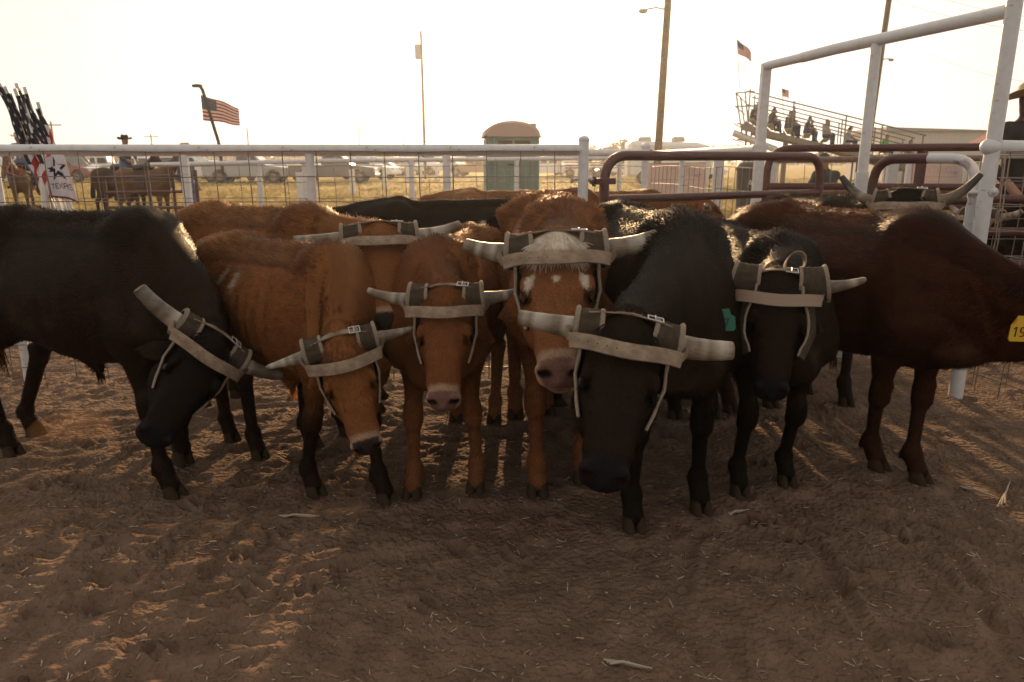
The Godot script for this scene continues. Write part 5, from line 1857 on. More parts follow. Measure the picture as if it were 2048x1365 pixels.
func make_gate(label: String, a: Vector3, c: Vector3, high: float, bars: Array, r: float, m: Material, latch: bool) -> Node3D:
	var o := thing("pipe_gate", label, "gate")
	var up := Vector3.UP * high
	var run := [a + Vector3.UP * 0.15]
	run.append_array(corner(a, a + up, c + up, 0.17))
	var half := a.lerp(c, 0.55) + up
	run.append(half)
	pipe("frame", run, r, m, o, 18)
	run = [half]
	run.append_array(corner(a + up, c + up, c, 0.17))
	run.append(c + Vector3.UP * 0.15)
	pipe("frame", run, r, m if latch else M.chipped, o, 18)
	for y in bars: pipe("bar", [a + Vector3.UP * y, c + Vector3.UP * y], r * 0.86, m, o, 14)
	pipe("bar", [a + Vector3.UP * 0.15, c + Vector3.UP * 0.15], r * 0.86, m, o, 14)
	if latch:
		var b := MB.new()
		var d := (c - a).normalized()
		b.box(a + Vector3(0, 1.30, 0) - d * 0.01, Vector3(0.15, 0.038, 0.07), Basis(Vector3.UP, atan2(-d.z, d.x)), 0.004)
		b.tube([a + Vector3(0, 1.27, 0.0) - d * 0.078, a + Vector3(0, 1.33, 0) - d * 0.078], 0.013, 10)
		put("hinge_band", b.mesh(), m, o)
		b = MB.new()
		b.tube([Vector3(0.47, 1.31, -4.55), Vector3(0.50, 1.31, -4.56), a + Vector3(0, 1.318, 0) - d * 0.078, a + Vector3(0, 1.28, 0) - d * 0.078], 0.010, 8)
		put("hinge_hook", b.mesh(), M.bolt, o)
	return o

# ---------------------------------------------------------------- lettering and flags
const GLYPHS := {"T": "11111001000010000100001000010000100", "E": "11111100001000011110100001000011111", "X": "10001100010101000100010101000110001", "A": "01110100011000111111100011000110001", "S": "01111100001000001110000010000111110",
	"C": "01110100011000010000100001000101110", "O": "01110100011000110001100011000101110", "U": "10001100011000110001100011000101110", "N": "10001110011010110011100011000110001", "Y": "10001100010101000100001000010000100", "H": "10001100011000111111100011000110001", "W": "10001100011000110101101011101110001", "D": "11110100011000110001100011000111110", "R": "11110100011000111110101001001010001"}

func letter(im: Image, t: String, x: int, y: int, s: int, c: Color, mirrored := false, gap := 1) -> void:
	for k in t.length():
		var g: String = GLYPHS.get(t[k], "")
		for i in g.length():
			if g[i] == "1":
				var col := i % 5
				var px := x + (k * (5 + gap) + col) * s
				if mirrored: px = x - (k * (5 + gap) + col) * s
				im.fill_rect(Rect2i(px, y + (i / 5) * s, s, s), c)

func star(im: Image, cx: float, cy: float, r: float, c: Color) -> void:
	var poly := PackedVector2Array()
	for k in 10:
		var a := -PI / 2 + k * PI / 5
		poly.append(Vector2(cx, cy) + Vector2(cos(a), sin(a)) * (r if k % 2 == 0 else r * 0.4))
	for y in range(maxi(int(cy - r), 0), mini(int(cy + r) + 1, im.get_height())):
		for x in range(maxi(int(cx - r), 0), mini(int(cx + r) + 1, im.get_width())):
			if Geometry2D.is_point_in_polygon(Vector2(x + 0.5, y + 0.5), poly): im.set_pixel(x, y, c)

func flag_picture() -> ImageTexture:
	var im := Image.create(380, 200, false, Image.FORMAT_RGB8)
	var red := lin(0.42, 0.03, 0.03)
	var white := lin(0.70, 0.68, 0.66)
	for k in 13: im.fill_rect(Rect2i(0, int(k * 200.0 / 13.0), 380, 16), red if k % 2 == 0 else white)
	im.fill_rect(Rect2i(0, 0, 152, 108), lin(0.022, 0.022, 0.075))
	for j in 9:
		for i in (6 if j % 2 == 0 else 5): star(im, 13 + i * 25.2 + (0 if j % 2 == 0 else 12.6), 11 + j * 10.8, 5.5, white)
	return ImageTexture.create_from_image(im)

func rolled_picture() -> ImageTexture:
	# a flag rolled round its staff: stars above, slanting stripes below
	var im := Image.create(128, 512, false, Image.FORMAT_RGB8)
	var red := lin(0.36, 0.03, 0.03)
	var white := lin(0.62, 0.60, 0.58)
	for y in 512:
		for x in 128:
			var c := lin(0.014, 0.013, 0.030)
			if y > 235 + x * 0.35: c = red if int(floor((y + x * 0.9) / 34.0)) % 2 == 0 else white
			im.set_pixel(x, y, c)
	for j in 9:
		for i in 3: star(im, 20 + i * 42 + (j % 2) * 20, 16 + j * 24, 9, white)
	return ImageTexture.create_from_image(im)

func banner_flag() -> ImageTexture:
	var im := Image.create(256, 384, false, Image.FORMAT_RGB8)
	im.fill(lin(0.62, 0.61, 0.66))
	var ink := lin(0.020, 0.016, 0.035)
	star(im, 128, 130, 112, ink)
	star(im, 140, 118, 60, lin(0.62, 0.61, 0.66))
	im.fill_rect(Rect2i(40, 122, 70, 16), ink)
	letter(im, "TEXAS", 26, 248, 7, lin(0.10, 0.012, 0.02))
	im.fill_rect(Rect2i(0, 366, 256, 18), lin(0.20, 0.02, 0.025))
	im.fill_rect(Rect2i(0, 150, 12, 234), lin(0.20, 0.02, 0.025))
	return ImageTexture.create_from_image(im)

func cloth_mat(t: Texture2D) -> StandardMaterial3D:
	var m := mat(Color(1, 1, 1), 0.85)
	m.albedo_texture = t
	m.backlight_enabled = true
	m.backlight = Color(0.8, 0.8, 0.8)
	return m

# a sheet of cloth between four corners, with folds
func sheet(b: MB, tl: Vector3, tr: Vector3, br: Vector3, bl: Vector3, wave: float, folds: float, nu := 26, nv := 14) -> void:
	var out := (tr - tl).cross(bl - tl).normalized()
	for side: float in [1.0, -1.0]:
		var base := b.v.size()
		for j in nv + 1:
			for i in nu + 1:
				var u := float(i) / nu
				var v := float(j) / nv
				var p := tl.lerp(tr, u).lerp(bl.lerp(br, u), v)
				var ph := u * folds * TAU + v * 1.3
				p += out * wave * u * sin(ph) + Vector3.DOWN * wave * 0.5 * u * sin(ph * 0.7 + 1.0) + out * 0.002 * side
				var slope := wave * u * cos(ph) * folds * TAU / maxf((tr - tl).length(), 0.01)
				b.add(p, ((out - (tr - tl).normalized() * slope) * side).normalized(), Vector2(u, v))
		for j in nv:
			for i in nu:
				var q := base + j * (nu + 1) + i
				b.quad(q, q + 1, q + nu + 2, q + nu + 1)

# ---------------------------------------------------------------- people and horses: one continuous body each
func person_body(joints: Dictionary, cell: float, paint: Callable) -> ArrayMesh:
	var lo := Vector3.INF
	var hi := -Vector3.INF
	for k in joints:
		lo = lo.min(joints[k]); hi = hi.max(joints[k])
	var f := Field.new(lo - Vector3.ONE * 0.24, hi + Vector3.ONE * 0.24, cell, false)
	var j := joints
	f.cap(j.hip, j.chest, 0.135, 0.145, 0.06)
	f.cap(j.sho_l, j.sho_r, 0.075, 0.075, 0.08)
	f.cap(j.chest, j.neck, 0.12, 0.06, 0.06)
	f.cap(j.neck, j.head, 0.055, 0.06, 0.02)
	var face: Vector3 = j.get("face", Vector3(0, 0, 1))
	f.cap(j.head, j.head + Vector3.UP * 0.07, 0.078, 0.088, 0.02)
	f.cap(j.head + face * 0.03 - Vector3.UP * 0.02, j.head + face * 0.045 + Vector3.UP * 0.02, 0.06, 0.065, 0.03)
	f.cap(j.head + face * 0.10, j.head + face * 0.118 - Vector3.UP * 0.012, 0.013, 0.017, 0.015)
	var ear := face.cross(Vector3.UP).normalized()
	for s: float in [-1.0, 1.0]: f.cap(j.head + ear * s * 0.082 + Vector3.UP * 0.02, j.head + ear * s * 0.086 - Vector3.UP * 0.015, 0.018, 0.014, 0.008)
	for s in ["_l", "_r"]:
		f.cap(j["sho" + s], j["elb" + s], 0.060, 0.046, 0.03)
		f.cap(j["elb" + s], j["wri" + s], 0.045, 0.032, 0.02)
		var d: Vector3 = (j["wri" + s] - j["elb" + s]).normalized()
		f.cap(j["wri" + s], j["wri" + s] + d * 0.09, 0.034, 0.036, 0.015)
		f.cap(j["hip" + s], j["kne" + s], 0.095, 0.062, 0.04)
		f.cap(j["kne" + s], j["ank" + s], 0.060, 0.042, 0.03)
		f.cap(j["ank" + s] - Vector3.UP * 0.02, j["toe" + s], 0.045, 0.036, 0.02)
	var a := f.net()
	var C := PackedColorArray()
	for p in a[0]: C.append(paint.call(p))
	return arrays_mesh(a[0], a[1], C, a[2])

func standing() -> Dictionary:
	return {"hip": Vector3(0, 0.98, 0), "chest": Vector3(0, 1.32, 0.0), "neck": Vector3(0, 1.49, 0.0), "head": Vector3(0, 1.60, 0.02), "sho_l": Vector3(0.17, 1.42, 0), "sho_r": Vector3(-0.17, 1.42, 0),
		"elb_l": Vector3(0.25, 1.14, -0.02), "elb_r": Vector3(-0.25, 1.14, -0.02), "wri_l": Vector3(0.26, 0.90, 0.06), "wri_r": Vector3(-0.26, 0.90, 0.06), "hip_l": Vector3(0.09, 0.92, 0), "hip_r": Vector3(-0.09, 0.92, 0),
		"kne_l": Vector3(0.10, 0.50, 0.02), "kne_r": Vector3(-0.11, 0.50, 0.02), "ank_l": Vector3(0.11, 0.09, 0), "ank_r": Vector3(-0.12, 0.09, 0), "toe_l": Vector3(0.13, 0.04, 0.13), "toe_r": Vector3(-0.14, 0.04, 0.13)}

func sitting(lean: float) -> Dictionary:
	# seat of the bench at the origin
	return {"hip": Vector3(0, 0.12, 0), "chest": Vector3(0, 0.44, lean * 0.6), "neck": Vector3(0, 0.62, lean), "head": Vector3(0, 0.73, lean + 0.04), "sho_l": Vector3(0.17, 0.55, lean * 0.8), "sho_r": Vector3(-0.17, 0.55, lean * 0.8),
		"elb_l": Vector3(0.22, 0.30, lean + 0.12), "elb_r": Vector3(-0.22, 0.30, lean + 0.12), "wri_l": Vector3(0.12, 0.22, lean + 0.32), "wri_r": Vector3(-0.12, 0.22, lean + 0.32), "hip_l": Vector3(0.09, 0.09, 0.02), "hip_r": Vector3(-0.09, 0.09, 0.02),
		"kne_l": Vector3(0.13, 0.10, 0.42), "kne_r": Vector3(-0.12, 0.10, 0.42), "ank_l": Vector3(0.13, -0.30, 0.44), "ank_r": Vector3(-0.12, -0.30, 0.44), "toe_l": Vector3(0.14, -0.36, 0.56), "toe_r": Vector3(-0.13, -0.36, 0.56)}

func dress(skin: Color, hair: Color, shirt: Color, trousers: Color, boots: Color, j: Dictionary, sleeves := true) -> Callable:
	return func(p: Vector3) -> Color:
		var head: Vector3 = j.head
		var face: Vector3 = j.get("face", Vector3(0, 0, 1))
		if p.y > j.neck.y + 0.01 and (p - head).length() < 0.26:
			var q := p - head - Vector3.UP * 0.03
			if q.y > 0.055 or q.dot(face) < -0.02: return hair
			if (p - head - face * 0.11).length() < 0.0: return hair
			return skin
		var arm := 9.0
		for s in ["_l", "_r"]:
			arm = minf(arm, seg_dist(p, j["wri" + s], j["wri" + s] + (j["wri" + s] - j["elb" + s]).normalized() * 0.12))
			if not sleeves: arm = minf(arm, seg_dist(p, j["elb" + s], j["wri" + s]))
		if arm < 0.06: return skin
		var leg := 9.0
		for s in ["_l", "_r"]:
			if seg_dist(p, j["ank" + s], j["toe" + s]) < 0.075: return boots
			leg = minf(leg, minf(seg_dist(p, j["hip" + s], j["kne" + s]), seg_dist(p, j["kne" + s], j["ank" + s])))
		return trousers if leg < 0.125 and p.y < j.hip.y + 0.06 else shirt

func hat_mesh() -> ArrayMesh:
	var b := MB.new()
	var n := 28
	# brim, turned up at the sides, then the creased crown
	var rings := [[0.190, 0.0], [0.188, 0.006], [0.15, 0.004], [0.105, 0.004], [0.100, 0.03], [0.092, 0.09], [0.075, 0.115], [0.045, 0.113], [0.0, 0.098]]
	for i in rings.size():
		for k in n + 1:
			var a := TAU * k / n
			var x: float = cos(a) * rings[i][0]
			var z: float = sin(a) * rings[i][0] * (1.12 if i < 4 else 1.18)
			var y: float = rings[i][1]
			if i < 3: y += 0.055 * pow(absf(cos(a)), 2.5) * (rings[i][0] / 0.19) - 0.018 * absf(sin(a))
			if i > 5: y += 0.010 * cos(2.0 * a)
			b.add(Vector3(x, y, z), Vector3(cos(a) * (0.2 if i < 4 else 0.8), 1.0 if i < 4 or i > 5 else 0.25, sin(a) * (0.2 if i < 4 else 0.8)).normalized(), Vector2.ZERO)
	for i in rings.size() - 1:
		for k in n: b.quad(i * (n + 1) + k, i * (n + 1) + k + 1, (i + 1) * (n + 1) + k + 1, (i + 1) * (n + 1) + k)
	return b.mesh()

func add_person(label: String, j: Dictionary, at: Vector3, turn: float, paint: Callable, cell: float, hat = null) -> Node3D:
	var o := thing("person", label, "person", at, turn, "")
	put("body", person_body(j, cell, paint), M.painted, o)
	if hat != null:
		var h := put("hat", M.hat, hat, o)
		h.position = j.head + Vector3(0, 0.085, 0)
		var f: Vector3 = j.get("face", Vector3(0, 0, 1))
		h.rotation.y = atan2(f.x, f.z)
	return o

func horse_mesh(base: Color, legs: Color) -> ArrayMesh:
	var f := Field.new(Vector3(0, 0, -1.05), Vector3(0.42, 2.15, 1.75), 0.032, true)
	f.loft(Vector3.ZERO, Basis(Vector3.RIGHT, Vector3.UP, Vector3.BACK), [[-0.92, 0.06, 1.36, 1.15], [-0.80, 0.22, 1.47, 0.98], [-0.55, 0.28, 1.52, 0.86], [-0.2, 0.28, 1.44, 0.80], [0.1, 0.28, 1.43, 0.76], [0.38, 0.25, 1.50, 0.78], [0.58, 0.20, 1.42, 0.86], [0.74, 0.08, 1.28, 1.0]], 0.05, 2.2, 0.15, 0.1)
	f.cap(Vector3(0, 1.22, 0.52), Vector3(0, 1.74, 1.02), 0.24, 0.115, 0.1, 0.6)
	f.cap(Vector3(0, 1.78, 1.04), Vector3(0, 1.30, 1.44), 0.115, 0.065, 0.05, 0.72)
	f.cap(Vector3(0, 1.68, 1.08), Vector3(0, 1.62, 1.16), 0.11, 0.08, 0.05, 0.75)
	f.cap(Vector3(0, 1.31, 1.43), Vector3(0, 1.25, 1.45), 0.068, 0.06, 0.03, 0.9)
	f.cap(Vector3(0.055, 1.86, 1.00), Vector3(0.07, 1.98, 1.02), 0.030, 0.012, 0.02)
	f.cap(Vector3(0.15, 1.05, 0.45), Vector3(0.15, 0.52, 0.46), 0.13, 0.052, 0.08, 0.8)
	f.cap(Vector3(0.15, 0.52, 0.46), Vector3(0.15, 0.14, 0.44), 0.045, 0.038, 0.03)
	f.cap(Vector3(0.15, 0.14, 0.44), Vector3(0.15, 0.03, 0.50), 0.045, 0.062, 0.03)
	f.cap(Vector3(0.16, 1.20, -0.62), Vector3(0.17, 0.80, -0.58), 0.24, 0.13, 0.1, 0.7)
	f.cap(Vector3(0.17, 0.80, -0.58), Vector3(0.16, 0.56, -0.78), 0.12, 0.055, 0.06, 0.75)
	f.cap(Vector3(0.16, 0.56, -0.78), Vector3(0.16, 0.14, -0.76), 0.050, 0.040, 0.03)
	f.cap(Vector3(0.16, 0.14, -0.76), Vector3(0.16, 0.03, -0.70), 0.045, 0.062, 0.03)
	f.cap(Vector3(0, 1.38, -0.90), Vector3(0, 0.70, -1.0), 0.05, 0.075, 0.05)
	var a := f.net()
	var C := PackedColorArray()
	for p in a[0]:
		var c := base.lerp(base * 0.6, clampf(0.5 + mottle.get_noise_3dv(p * 5.0), 0, 1))
		c = c.lerp(legs, smoothstep(0.62, 0.4, p.y))
		if p.z < -0.92: c = legs
		if p.z > 0.5 and p.y > 1.38 and absf(p.x) < 0.03 and p.y - 1.38 > (p.z - 0.52) * 1.05: c = legs
		C.append(c)
	return arrays_mesh(a[0], a[1], C, a[2])

func add_tack(o: Node3D, red: bool) -> void:
	var b := MB.new()
	b.tube([Vector3(0, 1.50, -0.22), Vector3(0, 1.53, 0.02), Vector3(0, 1.60, 0.16)], [0.21, 0.20, 0.12], 14, true, 0.5)
	for s: float in [-1.0, 1.0]:
		b.box(Vector3(s * 0.285, 1.22, 0.0), Vector3(0.02, 0.46, 0.34), Basis(Vector3.BACK, s * 0.14), 0.008)
	put("saddle", b.mesh(), M.leather, o)
	b = MB.new()
	b.tube([Vector3(0.05, 1.74, 1.03), Vector3(0.085, 1.56, 1.20), Vector3(0.06, 1.36, 1.37)], 0.012, 6)
	b.tube([Vector3(-0.05, 1.74, 1.03), Vector3(-0.085, 1.56, 1.20), Vector3(-0.06, 1.36, 1.37)], 0.012, 6)
	b.tube([Vector3(0.07, 1.38, 1.36), Vector3(0.2, 1.25, 0.9), Vector3(0.1, 1.55, 0.3)], 0.012, 6)
	put("bridle", b.mesh(), M.red_cloth if red else M.leather, o)

# ---------------------------------------------------------------- vehicles
func vehicle(kind: String, paint: Color, label: String, px: float, z: float, turn: float) -> Node3D:
	# length along x, the nose at +x; origin on the ground
	var at := spot(px, 322, z)
	var o := thing({"pickup": "pickup_truck", "suv": "sport_utility_vehicle", "car": "sedan_car", "van": "delivery_van", "trailer": "stock_trailer"}[kind], label, {"pickup": "pickup", "suv": "car", "car": "car", "van": "van", "trailer": "trailer"}[kind], Vector3(at.x, 0, z), deg_to_rad(turn), "vehicles parked beyond the grass")
	var len: float = {"pickup": 5.6, "suv": 4.9, "car": 4.6, "van": 5.6, "trailer": 6.5}[kind]
	var wid: float = {"pickup": 1.95, "suv": 1.9, "car": 1.8, "van": 2.0, "trailer": 2.2}[kind]
	var r: float = {"pickup": 0.40, "suv": 0.38, "car": 0.33, "van": 0.36, "trailer": 0.36}[kind]
	var belt: float = {"pickup": 1.18, "suv": 1.12, "car": 0.92, "van": 1.25, "trailer": 2.2}[kind]
	var roof: float = {"pickup": 1.86, "suv": 1.80, "car": 1.45, "van": 2.25, "trailer": 2.3}[kind]
	var m := mat(paint, 0.3, 0.0, 0.5)
	m.clearcoat_enabled = true
	m.clearcoat = 0.6
	m.clearcoat_roughness = 0.15
	var h := len * 0.5
	# lower body from its side view
	var low := PackedVector2Array()
	var wheels := [-h * 0.60, h * 0.63]
	if kind == "trailer": wheels = [-h * 0.28, -h * 0.02]
	low.append(Vector2(-h, 0.48))
	for wx: float in wheels:
		for k in 7:
			var a := PI - PI * k / 6.0
			low.append(Vector2(wx + cos(a) * (r + 0.07), maxf(r + sin(a) * (r + 0.07), 0.36)))
	low.append(Vector2(h - 0.04, 0.42)); low.append(Vector2(h, 0.62))
	if kind == "trailer":
		low.append_array(PackedVector2Array([Vector2(h - 0.1, 2.0), Vector2(h - 0.5, 2.25), Vector2(-h + 0.1, 2.25), Vector2(-h, 2.1)]))
	elif kind == "van":
		low.append_array(PackedVector2Array([Vector2(h - 0.05, 1.05), Vector2(h * 0.62, belt), Vector2(-h, belt)]))
	else:
		low.append_array(PackedVector2Array([Vector2(h - 0.06, belt - 0.18), Vector2(h * 0.42, belt), Vector2(-h + 0.03, belt - (0.02 if kind != "car" else -0.02)), Vector2(-h, belt - 0.2)]))
	put("body", prism(low, wid, 0.06), m, o)
	var cab := PackedVector2Array()
	if kind == "pickup": cab = PackedVector2Array([Vector2(-h * 0.26, belt), Vector2(h * 0.44, belt), Vector2(h * 0.20, roof - 0.04), Vector2(h * 0.06, roof), Vector2(-h * 0.20, roof - 0.03)])
	elif kind == "suv": cab = PackedVector2Array([Vector2(-h * 0.98, belt), Vector2(h * 0.44, belt), Vector2(h * 0.18, roof - 0.04), Vector2(0, roof), Vector2(-h * 0.86, roof - 0.06)])
	elif kind == "car": cab = PackedVector2Array([Vector2(-h * 0.72, belt), Vector2(h * 0.46, belt), Vector2(h * 0.08, roof - 0.03), Vector2(-h * 0.15, roof), Vector2(-h * 0.45, roof - 0.07)])
	elif kind == "van": cab = PackedVector2Array([Vector2(-h, belt), Vector2(h * 0.64, belt), Vector2(h * 0.40, roof - 0.1), Vector2(h * 0.25, roof), Vector2(-h * 0.97, roof - 0.02)])
	if cab.size():
		put("cab", prism(cab, wid * 0.88, 0.07), m, o)
		for s: float in [-1.0, 1.0]:
			var n := 2 if kind != "van" else 1
			for k in n:
				var xa: float = lerpf(cab[0].x, cab[1].x, 0.06 + 0.44 * k)
				var xb: float = lerpf(cab[0].x, cab[1].x, 0.46 + 0.40 * k)
				if kind == "van": xa = h * 0.25; xb = h * 0.56
				var b := MB.new()
				var y0 := belt + 0.05
				var y1 := roof - 0.16
				var xt := xb - (0.34 if k == n - 1 else 0.02)
				var zz := s * (wid * 0.44 + 0.006)
				b.face([Vector3(xa + 0.04, y0, zz), Vector3(xb, y0, zz), Vector3(xt, y1, zz), Vector3(xa + 0.10, y1, zz)], Vector3(0, 0, s))
				put("side_window", b.mesh(), M.car_glass, o)
		var b := MB.new()
		var p: Vector2 = cab[1]
		var q: Vector2 = cab[2]
		var nn := Vector3(q.y - p.y, p.x - q.x, 0).normalized()
		var w := wid * 0.40
		var a0 := Vector3(p.x, p.y, 0) + nn * 0.008 + Vector3(q.x - p.x, q.y - p.y, 0) * 0.12
		var a1 := Vector3(p.x, p.y, 0) + nn * 0.008 + Vector3(q.x - p.x, q.y - p.y, 0) * 0.95
		b.face([a0 + Vector3(0, 0, -w), a0 + Vector3(0, 0, w), a1 + Vector3(0, 0, w * 0.92), a1 + Vector3(0, 0, -w * 0.92)], nn)
		put("windscreen", b.mesh(), M.car_glass, o)
	for wx: float in wheels:
		for s: float in [-1.0, 1.0]:
			var b := MB.new()
			b.lathe([[0.0, 0.11], [r * 0.55, 0.11], [r * 0.62, 0.12], [r * 0.95, 0.11], [r, 0.06], [r, -0.06], [r * 0.95, -0.11], [0.0, -0.11]], 20, Vector3(wx, r, s * (wid * 0.5 - 0.13)), Basis(Vector3.RIGHT, PI / 2 * s))
			var wh := put("wheel", b.mesh(), M.tyre, o)
			b = MB.new()
			b.lathe([[0.0, 0.125], [r * 0.3, 0.12], [r * 0.56, 0.128], [r * 0.58, 0.10]], 16, Vector3(wx, r, s * (wid * 0.5 - 0.13)), Basis(Vector3.RIGHT, PI / 2 * s))
			put("rim", b.mesh(), M.wire, wh)
	if kind != "trailer":
		for s: float in [-1.0, 1.0]:
			var b := MB.new()
			b.box(Vector3(h - 0.03, belt - 0.30, s * wid * 0.38), Vector3(0.10, 0.16, 0.30), Basis.IDENTITY, 0.02)
			put("headlight", b.mesh(), M.lamp_glass, o)
			b = MB.new()
			b.box(Vector3(-h + 0.01, belt - 0.22, s * wid * 0.43), Vector3(0.08, 0.28, 0.16), Basis.IDENTITY, 0.02)
			put("tail_light", b.mesh(), M.red_lamp, o)
		var b := MB.new()
		b.box(Vector3(h - 0.01, 0.52, 0), Vector3(0.14, 0.18, wid * 0.94), Basis.IDENTITY, 0.03)
		put("bumper", b.mesh(), M.bolt if kind == "pickup" else m, o)
	else:
		for k in 6:
			var b := MB.new()
			b.box(Vector3(0, 0.9 + k * 0.2, wid * 0.5 + 0.01), Vector3(len * 0.9, 0.10, 0.03), Basis.IDENTITY, 0.01)
			put("slat", b.mesh(), m, o)
	return o

# a solid pulled out of a side view, its edges rounded off
func prism(p: PackedVector2Array, w: float, round: float) -> ArrayMesh:
	var b := MB.new()
	var n := p.size()
	var area := 0.0
	for i in n: area += p[i].cross(p[(i + 1) % n])
	var sg := 1.0 if area > 0 else -1.0
	var nr := []
	for i in n:
		var d0 := (p[i] - p[(i + n - 1) % n]).normalized()
		var d1 := (p[(i + 1) % n] - p[i]).normalized()
		nr.append(Vector2(d0.y + d1.y, -d0.x - d1.x).normalized() * sg)
	var idx := Geometry2D.triangulate_polygon(p)
	for s: float in [-1.0, 1.0]:
		var base := b.v.size()
		for i in n:
			var q: Vector2 = p[i] - nr[i] * round
			b.add(Vector3(q.x, q.y, s * w * 0.5), Vector3(0, 0, s))
		for k in range(0, idx.size(), 3): b.tri(base + idx[k], base + idx[k + 1], base + idx[k + 2])
		base = b.v.size()
		for i in n + 1:
			var v2: Vector2 = p[i % n]
			var q: Vector2 = v2 - nr[i % n] * round
			var nn := Vector3(nr[i % n].x, nr[i % n].y, s * 0.8).normalized()
			b.add(Vector3(q.x, q.y, s * w * 0.5), nn); b.add(Vector3(v2.x, v2.y, s * (w * 0.5 - round)), nn)
		for i in n: b.quad(base + i * 2, base + i * 2 + 2, base + i * 2 + 3, base + i * 2 + 1)
	for i in n:
		var a := p[i]
		var c := p[(i + 1) % n]
		var d := (c - a).normalized()
		var nn := Vector3(d.y * sg, -d.x * sg, 0)
		var h := w * 0.5 - round
		b.face([Vector3(a.x, a.y, -h), Vector3(c.x, c.y, -h), Vector3(c.x, c.y, h), Vector3(a.x, a.y, h)], nn)
	return b.mesh()

func tree(label: String, at: Vector3, high: float, wide: float, sd: int) -> void:
	var r := RandomNumberGenerator.new()
	r.seed = sd
	var o := thing("tree", label, "tree", at, 0.0, "trees on the far side of the grounds")
	var b := MB.new()
	b.tube([Vector3.ZERO, Vector3(0.1, high * 0.3, 0), Vector3(0.0, high * 0.6, 0.1)], [high * 0.035, high * 0.027, high * 0.012], 8)
	for k in 5:
		var a := r.randf() * TAU
		b.tube([Vector3(0.05, high * (0.25 + 0.06 * k), 0), Vector3(cos(a) * wide * 0.3, high * (0.45 + 0.07 * k), sin(a) * wide * 0.3)], [high * 0.013, high * 0.005], 6)
	put("trunk", b.mesh(), M.bark, o)
	var h := Hair.new()
	var clumps := []
	for k in 16: clumps.append([Vector3(r.randf_range(-0.5, 0.5) * wide, high * r.randf_range(0.35, 0.92), r.randf_range(-0.4, 0.4) * wide), r.randf_range(0.12, 0.22) * wide])
	for k in 2600:
		var c: Array = clumps[r.randi() % 16]
		var d := Vector3(r.randf_range(-1, 1), r.randf_range(-1, 1), r.randf_range(-1, 1)).normalized()
		var p: Vector3 = c[0] + d * c[1] * r.randf_range(0.6, 1.05)
		if p.y > high: continue
		var col := Color(0.045, 0.055, 0.016) * r.randf_range(0.6, 1.4)
		h.short(p, (d + Vector3(r.randf_range(-1, 1), r.randf_range(-1, 1), r.randf_range(-1, 1)) * 0.8).normalized(), d, r.randf_range(0.10, 0.2) * high * 0.28, high * 0.045, col, col)
	put("crown", arrays_mesh(h.v, h.n, h.c, h.ix), M.leaf, o, "stuff")

func utility_pole(label: String, px0: float, px1: float, z: float, high: float, r: float) -> Node3D:
	# px0 where it meets the horizon, px1 at the top of its height; leaning as it stands
	var a := spot(px0, 322, z)
	var o := thing("utility_pole", label, "pole", Vector3(a.x, 0, z), 0.0, "wooden poles round the arena")
	var b := MB.new()
	b.tube([Vector3(0, -0.5, 0), Vector3(px1 * 0.5, high * 0.5, 0), Vector3(px1, high, 0)], [r, r * 0.86, r * 0.70], 12)
	put("shaft", b.mesh(), M.pole_wood, o)
	return o

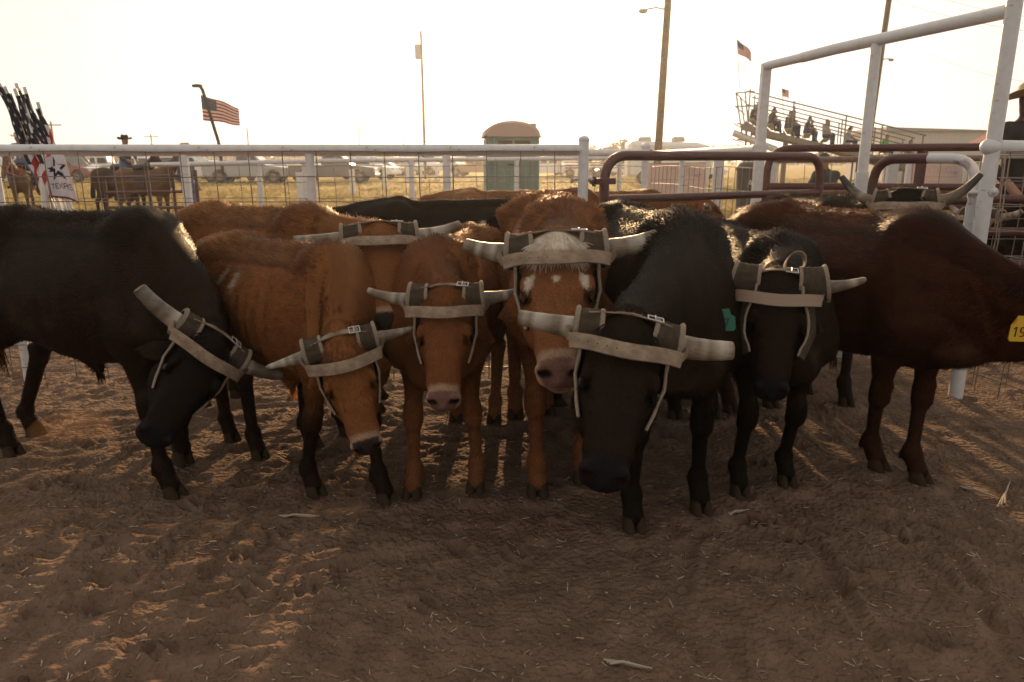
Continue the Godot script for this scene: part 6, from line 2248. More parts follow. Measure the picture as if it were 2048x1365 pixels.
func build_background() -> void:
	M.painted = mat(Color(1, 1, 1), 0.8)
	M.painted.vertex_color_use_as_albedo = true
	M.hat = hat_mesh()
	M.straw_hat = worn(mat(Color(1, 1, 1), 0.8), noise_tex(0.1, 128, lin(0.42, 0.33, 0.19), lin(0.60, 0.50, 0.33)), 8.0)
	M.leather = mat(Color(0.05, 0.025, 0.012), 0.55)
	M.red_cloth = mat(Color(0.45, 0.02, 0.02), 0.7)
	M.car_glass = mat(Color(0.02, 0.022, 0.025), 0.06, 0.0, 0.6)
	M.tyre = mat(Color(0.018, 0.017, 0.016), 0.85)
	M.lamp_glass = mat(Color(0.7, 0.7, 0.7), 0.1, 0.3)
	M.red_lamp = mat(Color(0.30, 0.015, 0.01), 0.2)
	M.bark = mat(Color(0.08, 0.055, 0.035), 0.95)
	M.leaf = mat(Color(1, 1, 1), 0.7)
	M.leaf.vertex_color_use_as_albedo = true
	M.leaf.backlight_enabled = true
	M.leaf.backlight = Color(0.6, 0.6, 0.6)
	M.pole_wood = worn(mat(Color(1, 1, 1), 0.95), noise_tex(0.03, 256, lin(0.10, 0.065, 0.035), lin(0.22, 0.15, 0.09)), 1.0)
	M.grey_metal = mat(Color(0.30, 0.29, 0.28), 0.45, 0.3)
	var flag_mat := cloth_mat(flag_picture())
	# --- flags rolled on their staffs, leaning on the fence at the left
	var roll := mat(Color(1, 1, 1), 0.85)
	roll.albedo_texture = rolled_picture()
	roll.uv1_scale = Vector3(1, 0.72, 1)
	var words := ["outermost, tip cut by the left edge", "second, its pale tip lowest of the left pair", "third, standing just inside the second", "fourth and tallest, in the middle of the bundle", "fifth, dark with stars to its tip", "sixth, lowest, red and white to its top"]
	var k := 0
	for q in [[-8, 160, 118, 440, -7.00], [14, 184, 122, 440, -7.06], [33, 188, 128, 438, -6.94], [36, 178, 132, 440, -7.02], [52, 185, 138, 440, -7.08], [78, 214, 146, 440, -6.96]]:
		var a := spot(q[0], q[1], q[4])
		var c := spot(q[2], q[3], q[4] - 0.06)
		var o := thing("rolled_flag", "rolled stars and stripes flag, " + words[k], "flag", c, 0.0, "rolled flags leaning in a bundle")
		a -= c
		var b := MB.new()
		b.tube([a * 1.04, a * -0.6], 0.016, 10)
		put("staff", b.mesh(), M.white, o)
		b = MB.new()
		var pts := []
		var rad := []
		for i in 15:
			var u := i / 14.0
			pts.append(a.lerp(Vector3.ZERO, 0.015 + u * 0.80) + Vector3(0.012 * sin(u * 9.0 + k), 0.0, 0.01 * cos(u * 7.0)))
			rad.append(lerpf(0.022, 0.046, smoothstep(0.0, 0.8, u)) * (1.0 + 0.16 * sin(u * 21.0 + k * 2.0)))
		b.tube(pts, rad, 14)
		put("cloth", b.mesh(), roll, o)
		(o.get_child(1) as MeshInstance3D).material_override = roll.duplicate()
		((o.get_child(1) as MeshInstance3D).material_override as StandardMaterial3D).uv1_offset = Vector3(0, [0.0, 0.03, 0.10, 0.12, 0.06, 0.36][k], 0)
		k += 1
	var tex := thing("white_flag", "white flag with dark star and red hem, hanging loose under the rolled flags", "flag")
	var sb := MB.new()
	sheet(sb, spot(86, 318, -6.82), spot(124, 302, -6.86), spot(158, 404, -6.80), spot(102, 394, -6.82), 0.03, 1.4)
	put("cloth", sb.mesh(), cloth_mat(banner_flag()), tex)
	pipe("staff", [spot(108, 300, -6.92), spot(150, 440, -6.92)], 0.014, M.white, tex)
	pipe("stand_post", [spot(88, 330, -6.98), spot(94, 470, -6.98)], 0.040, M.white, tex)
	# --- horses and riders on the left
	M.horse_mesh = horse_mesh(Color(0.16, 0.075, 0.028), Color(0.035, 0.018, 0.010))
	M.horse_dark = horse_mesh(Color(0.075, 0.032, 0.014), Color(0.018, 0.011, 0.008))
	var at := spot(44, 322, -19.0)
	var h1 := thing("horse", "brown saddled horse facing the pen with a red breast strap, at the far left", "horse", Vector3(at.x, 0, -19.0), 0.22, "saddled horses on the field")
	h1.scale = Vector3.ONE * 0.84
	put("body", M.horse_mesh, M.painted, h1)
	add_tack(h1, true)
	var skin := Color(0.36, 0.20, 0.13)
	var ride := sitting(0.02)
	for s in ["_l", "_r"]:
		var sg := 1.0 if s == "_l" else -1.0
		ride["hip" + s] = Vector3(0.12 * sg, 0.08, 0.0); ride["kne" + s] = Vector3(0.34 * sg, -0.20, 0.26); ride["ank" + s] = Vector3(0.36 * sg, -0.62, 0.10); ride["toe" + s] = Vector3(0.39 * sg, -0.66, 0.25)
	var p1 := add_person("rider in a blue shirt and pale hat on the horse at the far left", ride, Vector3(at.x, 1.33, -19.0), 0.22, dress(skin, Color(0.05, 0.03, 0.02), Color(0.16, 0.23, 0.36), Color(0.10, 0.15, 0.26), Color(0.04, 0.02, 0.012), ride), 0.028, M.straw_hat)
	p1.scale = Vector3.ONE * 0.84
	at = spot(250, 322, -18.0)
	var h2 := thing("horse", "dark bay horse seen from the side behind the maroon panel, rump to the left", "horse", Vector3(at.x - 0.1, 0, -18.0), 1.45, "saddled horses on the field")
	h2.scale = Vector3.ONE * 0.84
	put("body", M.horse_dark, M.painted, h2)
	add_tack(h2, false)
	var black_felt := mat(Color(0.015, 0.012, 0.010), 0.8)
	var p2 := add_person("rider in dark clothes and a black hat on the dark bay horse", ride, Vector3(at.x + 0.02, 1.24, -18.0), 1.0, dress(skin, Color(0.03, 0.02, 0.015), Color(0.05, 0.06, 0.08), Color(0.09, 0.13, 0.22), Color(0.04, 0.02, 0.012), ride), 0.028, black_felt)
	p2.scale = Vector3.ONE * 0.84
	at = spot(345, 322, -17.2)
	var h3 := thing("horse", "bay horse with a sunlit face, nose towards the white post, right of the panel", "horse", Vector3(at.x - 0.55, 0, -17.0), 1.35, "saddled horses on the field")
	h3.scale = Vector3.ONE * 0.84
	put("body", M.horse_mesh, M.painted, h3)
	add_tack(h3, false)
	var st := standing()
	at = spot(371, 322, -16.4)
	add_person("person in blue jeans standing at the bay horse's head", st, Vector3(at.x, 0, -16.4), 2.6, dress(skin, Color(0.05, 0.03, 0.02), Color(0.10, 0.12, 0.16), Color(0.10, 0.15, 0.25), Color(0.04, 0.02, 0.012), st), 0.028, M.straw_hat)
	# --- loose maroon panel on the left
	var lp := thing("pipe_barrier", "maroon pipe panel standing on the grass before the horses, at the left", "livestock panel")
	var la := spot(203, 322, -11.2)
	var lb := spot(388, 322, -10.4)
	la.y = 0; lb.y = 0
	for y: float in [1.18, 0.96, 0.74, 0.52, 0.26]: pipe("rail", [la + Vector3.UP * y, lb + Vector3.UP * (y + 0.05)], 0.022, M.maroon, lp, 10)
	for u: float in [0.0, 0.5, 0.76, 1.0]: pipe("upright", [la.lerp(lb, u), la.lerp(lb, u) + Vector3.UP * (1.30 if u > 0 else 1.18)], 0.022, M.maroon, lp, 10)
	# --- white posts along the edge of the car park
	var post0: Node3D = null
	for q in [[-6.85, -24.3, "nearest"], [-6.87, -32.3, "second nearest"], [-6.9, -40.8, "third"], [-6.95, -50.0, "fourth"], [-6.3, -52.0, "fifth, slightly nearer the toilet"], [-5.6, -56.0, "farthest"]]:
		var o := thing("barrier_post", "white square wooden barrier post, %s in its row" % q[2], "post", Vector3(q[0], 0, q[1]), 0.0, "white barrier posts")
		var b := MB.new()
		b.box(Vector3(0, 0.52, 0), Vector3(0.21, 1.04, 0.21), Basis.IDENTITY, 0.012)
		put("shaft", b.mesh(), M.white, o)
		b = MB.new()
		b.box(Vector3(0, 1.05, 0), Vector3(0.225, 0.025, 0.225), Basis.IDENTITY, 0.006)
		put("cap", b.mesh(), M.white, o)
	# --- portable toilet
	var teal := worn(mat(Color(1, 1, 1), 0.55), noise_tex(0.01, 256, lin(0.15, 0.215, 0.185), lin(0.22, 0.285, 0.25)), 0.6)
	var dome := mat(Color(0.42, 0.30, 0.25), 0.6)
	var grille := mat(Color(0.10, 0.07, 0.05), 0.8)
	var pt := thing("portable_toilet", "green portable toilet with a domed pinkish roof, beyond the fence", "portable toilet", Vector3(-0.04, 0, -16.5), 0.10)
	pt.scale = Vector3(1.0, 0.94, 1.0)
	var b := MB.new()
	b.box(Vector3(0, 1.03, 0), Vector3(1.10, 2.0, 1.10), Basis.IDENTITY, 0.04)
	put("cabin", b.mesh(), teal, pt)
	b = MB.new()
	for x: float in [-0.535, -0.40, 0.40, 0.535]: b.box(Vector3(x, 1.05, 0.56), Vector3(0.06, 1.98, 0.05), Basis.IDENTITY, 0.012)
	put("corner_rib", b.mesh(), teal, pt, "stuff")
	b = MB.new()
	b.box(Vector3(0.02, 0.92, 0.565), Vector3(0.70, 1.60, 0.035), Basis.IDENTITY, 0.015)
	var door := put("door", b.mesh(), teal, pt)
	for x: float in [-0.22, -0.07, 0.08, 0.23]:
		b = MB.new()
		b.box(Vector3(x, 0.80, 0.588), Vector3(0.085, 1.05, 0.014), Basis.IDENTITY, 0.005)
		put("rib", b.mesh(), teal, door)
	b = MB.new()
	b.box(Vector3(0.02, 1.43, 0.592), Vector3(0.26, 0.05, 0.02), Basis.IDENTITY, 0.004)
	put("handle_plate", b.mesh(), grille, door)
	for q in [[-0.16, 0.30], [0.22, 0.36]]:
		b = MB.new()
		b.box(Vector3(q[0], 1.90, 0.566), Vector3(q[1], 0.11, 0.02), Basis.IDENTITY, 0.003)
		put("vent", b.mesh(), grille, pt)
	b = MB.new()
	var prof := PackedVector2Array([Vector2(-0.62, 2.02)])
	for i in 13:
		var a := PI - PI * i / 12.0
		prof.append(Vector2(cos(a) * 0.585, 2.08 + sin(a) * 0.30))
	prof.append(Vector2(0.62, 2.02))
	put("roof", prism(prof, 1.22, 0.05), dome, pt)
	b = MB.new()
	b.box(Vector3(0.47, 2.25, 0.25), Vector3(0.12, 0.18, 0.12), Basis.IDENTITY, 0.02)
	put("vent_pipe", b.mesh(), dome, pt)
	# --- poles
	var big := utility_pole("tall brown wooden pole with a street lamp arm, right of centre", 1313, 0.25, -29.0, 11.0, 0.155)
	b = MB.new()
	var lamp_h := spot(1316, 20, -29.0).y
	b.tube([Vector3(0.15, lamp_h, 0), Vector3(-0.25, lamp_h + 0.08, 0), Vector3(-0.62, lamp_h + 0.02, 0)], 0.028, 8)
	put("lamp_arm", b.mesh(), M.grey_metal, big)
	b = MB.new()
	b.ball(Vector3(-0.74, lamp_h - 0.04, 0), Vector3(0.17, 0.09, 0.10), 12, 8)
	put("lamp_head", b.mesh(), M.grey_metal, big)
	var mid := utility_pole("wooden pole behind the bleachers with a small lamp half way up", 1730, 0.42, -36.0, 12.5, 0.15)
	b = MB.new()
	lamp_h = spot(1750, 119, -36.0).y
	b.tube([Vector3(0.2, lamp_h, 0), Vector3(0.62, lamp_h + 0.03, 0)], 0.025, 8)
	b.ball(Vector3(0.70, lamp_h - 0.02, 0), Vector3(0.13, 0.07, 0.09), 10, 7)
	put("lamp", b.mesh(), M.grey_metal, mid)
	var tp := utility_pole("thin wooden pole carrying a grey transformer box, left of the toilet", 850, -0.05, -60.0, spot(845, 62, -60.0).y, 0.12)
	b = MB.new()
	b.box(Vector3(-0.32, spot(838, 104, -60.0).y, 0.1), Vector3(0.42, 1.05, 0.40), Basis.IDENTITY, 0.05)
	put("transformer", b.mesh(), M.grey_metal, tp)
	for q in [[112, -110.0, 243, true, "far crossarm pole above the rolled flags at the left"], [307, -150.0, 268, true, "far small crossarm pole right of the black hatted rider"], [499, -140.0, 255, false, "far bare pole right of the flag on the leaning mast"], [720, -150.0, 251, false, "far bare pole between the flag and the transformer pole"], [808, -170.0, 260, false, "farthest bare pole beside the transformer pole"]]:
		var hh: float = spot(q[0], q[2], q[1]).y
		var o := utility_pole(q[4], q[0], 0.0, q[1], hh, 0.16)
		if q[3]:
			b = MB.new()
			b.box(Vector3(0, hh - 0.5, 0), Vector3(2.9, 0.16, 0.14))
			put("crossarm", b.mesh(), M.pole_wood, o)
	var wires := thing("power_line", "thin overhead wires crossing the sky at the upper right", "power line")
	for q in [[1700, -30, 2100, 70], [1790, -40, 2100, 40], [1840, 100, 2100, 170]]:
		var wp := []
		for i in 9:
			var u := i / 8.0
			wp.append(spot(q[0], q[1], -36.0).lerp(spot(q[2], q[3], -30.0), u) - Vector3.UP * sin(u * PI) * 0.25)
		pipe("wire", wp, 0.006, M.tyre, wires, 5)
	# --- mast with the flag
	var fm := thing("flag_mast", "dark leaning lamp mast flying a stars and stripes flag, left of centre", "flag mast")
	var dark := mat(Color(0.035, 0.033, 0.032), 0.6)
	pipe("mast", [spot(446, 345, -28.0), spot(437, 285, -28.0), spot(405, 180, -28.0), spot(399, 172, -28.0), spot(391, 171, -28.0)], 0.062, dark, fm, 10)
	b = MB.new()
	b.box(spot(394, 172, -28.0), Vector3(0.34, 0.10, 0.16), Basis.IDENTITY, 0.02)
	put("lamp_head", b.mesh(), dark, fm)
	sb = MB.new()
	sheet(sb, spot(401, 190, -27.9), spot(477, 215, -28.3), spot(480, 250, -28.3), spot(406, 241, -27.9), 0.10, 1.6)
	put("flag", sb.mesh(), flag_mat, fm)
	# --- vehicles
	var white := Color(0.80, 0.80, 0.79)
	var silver := Color(0.34, 0.34, 0.34)
	var grey := Color(0.10, 0.10, 0.105)
	var vs := [["suv", white, "white car at the far left edge, behind the rider in blue", -4, -44.0, 4.0], ["suv", white, "white car behind the far left rider's horse", 28, -52.0, 10.0],
		["suv", Color(0.22, 0.05, 0.04), "red and silver car right of the rolled flags", 132, -52.0, -12.0], ["pickup", grey, "dark pickup with bright hood right of the rolled flags", 140, -58.0, -20.0], ["pickup", white, "white pickup parked beyond the dark bay horse's tail", 205, -64.0, -170.0],
		["suv", white, "white car behind the black hatted rider", 296, -66.0, 0.0], ["suv", white, "big white car behind the bay horse and white post, nose right", 385, -52.0, -3.0], ["car", white, "white car tucked behind the big white one", 428, -60.0, -6.0],
		["pickup", silver, "grey work truck with big wheels, left of the white sedan", 498, -50.0, 2.0], ["car", white, "white sedan with sloping hood, beside the work truck", 545, -54.0, -24.0], ["pickup", grey, "long dark pickup left of the barrier posts", 668, -50.0, 2.0],
		["suv", white, "bright roofed car behind the long dark pickup", 735, -60.0, -15.0], ["car", Color(0.5, 0.42, 0.33), "tan car between the first barrier posts", 770, -74.0, -5.0], ["suv", Color(0.40, 0.33, 0.26), "tan car with tall roof left of the toilet, near the middle", 812, -80.0, -70.0],
		["van", white, "white van in the back row left of the toilet", 846, -84.0, -60.0], ["pickup", white, "white pickup in the back row right of the white van", 895, -78.0, -8.0], ["pickup", Color(0.30, 0.17, 0.10), "rusty coloured pickup just left of the toilet", 952, -70.0, -20.0],
		["pickup", white, "white pickup just right of the toilet", 1102, -66.0, 175.0], ["van", white, "white van right of the toilet behind the capped post", 1150, -78.0, 12.0], ["trailer", Color(0.22, 0.10, 0.06), "rusty stock trailer seen through the gate", 1200, -60.0, 3.0],
		["suv", white, "white car seen through the gate beside the stock trailer", 1250, -72.0, -30.0], ["pickup", Color(0.25, 0.16, 0.10), "brown pickup seen through the gate under the bus", 1330, -58.0, 0.0], ["car", white, "white car under the bus, behind the banner's right end", 1395, -62.0, 8.0]]
	for v in vs: vehicle(v[0], v[1], v[2], v[3], v[4], v[5])
	# --- white bus with two roof units
	at = spot(1335, 322, -46.0)
	var bus := thing("bus", "white bus with two air conditioning units on its roof, behind the tall pole", "bus", Vector3(at.x, 0, -46.0), -0.05)
	var bw := mat(Color(0.70, 0.69, 0.67), 0.35)
	put("body", prism(PackedVector2Array([Vector2(-2.5, 0.5), Vector2(2.35, 0.5), Vector2(2.6, 1.4), Vector2(2.3, 2.30), Vector2(1.6, 2.48), Vector2(-2.3, 2.58), Vector2(-2.5, 2.4)]), 2.3, 0.22), bw, bus)
	for x: float in [-1.45, 0.55]:
		b = MB.new()
		b.lathe([[0.0, 0.30], [0.34, 0.29], [0.40, 0.20], [0.42, 0.03], [0.40, 0.0]], 16, Vector3(x, 2.54, 0.2))
		put("roof_unit", b.mesh(), mat(Color(0.45, 0.42, 0.38), 0.6), bus)
	for q in 6:
		b = MB.new()
		b.box(Vector3(-2.05 + q * 0.72, 1.85, 1.155), Vector3(0.52, 0.50, 0.02), Basis.IDENTITY, 0.008)
		put("window", b.mesh(), M.car_glass, bus)
	for x: float in [-1.5, 1.5]:
		b = MB.new()
		b.lathe([[0.0, 0.12], [0.42, 0.12], [0.44, 0.0], [0.0, 0.0]], 18, Vector3(x, 0.44, 1.06), Basis(Vector3.RIGHT, PI / 2))
		put("wheel", b.mesh(), M.tyre, bus)
	# --- metal shed, red roof
	at = spot(1870, 322, -52.0)
	var shed := thing("metal_shed", "long pale ribbed metal shed behind the bleachers at the right", "shed", Vector3(at.x, 0, -52.0), -0.1)
	var sm := mat(Color(0.56, 0.53, 0.49), 0.5)
	b = MB.new()
	b.box(Vector3(0, 1.7, -4), Vector3(6.6, 3.4, 7.8))
	put("wall", b.mesh(), sm, shed)
	for q in 28:
		b = MB.new()
		b.box(Vector3(-3.2 + q * 0.237, 1.68, -0.085), Vector3(0.05, 3.34, 0.035))
		put("rib", b.mesh(), sm, shed)
	put("roof", prism(PackedVector2Array([Vector2(-3.5, 3.40), Vector2(3.5, 3.36), Vector2(3.5, 3.44), Vector2(-3.5, 3.68)]), 8.4, 0.02), mat(Color(0.30, 0.29, 0.27), 0.5), shed)
	(shed.get_child(shed.get_child_count() - 1) as Node3D).position = Vector3(0, 0, -4)
	at = spot(1990, 322, -40.0)
	var rr := thing("red_roofed_shelter", "small shelter with a red roof between shed and tall post", "shelter", Vector3(at.x, 0, -40.0))
	put("roof", prism(PackedVector2Array([Vector2(-0.9, 2.25), Vector2(1.6, 2.2), Vector2(1.6, 2.32), Vector2(0.2, 2.85)]), 3.0, 0.03), mat(Color(0.26, 0.04, 0.03), 0.6), rr)
	for x: float in [-0.7, 1.4]: pipe("leg", [Vector3(x, 0, 1.2), Vector3(x, 2.25, 1.2)], 0.05, M.grey_metal, rr)
	build_bleachers()
	# --- trees
	k = 0
	for q in [[1222, -95.0, 2.9, 2.6], [1245, -96.0, 3.6, 3.2], [1270, -99.0, 3.3, 3.0], [1192, -170.0, 4.4, 2.6]]:
		var p := spot(q[0], 322, q[1])
		tree(["round sunlit tree at the left end of the clump left of the bus", "tallest tree of the clump left of the bus", "tree at the right of the clump, touching the bus", "far lone tree standing by itself just right of the capped post"][k], Vector3(p.x, 0, q[1]), q[2] * 1.18, q[3], 100 + k)
		k += 1
	var wood := Hair.new()
	var r := RandomNumberGenerator.new()
	r.seed = 99
	for i in 30000:
		var px := r.randf_range(-150, 2200)
		var z := -r.randf_range(230.0, 260.0)
		var p := spot(px, 322, z)
		var top := 2.6 + 2.2 * maxf(0.0, mottle.get_noise_2d(px * 0.012, 3.0)) + 1.2 * mottle.get_noise_2d(px * 0.05, 9.0) + (2.5 if px > 1420 and px < 1490 else 0.0)
		p.y = top * pow(r.randf(), 0.6)
		var d := Vector3(r.randf_range(-1, 1), r.randf_range(0, 1), r.randf_range(0, 1)).normalized()
		var c := Color(0.05, 0.055, 0.02) * r.randf_range(0.7, 1.3)
		wood.short(p, (d + Vector3(r.randf_range(-1, 1), 0.3, 0)).normalized(), d, r.randf_range(0.8, 1.6), 0.9, c, c)
	var far := put("far_trees", arrays_mesh(wood.v, wood.n, wood.c, wood.ix), M.leaf, null, "stuff")
	tag(far, "low dark line of trees along the horizon", "trees")
	# --- banner tied to the far fence, seen from behind
	var im := Image.create(512, 256, false, Image.FORMAT_RGB8)
	im.fill(lin(0.62, 0.53, 0.49))
	var ink := lin(0.50, 0.42, 0.42)
	letter(im, "COUNTY", 440, 26, 8, ink, true)
	letter(im, "YOUTH", 330, 140, 5, ink, true, 2)
	im.fill_rect(Rect2i(30, 104, 440, 6), ink)
	for q in 3: im.fill_rect(Rect2i(400 + q * 16, 70 + q * 8, 80 - q * 26, 6), lin(0.42, 0.36, 0.42))
	var bm := cloth_mat(ImageTexture.create_from_image(im))
	var bn := thing("banner", "pale banner seen from behind, hanging on the wire beyond the gate", "banner")
	sb = MB.new()
	sheet(sb, spot(1294, 329, -10.6), spot(1413, 327, -10.1), spot(1411, 403, -10.1), spot(1294, 404, -10.6), 0.012, 2.0)
	put("cloth", sb.mesh(), bm, bn)
	pipe("cord", [spot(1294, 328, -10.6), spot(1413, 326, -10.1)], 0.006, M.wire, bn, 6)
	for px: float in [1292, 1415]: pipe("post", [spot(px, 322, -10.62) * Vector3(1, 0, 1), spot(px, 320, -10.62)], 0.03, M.white, bn)
	var bn2 := thing("banner", "pale banner with blue print seen through the short gate at the right", "banner")
	sb = MB.new()
	sheet(sb, spot(1822, 326, -9.0), spot(1925, 325, -8.8), spot(1925, 392, -8.8), spot(1822, 394, -9.0), 0.012, 2.0)
	put("cloth", sb.mesh(), bm, bn2)
	for px: float in [1820, 1927]: pipe("post", [spot(px, 322, -9.02) * Vector3(1, 0, 1), spot(px, 318, -9.02)], 0.03, M.white, bn2)
	# --- rubbish bin, saddle heap
	at = spot(1499, 322, -17.5)
	var bin := thing("rubbish_bin", "black rubbish bin with pale letters, beyond the gate", "rubbish bin", Vector3(at.x, 0, -17.5))
	b = MB.new()
	b.lathe([[0.21, 0.0], [0.22, 0.05], [0.27, 1.20], [0.29, 1.22], [0.29, 1.27], [0.27, 1.28]], 20)
	put("barrel", b.mesh(), mat(Color(0.035, 0.032, 0.030), 0.6), bin)
	b = MB.new()
	b.lathe([[0.275, 1.28], [0.24, 1.36], [0.10, 1.40], [0.0, 1.405]], 20)
	put("lid", b.mesh(), mat(Color(0.03, 0.028, 0.026), 0.6), bin)
	var tm := TextMesh.new()
	tm.text = "AL"
	tm.font_size = 32
	tm.pixel_size = 0.006
	tm.depth = 0.004
	var sf := SystemFont.new()
	sf.font_names = PackedStringArray(["Droid Sans"])
	tm.font = sf
	put("lettering", tm, M.white, bin).position = Vector3(0.02, 0.92, 0.268)
	at = spot(1668, 322, -11.5)
	var cr := sitting(0.18)
	add_person("person in a dark cap and camouflage crouching behind the alley panel", cr, Vector3(at.x, 0.66, -11.5), -1.1, dress(skin, Color(0.05, 0.05, 0.045), Color(0.05, 0.05, 0.045), Color(0.03, 0.03, 0.03), Color(0.02, 0.02, 0.02), cr), 0.02)
	# --- cowboy at the right edge, seen from behind
	at = spot(2040, 322, -6.3)
	var cj := standing()
	cj["face"] = Vector3(0.5, 0, 0.87)
	cj["elb_r"] = Vector3(-0.32, 1.16, 0.02); cj["wri_r"] = Vector3(-0.24, 0.98, 0.16)
	var cow := add_person("cowboy in a dark shirt and straw hat at the right edge, standing beyond the fence", cj, Vector3(at.x, 0.24, -6.3), 0.25, dress(skin, Color(0.06, 0.03, 0.02), Color(0.030, 0.022, 0.019), Color(0.025, 0.03, 0.045), Color(0.04, 0.02, 0.012), cj), 0.014, M.straw_hat)
	b = MB.new()
	b.lathe([[0.0, 0.006], [0.034, 0.004], [0.038, 0.0], [0.0, 0.0]], 18, Vector3(-0.155, 1.305, 0.135), Basis(Vector3.RIGHT, PI / 2 * 0.95))
	put("badge", b.mesh(), M.white, cow)
	var step := thing("step_platform", "low wooden step the cowboy stands on, behind the right fence", "platform", Vector3(at.x + 0.05, 0, -6.3))
	b = MB.new()
	b.box(Vector3(0, 0.12, 0), Vector3(0.9, 0.24, 0.6), Basis.IDENTITY, 0.01)
	put("deck", b.mesh(), M.pole_wood, step)

func build_bleachers() -> void:
	var z0 := -29.0
	var z1 := -35.0
	var pivot := spot(1660, 322, z0) * Vector3(1, 0, 1)
	var stand := Transform3D(Basis(Vector3.UP, deg_to_rad(-21.0)), pivot)
	var o := thing("bleachers", "metal bleachers seen from the side, rows rising to the left, people seated", "bleachers")
	o.transform = stand
	var s := func(px: float, py: float) -> Vector3: return spot(px, py, -29.0) - pivot
	var steel := mat(Color(0.22, 0.19, 0.16), 0.5, 0.3)
	var plank := mat(Color(0.42, 0.40, 0.37), 0.5, 0.3)
	z1 = z1 - z0
	z0 = 0.0
	# rows: from the low front at right to the high back at left
	var front: Vector3 = s.call(1800, 318)
	var back: Vector3 = s.call(1508, 236)
	var rows := 9
	var seats := []
	for i in rows:
		var p := front.lerp(back, i / float(rows - 1))
		seats.append(p)
		var b := MB.new()
		b.box(Vector3(p.x, p.y, (z0 + z1) / 2), Vector3(0.28, 0.045, z0 - z1), Basis.IDENTITY, 0.01)
		put("seat_plank", b.mesh(), plank, o)
		b = MB.new()
		b.box(Vector3(p.x + 0.36, p.y - 0.38, (z0 + z1) / 2), Vector3(0.42, 0.04, z0 - z1), Basis.IDENTITY, 0.01)
		put("foot_plank", b.mesh(), plank, o)
		b = MB.new()
		b.box(Vector3(p.x - 0.16, p.y - 0.18, (z0 + z1) / 2), Vector3(0.03, 0.28, z0 - z1), Basis.IDENTITY, 0.008)
		put("riser", b.mesh(), mat(Color(0.16, 0.12, 0.08), 0.7), o)
	for z: float in [z0 + 0.05, z1 - 0.05]:
		var sb0 := MB.new()
		var fa := front + Vector3(0.5, -0.36, z - z0)
		var ba := back + Vector3(-0.3, -0.30, z - z0)
		sb0.box((fa + ba) * 0.5, Vector3((ba - fa).length(), 0.20, 0.05), Basis(Vector3.BACK, atan2(ba.y - fa.y, ba.x - fa.x)))
		put("side_beam", sb0.mesh(), steel, o)
	for z: float in [z0, (z0 + z1) / 2, z1]:
		pipe("stringer", [front + Vector3(0.4, -0.5, z - z0), back + Vector3(-0.3, -0.20, z - z0)], 0.06, steel, o, 8)
		for i in range(0, rows, 2):
			var p: Vector3 = seats[i]
			if p.y > 0.6: pipe("prop", [Vector3(p.x - 0.1, 0, z), Vector3(p.x - 0.1, p.y - 0.2, z)], 0.045, steel, o, 8)
		# guard rail on the sloping side, and up the back
		for off: float in [0.42, 0.92]:
			pipe("guard_rail", [front + Vector3(0.5, off - 0.1, z - z0), back + Vector3(-0.2, off + 0.15, z - z0)], 0.028, steel, o, 8)
		for u: float in [0.0, 0.22, 0.42, 0.72, 0.98]:
			var p := (front + Vector3(0.4, -0.3, z - z0)).lerp(back + Vector3(-0.2, 0.0, z - z0), u)
			pipe("guard_post", [p - Vector3.UP * 0.2, p + Vector3.UP * (1.12 + 0.06 * u)], 0.030, steel, o, 8)
	# open framework at the high end
	var tl: Vector3 = s.call(1480, 180)
	for off: float in [0.0, 0.5, 1.15, 1.75]:
		pipe("back_rail", [Vector3(tl.x, tl.y - off, z0), Vector3(tl.x, tl.y - off, z1)], 0.026, steel, o, 8)
		pipe("end_rail", [Vector3(tl.x + off * 0.10, tl.y - off, z0), Vector3(back.x + 0.1, back.y + 1.05 - off * 1.1, z0)], 0.026, steel, o, 8)
	for q in [[1480, 180, 1492, 268], [1489, 190, 1500, 268], [1498, 177, 1506, 262]]:
		pipe("back_post", [s.call(q[0], q[1]), s.call(q[2], q[3])], 0.030, steel, o, 8)
	pipe("ramp_beam", [s.call(1474, 263), s.call(1560, 300)], 0.13, M.white, o, 4)
	z0 = -29.0
	var flag_mat := cloth_mat(flag_picture())
	var fl := thing("flag_pole", "thin pole flying a stars and stripes flag at the bleachers' high end", "flag pole")
	pipe("pole", [spot(1480, 182, z0), spot(1474, 78, z0)], 0.018, M.white, fl, 8)
	var sb := MB.new()
	sheet(sb, spot(1475, 79, z0), spot(1504, 104, z0 - 0.1), spot(1504, 123, z0 - 0.1), spot(1477, 108, z0), 0.05, 1.2)
	put("flag", sb.mesh(), flag_mat, fl)
	fl = thing("flag_pole", "second thin flag pole, lower, at the far side of the bleachers", "flag pole")
	pipe("pole", [spot(1567, 230, -36.0), spot(1564, 176, -36.0)], 0.02, M.white, fl, 8)
	sb = MB.new()
	sheet(sb, spot(1564, 176, -36.0), spot(1580, 183, -36.2), spot(1579, 197, -36.2), spot(1566, 193, -36.0), 0.05, 1.2)
	put("flag", sb.mesh(), flag_mat, fl)
	# people
	var skin := Color(0.36, 0.20, 0.13)
	var dark := Color(0.03, 0.022, 0.018)
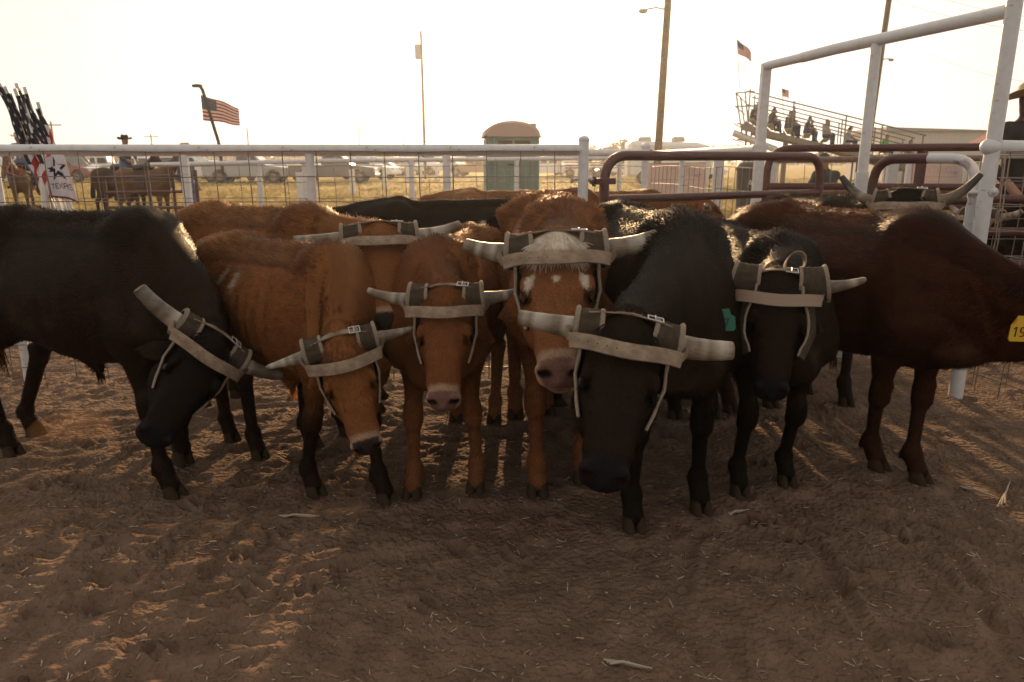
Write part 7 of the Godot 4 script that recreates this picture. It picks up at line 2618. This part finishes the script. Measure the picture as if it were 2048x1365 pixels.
	var ppl := [[0, -24.3, Color(0.13, 0.16, 0.22), dark, 1.2, "man in a grey blue shirt sitting low at the right end of the bleachers"],
		[3, -24.6, Color(0.45, 0.42, 0.38), Color(0.06, 0.035, 0.02), 0.4, "person in a pale top in the middle rows, nearest the rail"], [3, -25.4, Color(0.20, 0.12, 0.10), Color(0.10, 0.06, 0.03), 0.9, "person in a brown top in the middle rows beside the pale one"],
		[4, -24.5, Color(0.42, 0.38, 0.34), Color(0.20, 0.12, 0.06), 0.7, "fair haired person in a pale top, a row above the middle"], [4, -25.2, Color(0.10, 0.10, 0.12), dark, 0.9, "dark haired person next to the fair haired one"],
		[6, -25.0, Color(0.05, 0.06, 0.09), dark, 0.8, "person in dark blue, upper rows by the thin flag pole"], [6, -26.5, Color(0.20, 0.24, 0.32), dark, 1.0, "person in pale blue, upper rows, farther along the plank"], [6, -28.0, Color(0.30, 0.14, 0.10), Color(0.08, 0.05, 0.03), 0.9, "person in rust red, upper rows, farthest along the plank"],
		[7, -24.6, Color(0.07, 0.05, 0.04), dark, 0.9, "person in brown on the row below the top, near the white end post"], [7, -26.0, Color(0.35, 0.30, 0.28), dark, 0.6, "person in a light jacket on the row below the top"],
		[8, -24.8, Color(0.035, 0.030, 0.030), dark, 0.9, "person in black on the top row at the left"], [8, -25.8, Color(0.06, 0.05, 0.05), Color(0.05, 0.03, 0.02), 1.1, "person in charcoal on the top row, second from the rail"],
		[8, -26.6, Color(0.10, 0.09, 0.10), dark, 0.7, "person in grey on the top row, third from the rail"], [8, -27.5, Color(0.05, 0.04, 0.04), dark, 1.0, "person in black on the top row, farthest from the rail"],
		[7, -25.3, Color(0.09, 0.10, 0.14), dark, 1.0, "person in navy on the row below the top, between brown and light jackets"], [7, -27.0, Color(0.16, 0.08, 0.06), dark, 0.8, "person in dark red on the row below the top, farthest along"],
		[6, -24.4, Color(0.12, 0.08, 0.06), dark, 0.9, "person in brown leather on the upper rows, nearest the rail"], [5, -24.7, Color(0.06, 0.07, 0.09), Color(0.05, 0.03, 0.02), 0.8, "person in slate, half way up the bleachers, nearest the rail"], [5, -25.7, Color(0.22, 0.26, 0.34), dark, 1.0, "person in sky blue, half way up the bleachers"], [5, -26.8, Color(0.10, 0.07, 0.05), dark, 0.9, "person in dark brown, half way up, farther along the plank"],
		[1, -25.0, Color(0.05, 0.30, 0.06), dark, 0.8, "person in bright green low in the bleachers behind the inner post"]]
	for p in ppl:
		var j := sitting(0.06 + 0.05 * sin(p[1] * 7.0))
		var at: Vector3 = seats[p[0]]
		var jig: float = sin(p[1] * 37.0)
		j.elb_l += Vector3(0.04 * jig, 0.08 * jig, 0.05); j.wri_l += Vector3(-0.05 * jig, 0.20 * maxf(jig, 0.0), -0.06)
		j.head += Vector3(0.04 * jig, 0, 0.03)
		var who := add_person(p[5], j, stand * Vector3(at.x + 0.08 * jig, at.y + 0.03, p[1] + 24.0 + 0.3 * sin(p[1] * 91.0)), PI / 2 - 0.37 + (p[4] - 0.9) * 0.6 + 0.5 * jig, dress(skin, p[3], p[2], Color(0.05, 0.06, 0.10), dark, j, false), 0.032)
		who.scale = Vector3.ONE * (0.74 + 0.06 * sin(p[1] * 53.0))
